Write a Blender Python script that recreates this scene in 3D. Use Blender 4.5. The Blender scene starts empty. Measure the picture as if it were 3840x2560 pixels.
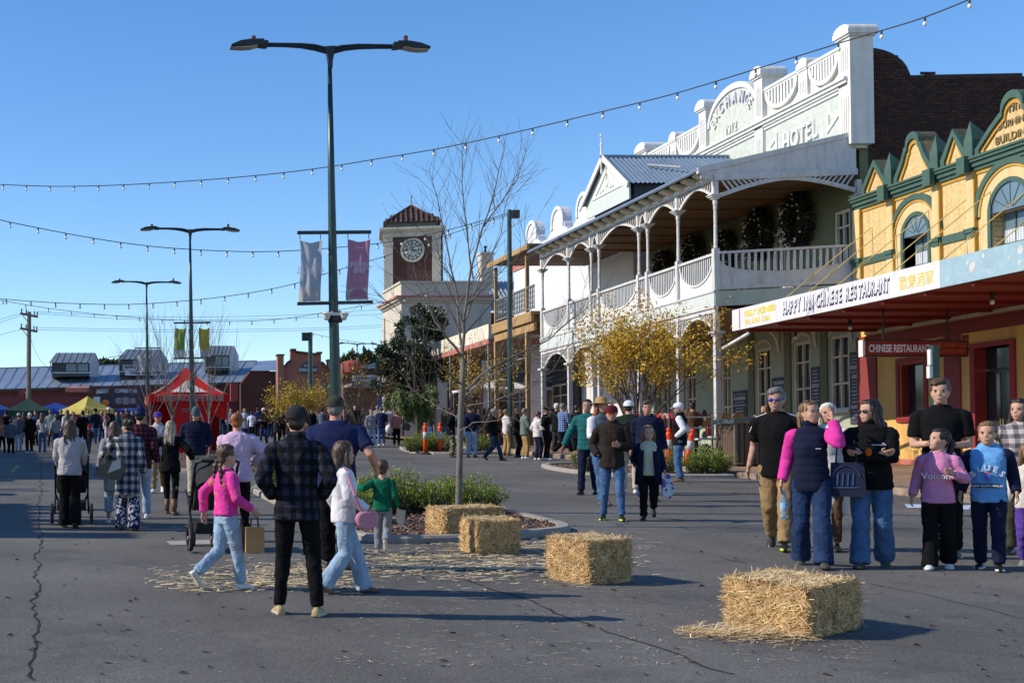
import bpy, bmesh, math, random
import numpy as np
from mathutils import Vector, Matrix, noise
random.seed(7)
R = math.radians
SC = bpy.context.scene
COL = SC.collection
# ---------------------------------------------------------------- camera, sky, sun, exposure
HC, SLOPE, TILT = 1.786, 0.04467, R(1.5)
cam = bpy.data.cameras.new('camera'); cam.sensor_width = 36; cam.lens = 45.918
cam.shift_x = 0.41497; cam.shift_y = 0.08818; cam.clip_start = 0.1; cam.clip_end = 3000
camo = bpy.data.objects.new('camera', cam); COL.objects.link(camo)
camo.location = (0, 0, HC); camo.rotation_euler = (math.pi/2+TILT, 0, 0); SC.camera = camo
SUN_EL, SUN_AZ = R(34), R(-85.5)
world = bpy.data.worlds.new('World'); SC.world = world; world.use_nodes = True
wn = world.node_tree.nodes; wl = world.node_tree.links; wn.clear()
sky = wn.new('ShaderNodeTexSky'); sky.sky_type = 'NISHITA'; sky.sun_disc = False
sky.sun_elevation = SUN_EL; sky.sun_rotation = SUN_AZ; sky.altitude = 400; sky.air_density = 1.0; sky.dust_density = 0.05; sky.ozone_density = 2.4
bg = wn.new('ShaderNodeBackground'); bg.inputs[1].default_value = 0.118
hsv = wn.new('ShaderNodeHueSaturation'); hsv.inputs['Saturation'].default_value = 1.26; hsv.inputs['Hue'].default_value = 0.506; wl.new(sky.outputs[0], hsv.inputs['Color'])
wo = wn.new('ShaderNodeOutputWorld'); wl.new(hsv.outputs[0], bg.inputs[0]); wl.new(bg.outputs[0], wo.inputs[0])
sl = bpy.data.lights.new('sun', 'SUN'); sl.energy = 3.4; sl.angle = R(0.5); sl.color = (1, 0.90, 0.76)
so = bpy.data.objects.new('sun', sl); COL.objects.link(so)
sd = Vector((math.sin(SUN_AZ)*math.cos(SUN_EL), math.cos(SUN_AZ)*math.cos(SUN_EL), math.sin(SUN_EL)))
so.rotation_euler = sd.to_track_quat('Z', 'Y').to_euler(); so.location = (-30, 0, 40)
SC.view_settings.view_transform = 'Standard'; SC.view_settings.look = 'None'
SC.view_settings.gamma = 1; SC.view_settings.exposure = 0.72
SC.render.engine = 'CYCLES'; SC.cycles.max_bounces = 5; SC.cycles.diffuse_bounces = 2; SC.cycles.transparent_max_bounces = 8

# ---------------------------------------------------------------- where things stand
FOC, PPX, PPY = 3000., 200., 991.4
CT, ST = math.cos(TILT), math.sin(TILT)
def ray(x, y):
    a = (x-PPX)/FOC; b = -(y-PPY)/FOC
    return a, CT-b*ST, ST+b*CT
def at(x, y, Y):
    r = ray(x, y); k = Y/r[1]; return Vector((r[0]*k, Y, HC+r[2]*k))
def gr(x, y, h=0.):
    r = ray(x, y); k = (HC-h)/(SLOPE*r[1]-r[2]); return Vector((r[0]*k, r[1]*k, HC+r[2]*k))
def gz(Y):                       # road height
    return SLOPE*min(Y, 75)+max(0, min(Y-75, 60))*SLOPE*.6

# ---------------------------------------------------------------- objects
WM = {}
def own(o, parent=None, M=None):
    M = M or Matrix()
    COL.objects.link(o)
    if parent is not None:
        o.parent = parent; o.matrix_basis = WM[parent.name].inverted() @ M
    else: o.matrix_basis = M
    WM[o.name] = M
    return o
def tag(o, label=None, cat=None, group=None, kind=None):
    if label: o['label'] = label
    if cat: o['category'] = cat
    if group: o['group'] = group
    if kind: o['kind'] = kind
    return o
def empty(name, loc, label=None, cat=None, group=None, rz=0., kind=None):
    o = bpy.data.objects.new(name, None); o.empty_display_size = .2
    own(o, None, Matrix.Translation(Vector(loc)) @ Matrix.Rotation(rz, 4, 'Z'))
    return tag(o, label, cat, group, kind)
def copy_tree(o, M, parent=None, mats=None):
    """copy a thing with its parts; M is the world matrix of the copy"""
    c = o.copy(); WMo = WM[o.name]
    own(c, parent, M)
    for ch in list(o.children):
        copy_tree(ch, M @ (WMo.inverted() @ WM[ch.name]), c)
    return c

class MB:
    def __init__(s): s.v = []; s.f = []; s.m = []
    def add(s, vs, fs, mi=0):
        b = len(s.v); s.v += [tuple(v) for v in vs]; s.f += [tuple(i+b for i in f) for f in fs]; s.m += [mi]*len(fs); return s
    def box(s, x0, x1, y0, y1, z0, z1, mi=0):
        return s.add([(x0,y0,z0),(x1,y0,z0),(x1,y1,z0),(x0,y1,z0),(x0,y0,z1),(x1,y0,z1),(x1,y1,z1),(x0,y1,z1)],
            [(3,2,1,0),(4,5,6,7),(0,1,5,4),(1,2,6,5),(2,3,7,6),(3,0,4,7)], mi)
    def beam(s, p0, p1, w, d, n=(0,1,0), mi=0):
        """rectangular bar p0->p1, size d along n (roughly), w across"""
        p0, p1, n = Vector(p0), Vector(p1), Vector(n); t = (p1-p0).normalized()
        x = t.cross(n)
        if x.length < 1e-4: x = t.cross(Vector((1,0,0.01)))
        x.normalize(); y = x.cross(t).normalized(); vs = []
        for p in (p0, p1):
            for a, b in ((-1,-1),(1,-1),(1,1),(-1,1)): vs.append(p+x*a*w/2+y*b*d/2)
        return s.add(vs, [(0,3,2,1),(4,5,6,7),(0,1,5,4),(1,2,6,5),(2,3,7,6),(3,0,4,7)], mi)
    def tube(s, pts, r, n=8, mi=0, caps=True):
        pts = [Vector(p) for p in pts]; rs = r if isinstance(r, (list, tuple)) else [r]*len(pts)
        b = len(s.v); prev = None; L = len(pts)
        for i, p in enumerate(pts):
            t = (pts[min(i+1, L-1)]-pts[max(i-1, 0)]).normalized()
            if prev is None:
                a = Vector((0,0,1)) if abs(t.z) < .9 else Vector((1,0,0)); x = t.cross(a).normalized()
            else: x = (prev-t*prev.dot(t)).normalized()
            prev = x; y = t.cross(x)
            for k in range(n):
                q = 2*math.pi*k/n; s.v.append(tuple(p+(x*math.cos(q)+y*math.sin(q))*rs[i]))
        for i in range(L-1):
            for k in range(n):
                k2 = (k+1) % n; s.f.append((b+i*n+k, b+i*n+k2, b+(i+1)*n+k2, b+(i+1)*n+k)); s.m.append(mi)
        if caps:
            s.f.append(tuple(b+k for k in reversed(range(n)))); s.m.append(mi)
            s.f.append(tuple(b+(L-1)*n+k for k in range(n))); s.m.append(mi)
        return s
    def rings(s, rings, mi=0, caps=True):
        b = len(s.v); n = len(rings[0])
        for r in rings: s.v += [tuple(p) for p in r]
        for i in range(len(rings)-1):
            for k in range(n):
                k2 = (k+1) % n; s.f.append((b+i*n+k, b+i*n+k2, b+(i+1)*n+k2, b+(i+1)*n+k)); s.m.append(mi)
        if caps:
            s.f.append(tuple(b+k for k in reversed(range(n)))); s.m.append(mi)
            e = b+(len(rings)-1)*n; s.f.append(tuple(e+k for k in range(n))); s.m.append(mi)
        return s
    def lathe(s, c, prof, n=12, mi=0):
        c = Vector(c)
        return s.rings([[(c.x+r*math.cos(2*math.pi*k/n), c.y+r*math.sin(2*math.pi*k/n), c.z+z) for k in range(n)] for r, z in prof], mi)
    def prism(s, poly, ext, mi=0):
        """poly: 3d points of a planar outline; ext: extrusion vector"""
        ext = Vector(ext); n = len(poly); poly = [Vector(p) for p in poly]
        nm = Vector((0,0,0))
        for i in range(n): nm += poly[i].cross(poly[(i+1) % n])
        if nm.dot(ext) < 0: poly = poly[::-1]
        b = len(s.v); s.v += [tuple(p) for p in poly]+[tuple(p+ext) for p in poly]
        s.f.append(tuple(b+k for k in reversed(range(n)))); s.f.append(tuple(b+n+k for k in range(n))); s.m += [mi, mi]
        for k in range(n):
            k2 = (k+1) % n; s.f.append((b+k, b+k2, b+n+k2, b+n+k)); s.m.append(mi)
        return s
    def strip(s, A, B, ext, mi=0):
        """band between polylines A and B, extruded by ext (arches, scallops)"""
        ext = Vector(ext); n = len(A)
        for i in range(n-1): s.prism([A[i], A[i+1], B[i+1], B[i]], ext, mi)
        return s
    def ell(s, c, r, nu=12, nv=8, mi=0):
        c = Vector(c); rg = []
        for j in range(nv+1):
            q = -math.pi/2+math.pi*j/nv; q = max(-1.52, min(1.52, q))
            rg.append([(c.x+r[0]*math.cos(q)*math.cos(2*math.pi*k/nu), c.y+r[1]*math.cos(q)*math.sin(2*math.pi*k/nu), c.z+r[2]*math.sin(q)) for k in range(nu)])
        return s.rings(rg, mi)
    def mesh(s, name, mats, smooth=False, off=(0,0,0)):
        me = bpy.data.meshes.new(name)
        v = np.array(s.v, dtype=float).reshape(-1, 3)-np.array(off)
        me.from_pydata(v.tolist(), [], s.f)
        for m in (mats if isinstance(mats, (list, tuple)) else [mats]): me.materials.append(m)
        if any(s.m): me.polygons.foreach_set('material_index', s.m)
        if smooth: me.polygons.foreach_set('use_smooth', [True]*len(s.f))
        me.update(); return me
    def build(s, name, mats, parent=None, label=None, cat=None, group=None, kind=None, smooth=False, org=None):
        v = np.array(s.v, dtype=float).reshape(-1, 3); lo, hi = v.min(0), v.max(0)
        o = org if org is not None else ((lo[0]+hi[0])/2, (lo[1]+hi[1])/2, lo[2])
        ob = bpy.data.objects.new(name, s.mesh(name, mats, smooth, o))
        own(ob, parent, Matrix.Translation(Vector(o)))
        return tag(ob, label, cat, group, kind)
UB = {}
def unit(mat, shape='box'):
    k = (mat.name, shape)
    if k not in UB:
        b = MB()
        if shape == 'box': b.box(-.5,.5,-.5,.5,-.5,.5)
        else: b.lathe((0,0,-.5), [(.5,0),(.5,1)], 8)
        UB[k] = b.mesh(shape+'_'+mat.name, mat)
    return UB[k]
def bar(name, p0, p1, w, d, mat, parent, n=(1,0,0), shape='box', label=None, cat=None, group=None, kind=None):
    """straight member sharing one mesh per material: d along n, w across"""
    p0, p1, n = Vector(p0), Vector(p1), Vector(n); t = (p1-p0); L = t.length; t = t/L
    x = t.cross(n)
    if x.length < 1e-4: x = t.cross(Vector((0,1,.01)))
    x.normalize(); y = t.cross(x)*-1
    y = x.cross(t)*-1
    M = Matrix(((x.x*w, y.x*d, t.x*L, 0), (x.y*w, y.y*d, t.y*L, 0), (x.z*w, y.z*d, t.z*L, 0), (0,0,0,1)))
    M.translation = (p0+p1)/2
    o = bpy.data.objects.new(name, unit(mat, shape)); own(o, parent, M)
    return tag(o, label, cat, group, kind)
def bx(name, x0, x1, y0, y1, z0, z1, mat, parent=None, **k):
    o = bpy.data.objects.new(name, unit(mat)); M = Matrix.Diagonal((x1-x0, y1-y0, z1-z0, 1)); M.translation = ((x0+x1)/2, (y0+y1)/2, (z0+z1)/2)
    own(o, parent, M); return tag(o, **k)
def text(name, s, M, size, mat, parent, ext=.01, align='LEFT', shear=0, sx=1., offset=0., space=1.):
    c = bpy.data.curves.new(name, 'FONT'); c.body = s; c.size = size; c.extrude = ext; c.align_x = align; c.shear = shear; c.offset = offset
    c.space_character = space; c.resolution_u = 3
    c.materials.append(mat); o = bpy.data.objects.new(name, c); own(o, parent, M @ Matrix.Diagonal((sx, 1, 1, 1))); return o
def face_negX(p):   # text frame: reads along -Y... seen from -X; right is -Y? (viewer looks +X, right hand is -Y)
    return Matrix(((0,0,-1,p[0]),(-1,0,0,p[1]),(0,1,0,p[2]),(0,0,0,1)))
def face_negY(p):   # seen from the camera side
    return Matrix(((1,0,0,p[0]),(0,0,-1,p[1]),(0,1,0,p[2]),(0,0,0,1)))

# ---------------------------------------------------------------- materials
MATS = {}
def mat(name, col, rough=.75, var=.15, sc=3., bump=0., bsc=40., metal=0., spec=.4, dirt=None, dsc=1.2, damt=.5, coord='pos', stretch=(1,1,1), sheen=0., streak=0):
    if name in MATS: return MATS[name]
    m = bpy.data.materials.new(name); m.use_nodes = True; nt = m.node_tree; N = nt.nodes; L = nt.links
    p = N['Principled BSDF']; p.inputs['Roughness'].default_value = rough; p.inputs['Metallic'].default_value = metal
    p.inputs['Specular IOR Level'].default_value = spec
    if sheen: p.inputs['Sheen Weight'].default_value = sheen
    if coord == 'pos': src = N.new('ShaderNodeNewGeometry').outputs['Position']
    else: src = N.new('ShaderNodeTexCoord').outputs['Object']
    if stretch != (1,1,1):
        mp = N.new('ShaderNodeMapping'); mp.inputs['Scale'].default_value = stretch; L.new(src, mp.inputs[0]); src = mp.outputs[0]
    c = (*col, 1)
    nz = N.new('ShaderNodeTexNoise'); nz.inputs['Scale'].default_value = sc; nz.inputs['Detail'].default_value = 5; L.new(src, nz.inputs['Vector'])
    mr = N.new('ShaderNodeMapRange'); mr.inputs[1].default_value = .3; mr.inputs[2].default_value = .7; mr.inputs[3].default_value = 1-var; mr.inputs[4].default_value = 1+var
    L.new(nz.outputs[0], mr.inputs[0])
    mx = N.new('ShaderNodeMix'); mx.data_type = 'RGBA'; mx.blend_type = 'MULTIPLY'; mx.inputs[0].default_value = 1
    mx.inputs[6].default_value = c; L.new(mr.outputs[0], mx.inputs[7]); out = mx.outputs[2]
    if dirt:
        n2 = N.new('ShaderNodeTexNoise'); n2.inputs['Scale'].default_value = dsc; n2.inputs['Detail'].default_value = 8; n2.inputs['Roughness'].default_value = .65; L.new(src, n2.inputs['Vector'])
        if streak:
            m3 = N.new('ShaderNodeMapping'); m3.inputs['Scale'].default_value = (3, 3, streak); L.new(src, m3.inputs[0]); L.new(m3.outputs[0], n2.inputs['Vector'])
        r2 = N.new('ShaderNodeMapRange'); r2.inputs[1].default_value = .5; r2.inputs[2].default_value = .72; r2.inputs[4].default_value = damt; L.new(n2.outputs[0], r2.inputs[0])
        m2 = N.new('ShaderNodeMix'); m2.data_type = 'RGBA'; L.new(r2.outputs[0], m2.inputs[0]); L.new(out, m2.inputs[6]); m2.inputs[7].default_value = (*dirt, 1); out = m2.outputs[2]
    L.new(out, p.inputs['Base Color'])
    if bump:
        nb = N.new('ShaderNodeTexNoise'); nb.inputs['Scale'].default_value = bsc; nb.inputs['Detail'].default_value = 4; L.new(src, nb.inputs['Vector'])
        b = N.new('ShaderNodeBump'); b.inputs['Strength'].default_value = bump; b.inputs['Distance'].default_value = .02; L.new(nb.outputs[0], b.inputs['Height']); L.new(b.outputs[0], p.inputs['Normal'])
    MATS[name] = m; return m
def glass(name, col=(.02,.025,.03), rough=.08):
    m = mat(name, col, rough, .3, .8, spec=.6); return m
# ================================================================ GROUND
def asphalt():
    m = bpy.data.materials.new('asphalt'); m.use_nodes = True; nt = m.node_tree; N = nt.nodes; L = nt.links; p = N['Principled BSDF']
    p.inputs['Roughness'].default_value = .82; p.inputs['Specular IOR Level'].default_value = .35
    g = N.new('ShaderNodeNewGeometry')
    def noise_(sc, det, vec=None, rough=.5):
        n = N.new('ShaderNodeTexNoise'); n.inputs['Scale'].default_value = sc; n.inputs['Detail'].default_value = det; n.inputs['Roughness'].default_value = rough
        L.new(vec or g.outputs['Position'], n.inputs['Vector']); return n.outputs[0]
    def mr(s, a, b, c, d):
        r = N.new('ShaderNodeMapRange'); r.inputs[1].default_value = a; r.inputs[2].default_value = b; r.inputs[3].default_value = c; r.inputs[4].default_value = d; L.new(s, r.inputs[0]); return r.outputs[0]
    def mul(a, b):
        x = N.new('ShaderNodeMath'); x.operation = 'MULTIPLY'; L.new(a, x.inputs[0]); L.new(b, x.inputs[1]); return x.outputs[0]
    mp = N.new('ShaderNodeMapping'); mp.inputs['Scale'].default_value = (1.6, .12, 1); L.new(g.outputs['Position'], mp.inputs[0])
    big = mr(noise_(.35, 6, None, .6), .3, .7, .74, 1.22); lane = mr(noise_(.8, 4, mp.outputs[0]), .3, .7, .9, 1.1)
    fine = mr(noise_(38, 4), .3, .7, .72, 1.28); sp = mr(noise_(120, 2), .35, .75, .6, 1.6)
    v = N.new('ShaderNodeTexVoronoi'); v.inputs['Scale'].default_value = 5; L.new(g.outputs['Position'], v.inputs['Vector'])
    spot = mr(v.outputs['Distance'], .035, .06, .55, 1)
    f = mul(mul(mul(mul(big, lane), mul(fine, sp)), spot), mul(mr(noise_(1.1, 3, None, .6), .56, .64, 1, .8), mr(noise_(.55, 2), .6, .68, 1, 1.15)))
    mx = N.new('ShaderNodeMix'); mx.data_type = 'RGBA'; mx.blend_type = 'MULTIPLY'; mx.inputs[0].default_value = 1; mx.inputs[6].default_value = (.106, .101, .091, 1)
    L.new(f, mx.inputs[7]); L.new(mx.outputs[2], p.inputs['Base Color'])
    b = N.new('ShaderNodeBump'); b.inputs['Strength'].default_value = .5; b.inputs['Distance'].default_value = .012; L.new(noise_(110, 3), b.inputs['Height']); L.new(b.outputs[0], p.inputs['Normal'])
    return m
ASPH = asphalt()
earth = mat('dry_earth', (.16,.13,.09), .9, .3, .6, bump=.3)
YS = [-25, 0, 20, 40, 60, 75, 100, 135, 400, 1600]
def sheet(name, x0, x1, ys, h, m, kind='structure', parent=None):
    b = MB()
    for i in range(len(ys)-1):
        a, c = ys[i], ys[i+1]
        b.add([(x0,a,gz(a)+h),(x1,a,gz(a)+h),(x1,c,gz(c)+h),(x0,c,gz(c)+h)], [(0,1,2,3)])
    return b.build(name, m, parent, kind=kind)
sheet('ground', -700, 700, YS, -.02, earth)
road = sheet('road', -14, 16.62, [-25, 0, 20, 40, 60, 75, 100, 109], 0, ASPH)
# cracks and joints in the asphalt: thin jagged strips of dark filler
crackm = mat('crack_dark', (.016,.015,.015), .95, .4, 6)
def crack(pts, w):
    b = MB(); P = [gr(*p) for p in pts]; Q = []
    for i in range(len(P)-1):
        n = max(3, int((P[i+1]-P[i]).length/.09))
        for k in range(n): Q.append(P[i].lerp(P[i+1], k/n))
    Q.append(P[-1]); t0 = (P[-1]-P[0]).normalized(); nrm = Vector((t0.y, -t0.x, 0)); A = []; B = []
    for q in Q:
        j = noise.noise(q*4)*.05+noise.noise(q*1.1)*.09; ww = w*(.35+.9*abs(noise.noise(q*9+Vector((3,1,0)))))
        c = q+nrm*j; A.append((c+nrm*ww).to_tuple()); B.append((c-nrm*ww).to_tuple())
    for i in range(len(A)-1):
        vs = [Vector(A[i]), Vector(B[i]), Vector(B[i+1]), Vector(A[i+1])]
        b.add([(v.x, v.y, gz(v.y)+.005) for v in vs], [(0,1,2,3)])
    b.build('crack', crackm, road)
crack([(97,1050),(93,1120),(88,1230),(86,1330),(80,1450),(74,1562)], .016)
crack([(1021,1312),(1147,1359),(1237,1388),(1349,1431),(1452,1471),(1595,1516),(1700,1548)], .02)
crack([(1500,1247),(1600,1268),(1707,1294)], .008); crack([(1998,1341),(2150,1371),(2352,1420)], .012)
crack([(0,1073),(300,1070)], .012); crack([(0,1130),(210,1137)], .01); crack([(0,1226),(120,1230),(330,1228)], .006)
crack([(1080,1087),(1500,1095)], .012); crack([(930,1168),(1380,1120)], .006); crack([(240,1290),(560,1330)], .006)
crack([(1700,1130),(2352,1200)], .01); crack([(1600,1200),(2352,1235)], .006); crack([(1900,1470),(2352,1505)], .006)
def mark(pts, w, m, name='road_marking', h=.004):
    b = MB()
    for i in range(len(pts)-1):
        p, q = gr(*pts[i]), gr(*pts[i+1]); t = (q-p).normalized(); n = Vector((t.y, -t.x, 0))*w/2
        vs = [p+n, p-n, q-n, q+n]; b.add([(v.x, v.y, gz(v.y)+h) for v in vs], [(3,2,1,0)])
    return b.build(name, m, road)
yellowp = mat('worn_yellow_paint', (.42,.27,.05), .8, .35, 9, dirt=(.10,.095,.09), dsc=14, damt=.85)
mark([(2065,1172),(2340,1193)], .06, yellowp); mark([(1850,1150),(2352,1166)], .06, yellowp); mark([(2000,1143),(2352,1153)], .05, yellowp)
mark([(0,1086),(28,1084)], .09, yellowp); mark([(27,1085),(41,1068)], .09, yellowp); mark([(1640,1128),(1720,1132)], .05, yellowp)
chalk = mat('pale_blue_chalk', (.42,.48,.62), .95, .3, 12, dirt=(.11,.11,.11), dsc=9, damt=.9)
for x0, x1, y0, y1 in ((2078,2120,1158,1166),(2165,2230,1160,1170),(2225,2300,1165,1175),(1790,1830,1139,1145)):
    b = MB(); P = [gr(x0,y0),gr(x1,y0),gr(x1+8,y1),gr(x0+6,y1)]; b.add([(p.x,p.y,gz(p.y)+.005) for p in P], [(0,3,2,1)]); b.build('chalk_drawing', chalk, road)
# pale concrete patch beside the pram, dropped leaves
b = MB(); P = [gr(382,1243),gr(590,1236),gr(590,1246),gr(392,1252)]; b.add([(p.x,p.y,gz(p.y)+.006) for p in P], [(0,3,2,1)]); b.build('road_patch', mat('pale_patch', (.3,.29,.27), .9, .2, 8), road)
leafm = mat('dead_leaf', (.05,.032,.018), .9, .4, 20)
b = MB()
for i in range(420):
    p = gr(random.uniform(-60, 2352), 1040+520*random.random()**1.3); r = random.uniform(.012, .04); q = random.random()*6.3; z = gz(p.y)+.006; t = random.uniform(.004, .02)
    b.add([(p.x+r*math.cos(q), p.y+r*math.sin(q), z), (p.x-r*.5*math.sin(q), p.y+r*.5*math.cos(q), z+t), (p.x-r*math.cos(q), p.y-r*math.sin(q), z), (p.x+r*.5*math.sin(q), p.y-r*.5*math.cos(q), z+t*.6)], [(0,1,2,3)])
b.build('fallen_leaves', leafm, kind='stuff', label='scattered dry brown leaves on the asphalt')
b = MB()
for i in range(260):
    p = gr(random.uniform(0, 2352), 1050+510*random.random()); r = random.uniform(.006, .016); q = random.random()*6.3; z = gz(p.y)+.006
    b.add([(p.x+r*math.cos(q+k*1.57)*(1 if k % 2 else .5), p.y+r*math.sin(q+k*1.57)*(1 if k % 2 else .5), z) for k in range(4)], [(0,1,2,3)])
b.build('paper_litter', mat('pale_litter', (.6,.58,.5), .9), kind='stuff', label='tiny pale specks of litter on the road')
# right-hand footpath with rough stone kerb
pave = mat('ochre_paving', (.27,.17,.105), .85, .25, 1.5, bump=.25, bsc=25, dirt=(.12,.075,.05), dsc=1.1, damt=.8)
KX = 16.62
ys = [8, 20, 40, 60, 75, 100, 109]
foot = sheet('footpath', KX+.3, 60, ys, .15, pave)
b = MB()
kerbst = [mat('kerb_stone_%d' % i, c, .9, .3, 5, bump=.6, bsc=14, dirt=(.10,.07,.05), dsc=4, damt=.8) for i, c in enumerate([(.26,.19,.14),(.21,.165,.13),(.31,.22,.15)])]
y = 9.
while y < 62:
    L_ = random.uniform(.42, .85); m_ = random.choice(kerbst); j = random.uniform(-.02, .02); t = random.uniform(-.012, .012)
    b = MB(); z0 = gz(y)-.05; z1 = gz(y+L_)-.05; hh = .2+t; g = .012
    x0, x1 = KX+j, KX+.32
    vs = [(x0,y+g,z0),(x1,y+g,z0),(x1,y+L_-g,z1),(x0,y+L_-g,z1)]
    c = .025; vs += [(x0+.004,y+g+.01,z0+hh-c),(x1,y+g+.01,z0+hh-c),(x1,y+L_-g-.01,z1+hh-c),(x0+.004,y+L_-g-.01,z1+hh-c)]
    vs += [(x0+c,y+g+c,z0+hh),(x1,y+g+c,z0+hh),(x1,y+L_-g-c,z1+hh),(x0+c,y+L_-g-c,z1+hh)]
    vs = [(vx+random.uniform(-.006,.006), vy, vz+random.uniform(-.006,.006)) for vx, vy, vz in vs]
    fs = []
    for k in range(2):
        for q in range(4): fs.append((k*4+q, k*4+(q+1) % 4, k*4+4+(q+1) % 4, k*4+4+q))
    fs.append((8,9,10,11)); b.add(vs, fs); b.build('kerb_stone', m_, foot); y += L_
# left-hand footpath out of frame
conc = mat('kerb_concrete', (.29,.265,.23), .85, .18, 2.5, bump=.2, bsc=40, dirt=(.18,.165,.15), dsc=2.5, damt=.7)
sheet('footpath', -40, -9.2, ys, .15, conc)
# ---------------------------------------------------------------- medians: kerb ring, mulch bed, shrubs
mulch = mat('mulch_soil', (.09,.058,.042), .95, .4, 20, bump=.8, bsc=50)
chipm = [mat('bark_chip_%d' % i, c, .9, .3, 30) for i, c in enumerate([(.16,.095,.065),(.28,.19,.14),(.09,.055,.04)])]
def smooth_poly(P, n=3):
    for _ in range(n):
        Q = []
        for i in range(len(P)):
            a, c = P[i], P[(i+1) % len(P)]; Q += [a.lerp(c, .25), a.lerp(c, .75)]
        P = Q
    return P
def inset(P, d):
    n = len(P); out = []; ar = sum(P[i].x*P[(i+1) % n].y-P[(i+1) % n].x*P[i].y for i in range(n)); sg = 1 if ar > 0 else -1
    for i in range(n):
        t = (P[(i+1) % n]-P[i-1]).normalized(); out.append(P[i]+Vector((-t.y, t.x, 0))*d*sg)
    return out
def inside(P, x, y):
    c = False; n = len(P)
    for i in range(n):
        a, d = P[i], P[i-1]
        if (a.y > y) != (d.y > y) and x < (d.x-a.x)*(y-a.y)/(d.y-a.y)+a.x: c = not c
    return c
def median(P, label, w=.2, h=.10, chips=2500, sm=2):
    P = smooth_poly([Vector((p[0], p[1], 0)) for p in P], sm); I = inset(P, w); C = inset(P, .03); n = len(P)
    root = empty('traffic_island', (sum(p.x for p in P)/n, sum(p.y for p in P)/n, gz(P[0].y)), kind='structure'); root['label'] = label
    b = MB()
    def lv(Q, dz): return [(q.x, q.y, gz(q.y)+dz) for q in Q]
    b.v = lv(P, -.02)+lv(P, h-.03)+lv(C, h)+lv(I, h)+lv(I, -.02)
    for k in range(4):
        for i in range(n): b.f.append((k*n+i, k*n+(i+1) % n, (k+1)*n+(i+1) % n, (k+1)*n+i)); b.m.append(0)
    b.build('kerb', conc, root)
    m = MB(); m.v = lv(I, h-.05); m.f = [tuple(range(n))]; m.m = [0]; m.build('mulch_bed', mulch, root)
    if chips:
        c = MB(); xs = [p.x for p in I]; yy = [p.y for p in I]; k = 0
        while k < chips:
            x, y_ = random.uniform(min(xs), max(xs)), random.uniform(min(yy), max(yy))
            if not inside(I, x, y_): continue
            k += 1; r = random.uniform(.010, .034); q = random.random()*6.3; z = gz(y_)+h-.05+random.uniform(.002, .03); tl = random.uniform(-.02, .02); dx, dy = math.cos(q)*r, math.sin(q)*r; w_ = random.uniform(.25, .5)
            c.add([(x-dx-dy*w_, y_-dy+dx*w_, z-tl), (x+dx-dy*w_, y_+dy+dx*w_, z+tl), (x+dx+dy*w_, y_+dy-dx*w_, z+tl+.012), (x-dx+dy*w_, y_-dy-dx*w_, z-tl+.012)], [(0,1,2,3)], random.choice((0,0,1,1,2)))
        c.build('bark_mulch', chipm, root, kind='stuff')
    return root, I
MED = []
MED.append(median([(3.48,30),(3.45,24),(3.5,19.5),(3.55,17.3),(4.6,17.1),(6.7,18.3),(7.1,19.1),(7.1,20.5),(7.1,24),(7.0,30)], 'kerbed median bed with mulch and shrubs under the lamp post', w=.17, chips=9000, sm=2))
MED.append(median([(2.2,41),(2.2,36.5),(2.9,35.8),(4.8,35.8),(5.6,36.8),(5.6,52),(2.2,52)], 'kerbed median bed further up the street', chips=900))
a_, b_, c_ = gr(917,1032), gr(959,1045), gr(1166,1043)
MED.append(median([(a_.x,a_.y),(b_.x,b_.y),(c_.x,c_.y),(c_.x+.2,c_.y+8),(a_.x+.5,a_.y+2)], 'kerbed planting bed behind the two orange bollards', chips=600))
MED.append(median([(13.2,37.6),(13.2,34.4),(13.8,33.4),(16.4,33.0),(16.5,33.4),(16.5,40.5),(14,40.5)], 'kerbed planting bed around the yellow tree', chips=900))
# ================================================================ PLANTS
def leafmat(name, col, var=.35, rough=.45, sc=6., spec=.5, trans=0.):
    m = mat(name, col, rough, var, sc, spec=spec)
    if trans:
        p = m.node_tree.nodes['Principled BSDF']; N = m.node_tree.nodes; L = m.node_tree.links
        t = N.new('ShaderNodeBsdfTranslucent'); ms = N.new('ShaderNodeMixShader'); ms.inputs[0].default_value = trans
        src = p.inputs['Base Color'].links[0].from_socket; L.new(src, t.inputs[0])
        L.new(p.outputs[0], ms.inputs[1]); L.new(t.outputs[0], ms.inputs[2]); L.new(ms.outputs[0], N['Material Output'].inputs[0])
    return m
def leaf(b, p, d, s, mi=0, w=.5):
    """a folded leaf of 2 quads' worth: 4 verts diamond with crease"""
    d = d.normalized(); x = d.cross(Vector((random.uniform(-1,1), random.uniform(-1,1), random.uniform(-1,1))))
    if x.length < 1e-3: return
    x.normalize(); x *= s*w*.5
    u = x.cross(d)*.25
    b.add([p, p+d*s*.5+x+u, p+d*s, p+d*s*.5-x+u], [(0,1,2),(0,2,3)], mi)
def rnd():
    return Vector((random.gauss(0,1), random.gauss(0,1), random.gauss(0,1))).normalized()
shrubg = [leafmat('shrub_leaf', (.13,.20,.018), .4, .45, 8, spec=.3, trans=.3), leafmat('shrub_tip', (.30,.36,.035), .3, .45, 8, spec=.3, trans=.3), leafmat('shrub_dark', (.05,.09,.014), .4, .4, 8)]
twigm = mat('twig', (.12,.09,.07), .9)
SH = []
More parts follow.
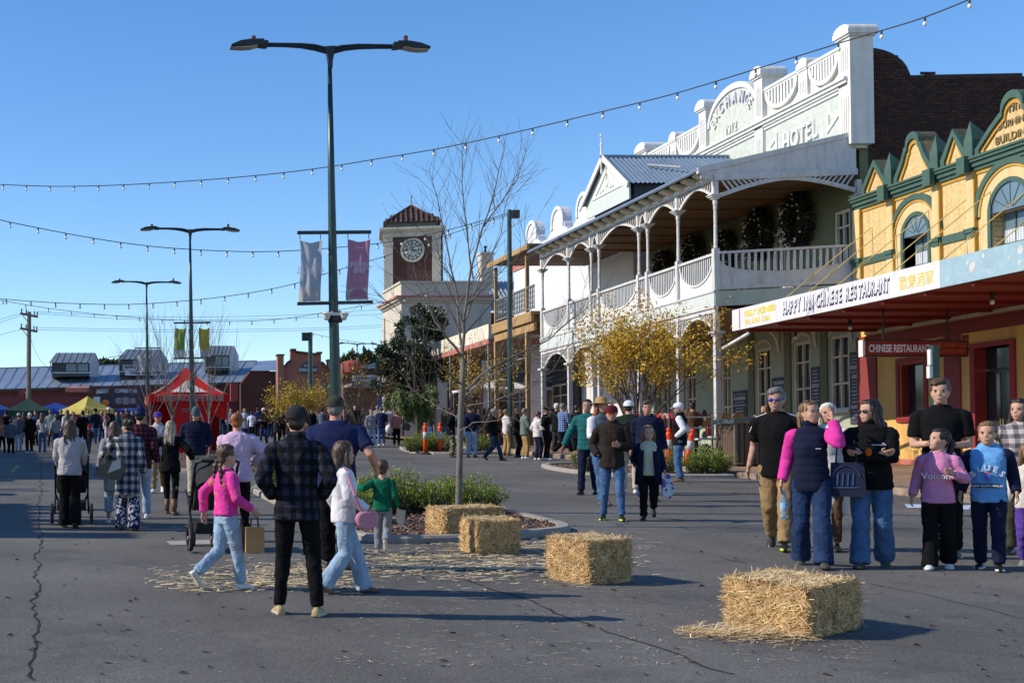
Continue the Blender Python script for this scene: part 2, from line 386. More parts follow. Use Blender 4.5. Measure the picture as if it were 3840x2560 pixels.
def make_shrub(i, g=None):
    st = MB(); fo = MB(); random.seed(50+i)
    for k in range(46):
        q = random.random()*6.28; r = .36*math.sqrt(random.random()); tip = Vector((r*math.cos(q)*1.15, r*math.sin(q)*1.15, .62*(1-.75*(r/.42)**2)+random.uniform(-.08,.12)))
        base = Vector((r*.3*math.cos(q), r*.3*math.sin(q), 0)); mid = base.lerp(tip, .5)+Vector((0,0,.05))
        st.tube([base, mid, tip], [.008,.006,.003], 4)
        for j in range(34):
            t = random.uniform(.12, 1.02); p = base.lerp(tip, t)+rnd()*.055; d = (tip-base).normalized()+rnd()*.9; d.z += .3
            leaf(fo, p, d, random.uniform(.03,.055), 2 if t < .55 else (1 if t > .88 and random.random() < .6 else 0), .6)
    me_s = st.mesh('shrub_stem', twigm); me_f = fo.mesh('shrub_foliage', g or shrubg)
    return me_s, me_f
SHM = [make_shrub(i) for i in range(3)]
def shrub(x, y, s, label, group, sx=1.):
    e = empty('shrub', (x, y, gz(y)+.08), label, 'shrub', group, random.random()*6.28)
    ms, mf = random.choice(SHM)
    for nm, me in (('stem', ms), ('foliage', mf)):
        o = bpy.data.objects.new(nm, me); own(o, e, WM[e.name] @ Matrix.Diagonal((s*sx, s*sx, s, 1)))
        if nm == 'foliage': o['kind'] = 'stuff'
random.seed(11)
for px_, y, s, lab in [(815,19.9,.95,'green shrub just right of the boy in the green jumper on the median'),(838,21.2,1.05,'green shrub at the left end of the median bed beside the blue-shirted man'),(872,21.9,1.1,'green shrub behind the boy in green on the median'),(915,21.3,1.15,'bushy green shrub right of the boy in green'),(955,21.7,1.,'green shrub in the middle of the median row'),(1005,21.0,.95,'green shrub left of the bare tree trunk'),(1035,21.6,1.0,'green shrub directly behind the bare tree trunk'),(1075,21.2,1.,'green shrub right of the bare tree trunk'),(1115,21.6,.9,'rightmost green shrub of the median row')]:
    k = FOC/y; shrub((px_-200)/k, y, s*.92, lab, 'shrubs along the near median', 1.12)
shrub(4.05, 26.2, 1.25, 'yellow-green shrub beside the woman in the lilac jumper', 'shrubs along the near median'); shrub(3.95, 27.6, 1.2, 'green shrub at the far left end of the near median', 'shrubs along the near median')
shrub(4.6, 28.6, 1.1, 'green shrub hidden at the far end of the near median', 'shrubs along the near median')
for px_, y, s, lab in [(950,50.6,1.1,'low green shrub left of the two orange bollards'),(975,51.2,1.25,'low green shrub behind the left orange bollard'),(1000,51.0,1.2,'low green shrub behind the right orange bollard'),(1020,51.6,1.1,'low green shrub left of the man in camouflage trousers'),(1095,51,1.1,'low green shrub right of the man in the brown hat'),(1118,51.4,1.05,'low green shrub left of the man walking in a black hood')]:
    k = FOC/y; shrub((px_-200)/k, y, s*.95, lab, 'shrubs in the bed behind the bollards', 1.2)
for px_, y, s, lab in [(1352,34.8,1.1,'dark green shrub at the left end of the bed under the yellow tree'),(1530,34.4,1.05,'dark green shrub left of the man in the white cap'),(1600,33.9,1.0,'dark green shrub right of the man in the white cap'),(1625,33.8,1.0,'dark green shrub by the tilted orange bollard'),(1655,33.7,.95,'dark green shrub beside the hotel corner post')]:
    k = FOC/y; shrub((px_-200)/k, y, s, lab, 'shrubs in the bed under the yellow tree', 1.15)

# -- trees
def grow(b, tips, p, d, L_, r, lev, spread, up, wob, segs=4, kids=(3,4), shrink=.68, rmin=.004, minl=.1, jit=.12, sides=7):
    pts = [p]; rs = [r]; q = p.copy(); dd = d.normalized()
    for i in range(segs):
        dd = (dd+rnd()*wob+Vector((0,0,up))).normalized(); q = q+dd*L_/segs; pts.append(q.copy()); rs.append(max(rmin*.6, r*(1-(.55 if lev else .85)*(i+1)/segs)))
    b.tube(pts, rs, sides if r > .03 else (5 if r > .01 else 3), caps=False)
    if lev == 0:
        tips += [(pts[i], dd) for i in range(1, len(pts))]; return
    nk = random.randint(*kids)
    for k in range(nk):
        t = random.uniform(.35, 1.) if k else 1.
        i = min(segs-1, int(t*segs)); pp = pts[i].lerp(pts[i+1], min(1., t*segs-i)); rr = rs[i]+(rs[i+1]-rs[i])*min(1., t*segs-i)
        az = rnd(); nd = (dd+(az-dd*az.dot(dd)).normalized()*spread*random.uniform(.6,1.2)) if k else (dd+rnd()*jit)
        grow(b, tips, pp, nd, L_*shrink*random.uniform(.75,1.15), max(rmin, rr*(.62 if k else .85)), lev-1, spread, up, wob, segs, kids, shrink, rmin, minl, jit, sides)
barkp = mat('pale_bark', (.155,.135,.112), .9, .3, 9, bump=.5, bsc=30, dirt=(.10,.085,.07), dsc=9, damt=.8)
barkd = mat('grey_twig_bark', (.16,.135,.115), .9, .3, 8)
barkr = mat('dark_bark', (.075,.055,.045), .9, .3, 8)
def tree(name, x, y, label, trunk_h, r, bark, build, group=None, cat='tree', kind2=None):
    e = empty('tree' if name is None else name, (x, y, gz(y)), label, cat, group)
    build(e, Vector((x, y, gz(y))))
    return e
# the bare young tree on the near median: limbs placed after the photograph
def near_tree(e, o):
    b = MB(); Y = o.y; random.seed(5)
    def P(x, y, dy=0): return at(x, y, Y+dy)
    tr = [P(1053,1208), P(1053,1165), P(1056,1050), P(1058,950), P(1062,880), P(1063,825)]
    b.tube(tr, [.058,.050,.046,.043,.041,.039], 10)
    b.build('trunk', barkp, e, smooth=True)
    br = MB(); tips = []
    def limb(pts, r0, r1, sub=1., lv=2):
        r0 *= .7; r1 *= .75
        n = len(pts); Q = [P(*p) for p in pts]
        # densify
        D = []
        for i in range(n-1):
            for k in range(3): D.append(Q[i].lerp(Q[i+1], k/3)+rnd()*.012)
        D.append(Q[-1]); m = len(D)
        br.tube(D, [r0+(r1-r0)*i/(m-1) for i in range(m)], 6, caps=False)
        for i in range(2, m):
            for _q in range(2 if random.random() < .9*sub else 0):
                t = (D[i]-D[i-1]).normalized(); az = rnd(); side = (az-t*az.dot(t)).normalized(); side.y *= .8
                rr = r0+(r1-r0)*i/(m-1)
                grow(br, tips, D[i], t*.75+side*.8+Vector((0,0,.25)), random.uniform(.35,.8)*(1.2-.5*i/m), max(.004, rr*.5), 1 if random.random() < .6 else 0, .7, .03, .1, 3, (2,3), .6, .0035)
    limb([(1063,830),(1066,740,-.1),(1082,620,-.1),(1110,520,0),(1140,420,.1),(1160,340,.15)], .036, .006)
    limb([(1063,830),(1053,730,.1),(1045,650,.15),(1025,560,.2),(1005,450,.25),(985,395,.3)], .03, .005)
    limb([(1085,640),(1075,560,.1),(1063,450,.2),(1062,360,.2),(1063,330,.2)], .02, .004)
    limb([(1110,520),(1150,465,.1),(1190,410,.15),(1207,350,.2)], .018, .004)
    limb([(1066,745),(1102,640,.3),(1150,540,.4),(1170,440,.5)], .022, .004)
    limb([(1060,820),(1015,760,-.25),(985,700,-.35),(975,600,-.4)], .024, .004)
    limb([(1056,880),(1000,830,-.4),(960,765,-.6),(900,700,-.7),(872,680,-.75)], .02, .004)
    limb([(1060,905),(1125,845,.3),(1185,815,.4),(1260,780,.5),(1330,720,.6),(1380,680,.7)], .028, .005)
    limb([(1060,920),(1110,870,-.2),(1160,850,-.3),(1230,800,-.4),(1300,740,-.5)], .02, .004)
    limb([(1058,935),(1140,920,-.3),(1200,895,-.5),(1270,850,-.7),(1300,800,-.8)], .017, .004)
    limb([(1056,960),(1010,935,.3),(960,905,.5),(935,880,.6)], .014, .004)
    limb([(1056,990),(1085,972,-.5),(1130,965,-.8),(1180,958,-1)], .014, .006, .3)
    limb([(1050,800),(1000,740,.5),(960,660,.6),(940,560,.7)], .018, .004)
    limb([(1072,700),(1130,640,-.4),(1180,600,-.5),(1220,540,-.6)], .014, .004)
    limb([(1045,650),(1010,600,-.2),(990,500,-.3)], .014, .004)
    br.build('branches', barkp, e, smooth=True)
tree(None, (1053-200)/151.5, 19.8, 'slender bare tree with pale trunk on the near median beside the hay bales', 0, 0, barkp, near_tree)
# autumn pear tree in front of the hotel, golden leaves on dark twigs
yel = [leafmat('gold_leaf', (.66,.40,.02), .3, .5, 5, trans=.35), leafmat('olive_leaf', (.34,.28,.03), .3, .5, 5, trans=.3), leafmat('rust_leaf', (.25,.10,.02), .3, .5, 5, trans=.3)]
def pear(seed, H, W, nl, ls, dark=.3):
    def f(e, o):
        random.seed(seed); b = MB(); tips = []
        b.tube([o, o+Vector((.02,.0,H*.12)), o+Vector((0,.03,H*.24))], [H*.018,H*.015,H*.013], 7)
        for k in range(14):
            q = k*2.4+random.random(); c = o+Vector((0,0,H*(.14+.10*random.random())))
            sp = random.uniform(.25, 1.0) if k else .05
            grow(b, tips, c, Vector((math.cos(q)*sp*W/H*1.35, math.sin(q)*sp*W/H*1.35, .85)), H*.42, H*.008, 3, .55, .05, .07, 3, (3,4), .6, .0045)
        b.build('branches', barkr, e)
        fo = MB(); n = len(tips)
        for i in range(nl):
            p, d = tips[random.randrange(n)]
            h = (p.z-o.z)/H
            if random.random() > 1.25-.55*h: continue
            a = random.random(); mi = 2 if a > .86 else (1 if a < dark else 0)
            leaf(fo, p+rnd()*.17, d*.3+rnd()*.8+Vector((0,0,-.5)), random.uniform(.6,1.2)*ls, mi, .62)
        fo.build('foliage', yel, e, kind='stuff')
    return f
tree(None, (1462-200)/78., 38.4, 'round autumn tree with golden yellow leaves in front of the white hotel', 4.9, .1, barkr, pear(21, 4.7, 3.3, 14500, .085))
tree(None, (683-200)/50., 60, 'small yellow autumn tree in front of the brick club building', 4.9, .1, barkr, pear(22, 2.9, 2.0, 5200, .1, .62))
tree(None, (1105-200)/55., 54.5, 'half bare brown tree with few yellow leaves behind the median tree', 4.9, .1, barkr, pear(23, 4.4, 4.2, 2200, .09, .4))
tree(None, (820-200)/46., 65, 'thin bare brown tree right of the lamp post in the far street', 4.9, .1, barkr, pear(24, 4.2, 2.6, 700, .09, .6))
def bare(seed, H, W, bark=barkd):
    def f(e, o):
        random.seed(seed); b = MB(); tips = []
        b.tube([o, o+Vector((.03,0,H*.2)), o+Vector((0,0,H*.32))], [H*.008,H*.0065,H*.0055], 7)
        b.build('trunk', bark, e); b = MB()
        for k in range(9):
            q = k*2.4+random.random(); sp = random.uniform(.3, .8) if k else .05; c = o+Vector((0,0,H*(.2+.12*random.random())))
            grow(b, tips, c, Vector((math.cos(q)*sp*W/H, math.sin(q)*sp*W/H, .8)), H*.38, H*.0034, 2, .5, .07, .07, 4, (3,5), .62, .0034)
        b.build('branches', bark, e)
    return f
tree(None, (395-200)/76., 39.5, 'bare twiggy tree left of the second lamp post before the red tent', 5, .1, barkd, bare(31, 5.2, 3.6))
tree(None, (480-200)/78., 38.5, 'bare twiggy tree right of the second lamp post before the red tent', 5, .1, barkd, bare(32, 4.9, 3.3))
tree(None, (345-200)/60., 50, 'distant bare tree by the third lamp post', 5, .1, barkd, bare(33, 5.0, 4.))
# dark evergreen by the post office and other foliage masses
evg = [leafmat('magnolia_leaf', (.018,.036,.016), .4, .38, 4, spec=.6), leafmat('magnolia_pale', (.05,.075,.03), .4, .4, 4, spec=.6), leafmat('magnolia_brown', (.06,.045,.02), .4, .5, 4)]
def blobtree(seed, blobs, nl, ls, mats, trunk, bark=barkr, droop=0.):
    def f(e, o):
        random.seed(seed); b = MB()
        for t in trunk: b.tube([Vector(p) for p in t[:-1]], [t[-1]*(1-.25*i) for i in range(len(t)-1)], 7)
        for c, r in blobs:
            c = Vector(c); b.tube([Vector(trunk[0][-2]), c.lerp(Vector(trunk[0][-2]), .4)+rnd()*.2, c], [.07,.05,.02], 5)
        b.build('trunk', bark, e)
        fo = MB(); tot = sum(r[0]*r[2] for c, r in blobs)
        for c, r in blobs:
            c = Vector(c); cl = [(c+Vector((v.x*r[0], v.y*r[1], v.z*r[2]))*1.0, v) for v in [rnd()*(random.random()**.4) for _ in range(max(8, int(26*r[0]*r[2])))]]
            for i in range(int(nl*r[0]*r[2]/tot)):
                p, v = random.choice(cl); d = v*.8+rnd()*.7+Vector((0,0,-droop)); a = random.random()
                q = p+rnd()*random.random()**.5*.32*min(r)
                if droop: q.z -= random.random()*droop*.8
                leaf(fo, q, d, ls*random.uniform(.6,1.25), 1 if a > .75 else (2 if a < .06 else 0), .42 if not droop else .16)
        fo.build('foliage', mats, e, kind='stuff')
    return f
Ye = 72.
def eb(x, y, rx, rz, dy=0, ry=None): k = Ye/FOC; p = at(x, y, Ye+dy); return (p, (rx*k, (ry or rx)*k, rz*k))
ev_bl = [eb(965,745,48,38), eb(930,800,52,42,-1), eb(985,800,40,50,1), eb(895,860,44,36,-1.5), eb(955,860,60,38,-.5), eb(880,810,28,24,-1), eb(1000,720,30,26,1), eb(1020,840,30,40,1), eb(905,900,30,14,-1)]
bt = at(960, 1002, Ye)
tree(None, bt.x, Ye, 'large dark glossy evergreen tree in front of the clock tower', 0, 0, barkr, blobtree(41, ev_bl, 19000, .25, evg, [(bt, at(958,930,Ye), at(955,860,Ye), .16)]))
pep = [leafmat('pepper_leaf', (.11,.17,.045), .3, .5, 3, trans=.2), leafmat('pepper_pale', (.17,.22,.07), .3, .5, 3, trans=.2), leafmat('pepper_dark', (.06,.1,.03), .3, .5, 3)]
Ye = 69.; bt = at(925, 1000, Ye)
tree(None, bt.x, Ye, 'weeping pale green pepper tree below the dark evergreen beside the white fence', 0, 0, barkr, blobtree(42, [eb(905,905,20,24), eb(935,905,24,26), eb(965,920,22,26), eb(985,905,18,24)], 5200, .34, pep, [(bt, at(925,940,Ye), at(928,905,Ye), .08)], droop=.9))
gum = [leafmat('gum_leaf', (.05,.07,.025), .4, .6, 2), leafmat('gum_pale', (.09,.10,.04), .4, .6, 2), leafmat('gum_dark', (.03,.045,.018), .4, .6, 2)]
for i, (x, y, rx, rz, Yd, lab) in enumerate([(805,832,26,16,150,'distant green gum tree above the chiropractor sign'),(855,828,24,20,140,'distant dark tree left of the evergreen'),(788,850,14,16,128,'small distant tree beside the brick club building'),(250,838,30,8,190,'faint distant tree above the grey shed roof')]):
    Ye = Yd; bt = at(x, 960, Yd)
    tree(None, bt.x, Yd, lab, 0, 0, barkr, blobtree(60+i, [eb(x,y,rx,rz), eb(x-rx*.6,y+rz*.6,rx*.7,rz*.8), eb(x+rx*.5,y+rz*.7,rx*.7,rz*.8), eb(x, y+rz*2, rx, rz*1.2)], 2600, .8, gum, [(bt, at(x, y+20, Yd), at(x, y+5, Yd), .3)]), group='distant trees behind the buildings')
# ================================================================ BUILDINGS
white = mat('white_paint', (.66,.65,.62), .6, .06, 2, bump=.08, bsc=30, dirt=(.44,.41,.35), dsc=1.6, damt=.6, streak=.35)
whitew = mat('white_weathered', (.54,.53,.52), .65, .08, 3, bump=.15, bsc=20, dirt=(.33,.29,.24), dsc=2.2, damt=.7, streak=.4)
cream = mat('cream_paint', (.62,.57,.45), .65, .08, 2, bump=.1, dirt=(.36,.31,.24), dsc=1.8, damt=.5)
pgreen = mat('pale_green_render', (.49,.52,.475), .8, .12, 5, bump=.9, bsc=26, dirt=(.40,.46,.38), dsc=6, damt=.5)
fgreen = mat('pale_green_board', (.52,.56,.53), .65, .06, 2, dirt=(.42,.46,.40), dsc=2, damt=.5)
wgreen = mat('sage_wall', (.14,.155,.09), .8, .1, 1.5, bump=.15, bsc=18, dirt=(.2,.22,.13), dsc=.9, damt=.5)  # upper verandah shade is mixed into this darker sage
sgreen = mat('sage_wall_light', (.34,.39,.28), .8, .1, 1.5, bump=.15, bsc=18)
iron = mat('blue_grey_iron', (.20,.27,.35), .42, .12, 1.2, metal=.35, dirt=(.30,.32,.33), dsc=2, damt=.5)
ironw = mat('galvanised_roof', (.28,.33,.39), .45, .12, .8, metal=.4, dirt=(.20,.2,.2), dsc=1.2, damt=.4)
boards = mat('varnished_boards', (.19,.115,.06), .6, .2, 2.5, stretch=(.5,5,1), dirt=(.12,.07,.03), dsc=1.2)
darkg = glass('dark_glass'); blueg = glass('sky_glass', (.10,.15,.19), .12)
mortar = mat('mortar', (.05,.036,.032), .95, .2, 12)
bricks = [mat('old_brick_%d' % i, c, .9, .25, 12, bump=.5, bsc=40, dirt=(.02,.015,.013), dsc=1.3, damt=.75) for i, c in enumerate([(.05,.024,.018),(.036,.019,.016),(.068,.029,.02),(.028,.017,.015)])]
mauve = mat('mauve_letter', (.50,.48,.56), .7)
black = mat('black_metal', (.018,.019,.02), .45, .2, 3); leadg = mat('lead_grey', (.22,.22,.22), .6, .2, 4)
def arc(c, r, a0, a1, n, ax='y'):
    """points on an arc in the facade plane: c=(X,Y,Z); horizontal runs along Y (or X)"""
    P = []
    for i in range(n+1):
        a = a0+(a1-a0)*i/n; u, w = r[0]*math.cos(a), r[1]*math.sin(a)
        P.append((c[0], c[1]+u, c[2]+w) if ax == 'y' else (c[0]+u, c[1], c[2]+w))
    return P
def wall_open(name, X, t, y0, y1, z0, z1, ops, m, parent):
    """wall on the plane X (facing -X), thickness t, rectangular openings (ya,yb,za,zb)"""
    b = MB(); ys_ = sorted({y0, y1, *[o[0] for o in ops], *[o[1] for o in ops]})
    for i in range(len(ys_)-1):
        a, c = ys_[i], ys_[i+1]; cuts = sorted([(o[2], o[3]) for o in ops if o[0] <= a+1e-6 and o[1] >= c-1e-6]); z = z0
        for za, zb in cuts:
            if za > z: b.box(X, X+t, a, c, z, za)
            z = zb
        if z < z1: b.box(X, X+t, a, c, z, z1)
    return b.build(name, m, parent)
def sash(parent, X, ya, yb, za, zb, fm, gm, name='window', mull=1, rails=(.5,), fr=.07, arch=0., dep=.12):
    """a window on plane X facing -X: frame proud of the glass, glazing bars, sill"""
    yc = (ya+yb)/2
    w = MB(); w.box(X+dep, X+dep+.03, ya+fr, yb-fr, za+fr, zb-fr); o = w.build('pane', gm, None)
    b = MB(); b.box(X+.02, X+dep+.02, ya, ya+fr, za, zb); b.box(X+.02, X+dep+.02, yb-fr, yb, za, zb); b.box(X+.02, X+dep+.02, ya+fr, yb-fr, zb-fr, zb); b.box(X+.02, X+dep+.02, ya+fr, yb-fr, za, za+fr)
    for k in range(mull): y = ya+(yb-ya)*(k+1)/(mull+1); b.box(X+.04, X+dep, y-.035, y+.035, za+fr, zb-fr)
    for r in rails: z = za+(zb-za)*r; b.box(X+.045, X+dep-.005, ya+fr, yb-fr, z-.03, z+.03)
    if arch:
        A = arc((X-.03, yc, zb), ((yb-ya)/2+.08, arch+.08), 0, math.pi, 10); B = arc((X-.03, yc, zb), ((yb-ya)/2-.02, arch-.02), 0, math.pi, 10); b.strip(A, B, (.1,0,0))
    win = b.build(name, fm, parent)
    o.parent = win; o.matrix_basis = WM[win.name].inverted() @ WM[o.name]
    s = MB(); s.box(X-.09, X+.02, ya-.06, yb+.06, za-.08, za); s.build('sill', fm, win)
    return win

# ---------------------------------------------------------------- the white two-storey hotel
HY0, HY1, HV, HW = 40.2, 55.6, 19.4, 24.0
def fz(Y): return gz(Y)+.15
hotel = empty('hotel', (24, 47.9, fz(47.9)), 'white two-storey 1912 hotel with arched timber verandahs and parapet', 'hotel')
HP = [40.15, 42.68, 45.0, 45.72, 49.3, 50.05, 52.4, 55.45]         # verandah post lines
ZF0, ZF1, ZR, ZC, ZB = 6.71, 7.16, 8.37, 10.12, 10.62
# walls
gwin = [(41.05,42.1,3.55,5.95),(43.25,44.3,3.5,5.95),(45.75,46.75,3.45,5.95),(48.6,49.35,2.9,5.95),(51.4,52.3,3.6,5.95),(53.6,54.5,3.6,5.95)]
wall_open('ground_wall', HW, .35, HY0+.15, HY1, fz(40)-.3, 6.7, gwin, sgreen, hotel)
for i, (a, c, z0, z1) in enumerate(gwin):
    sash(hotel, HW, a, c, z0, z1, cream, darkg, mull=1, rails=(.36,.72), fr=.09, arch=.24)
    bx('pilaster', HW-.06, HW+.03, c+.12, c+.5, fz(c)-.1, 6.6, wgreen, hotel)
for y in (40.9, 42.9, 45.2, 48, 50.6):
    b = MB(); b.prism([(HW-.02,y-.05,6.65),(HW-.5,y-.05,6.65),(HW-.42,y-.05,6.55),(HW-.12,y-.05,6.2),(HW-.02,y-.05,5.7)], (0,.1,0)); b.build('bracket', cream, hotel)
udoor = [(40.9,41.75,7.3,9.9),(44.75,45.5,7.3,9.9),(47.2,48.1,7.3,9.9),(49.7,50.5,7.3,9.9),(52.2,53,7.3,9.9)]
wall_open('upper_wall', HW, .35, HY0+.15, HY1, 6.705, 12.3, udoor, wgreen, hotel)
for a, c, z0, z1 in udoor: sash(hotel, HW, a, c, z0, z1, cream, darkg, name='french_door', rails=(.25,.8), fr=.09)
bx('side_wall', HW+.4, 36, HY1-.3, HY1-.02, 2, 12.2, white, hotel)
bx('rear_roof', HW+.4, 36, HY0+.5, HY1-.4, 12.0, 12.2, ironw, hotel)
# dark brick party wall: individual bricks in a mortar bed, arched top
wallm = MB(); prof = [(24.28,1.9),(40,1.9),(40,13.9),(29.1,13.9),(29.1,14.0),(26.45,13.95),(25.62,13.93)]+[(24.28+1.33*math.cos(a), 13.85+.95*math.sin(a)) for a in [i*math.pi/2/8 for i in range(1,9)]]
wallm.prism([(x, HY0+.13, z) for x, z in prof], (0,.3,0)); party = wallm.build('party_wall', mortar, hotel)
def in_prof(x, z):
    if x < 24.3: return False
    if z < 13.85: return x < 29.08 or z < 13.8
    if x < 25.58: return ((x-24.28)/1.33)**2+((z-13.85)/.95)**2 < .97
    return (25.95 < x < 26.4 and z < 14.05)
random.seed(3); bm = MB(); cnt = 0; r_ = 0; z = 14.72
while z > 9.3:
    x = 24.31-(.12 if r_ % 2 else 0)
    while x < 29.4:
        x1 = x+.232
        if in_prof(x+.03, z-.04) and in_prof(x1-.03, z-.04):
            xa = max(x, 24.3); j = random.uniform(-.006,.008); m_ = random.choice((0,0,1,1,2,3))
            if cnt < 300:
                bx('brick', xa, x1-.011, HY0+.105+j, HY0+.16, z-.075, z, bricks[m_], party); cnt += 1
            else: bm.box(xa, x1-.011, HY0+.105+j, HY0+.16, z-.075, z, m_)
        x = x1
    z -= .086; r_ += 1
bm.build('brickwork', bricks, party, kind='stuff')
# parapet
PXp = 23.6
bx('parapet_frieze', PXp, HW+.1, HY0-.1, HY1-.1, 11.6, 13.5, pgreen, hotel)
for z0, z1, o_ in ((13.45,13.55,.05),(13.55,13.63,.1),(13.63,13.74,.16),(13.74,13.82,.22),(13.82,13.86,.12)):
    bx('cornice', PXp-o_, HW+.1, HY0-.1-o_*.2, HY1-.1, z0, z1, white, hotel)
piers = [(39.92,40.55,15.45,1), (42.42,42.95,15.2,0), (45.15,45.7,15.75,1), (49.3,49.85,15.75,1), (51.95,52.45,15.2,0), (54.6,55.4,15.45,1)]
bx('parapet_panel', PXp+.06, HW+.05, 40.5, 45.2, 13.86, 14.75, pgreen, hotel); bx('parapet_panel', PXp+.06, HW+.05, 49.8, 54.7, 13.86, 14.75, pgreen, hotel)
for a, c, zt, big in piers:
    p_ = MB(); o_ = .1 if big else .04
    p_.box(PXp-o_, HW+.22, a, c, 11.7 if big else 13.86, zt-.42); pier = p_.build('pier', white, hotel)
    for q in range(4): bx('flute', PXp-o_-.018, PXp-o_+.01, a+.08+q*(c-a-.16)/4+.02, a+.08+(q+1)*(c-a-.16)/4-.03, 14.05, zt-.75, white, pier)
    if big:
        for q in range(4): bx('flute', PXp-o_-.018, PXp-o_+.01, a+.08+q*(c-a-.16)/4+.02, a+.08+(q+1)*(c-a-.16)/4-.03, 12.1, 13.2, white, pier)
    b = MB(); x0, x1 = PXp-o_, HW+.22; yc = (a+c)/2; e = .06 if big else .03
    b.box(x0-e, x1+e, a-e, c+e, zt-.42, zt-.36); b.box(x0-e*1.8, x1+e*1.8, a-e*1.8, c+e*1.8, zt-.36, zt-.2)
    A = [(x0-e*1.8+.02, yc+((c-a)/2+e*1.8)*math.cos(t), zt-.2+.2*math.sin(t)) for t in [i*math.pi/10 for i in range(11)]]
    b.prism(A, (x1-x0+e*3.6-.04,0,0)); b.build('pier_cap', white, pier)
for a, c in ((40.55,42.42),(42.95,45.15),(49.85,51.95),(52.45,54.6)):
    yc = (a+c)/2; L_ = (c-a)/2
    b = MB(); b.box(PXp-.02, HW+.12, a, c, 14.75, 14.93); b.box(PXp-.05, HW+.15, a, c, 14.82, 14.87); b.build('coping', white, hotel)
    A = arc((PXp-.05, yc, 14.72), (L_-.06, .74), math.pi, 2*math.pi, 16); B = arc((PXp-.05, yc, 14.72), (L_-.2, .6), math.pi, 2*math.pi, 16)
    b = MB(); b.strip(A, B, (.12,0,0)); sw = b.build('swag', white, hotel)
    n = 9
    for k in range(n):
        u = -1+2*(k+.5)/n; h = .6*math.sqrt(max(0,1-u*u*.98)); bx('baluster', PXp-.03, PXp+.07, yc+u*(L_-.2)-.055, yc+u*(L_-.2)+.055, 14.72-h, 14.74, white, sw)
# arched name panel
ya, yb = 45.7, 49.3; yc = (ya+yb)/2
P = [(PXp+.03, ya, 13.87), (PXp+.03, yb, 13.87)]+arc((PXp+.03, yc, 14.55), ((yb-ya)/2, 1.08), 0, math.pi, 18)
b = MB(); b.prism(P, (.42,0,0)); b.build('name_panel', pgreen, hotel)
A = arc((PXp-.03, yc, 14.55), ((yb-ya)/2+.02, 1.2), 0, math.pi, 22); B = arc((PXp-.03, yc, 14.55), ((yb-ya)/2-.1, .98), 0, math.pi, 22)
b = MB(); b.strip(A, B, (.52,0,0)); b.build('arch_moulding', white, hotel)
for i, ch in enumerate('EXCHANGE'):
    a = (i+.62)*math.pi/8.25; rr = (1.3, .66); y = yc+rr[0]*math.cos(a); z = 14.42+rr[1]*math.sin(a)
    rot = (math.pi/2-a)*.62
    M = face_negX((PXp-.005, y, z-.02)) @ Matrix.Rotation(rot, 4, 'Z') @ Matrix.Translation((-.16, -.05, 0))
    text('letter', ch, M, .58, white if i < 2 or i > 6 else mauve, hotel, .025, sx=.72, offset=.012)
text('date_lettering', '1912', face_negX((PXp-.005, yc+.5, 13.98)), .52, white, hotel, .025, sx=.85, offset=.008)
text('hotel_lettering', 'HOTEL', face_negX((PXp-.03, 43.95, 12.42)), .84, white, hotel, .04, sx=.74, offset=.016, space=1.1)
for y0, y1 in ((45.0,44.35),(40.7,41.35)):
    A = [(PXp-.04,y0,12.75),(PXp-.04,y1,13.15),(PXp-.04,y1,12.35)]; c_ = [sum(p[i] for p in A)/3 for i in range(3)]; B = [tuple(c_[i]+(p[i]-c_[i])*.5 for i in range(3)) for p in A]
    b = MB(); b.strip(A+[A[0]], B+[B[0]], (.06,0,0)); b.build('triangle_moulding', white, hotel)
# verandah roof: corrugated sheet, gutter, modillions, beam
def corr(name, p0, p1, d, m, parent, pitch=.16, amp=.022):
    """corrugated sheet: eave line p0->p1, slope vector d"""
    p0, p1, d = Vector(p0), Vector(p1), Vector(d); n = int((p1-p0).length/pitch*4); up = (p1-p0).cross(d).normalized(); up = up if up.z > 0 else -up
    b = MB()
    for i in range(n+1):
        q = p0.lerp(p1, i/n)+up*amp*math.sin(i*math.pi/2); b.v += [tuple(q), tuple(q+d)]
    b.f = [(2*i, 2*i+2, 2*i+3, 2*i+1) for i in range(n)]; b.m = [0]*n
    return b.build(name, m, parent)
vroof = corr('verandah_roof', (18.92, HY0-.1, 11.0), (18.92, HY1+.1, 11.0), (4.7,0,1.05), iron, hotel)
b = MB(); b.tube([(18.9,HY0-.1,10.93),(18.9,HY1+.1,10.93)], .065, 8); b.build('gutter', iron, hotel)
bx('verandah_beam', HV-.07, HV+.07, HY0-.05, HY1, ZB, ZB+.27, whitew, hotel)
bx('verandah_soffit', HV+.08, HW, HY0+.05, HY1, ZB+.3, ZB+.33, boards, hotel)
y = HY0+.25
while y < HY1:
    b = MB(); b.prism([(HV-.06,y,10.9),(18.97,y,10.9),(18.97,y,10.83),(HV-.06,y,10.68)], (0,.3,0)); b.build('modillion', cream, hotel); y += .8
for k in range(9): bx('soffit_batten', HV+.1, HW, HY0+.8+k*1.75, HY0+.88+k*1.75, ZB+.25, ZB+.298, boards, hotel)
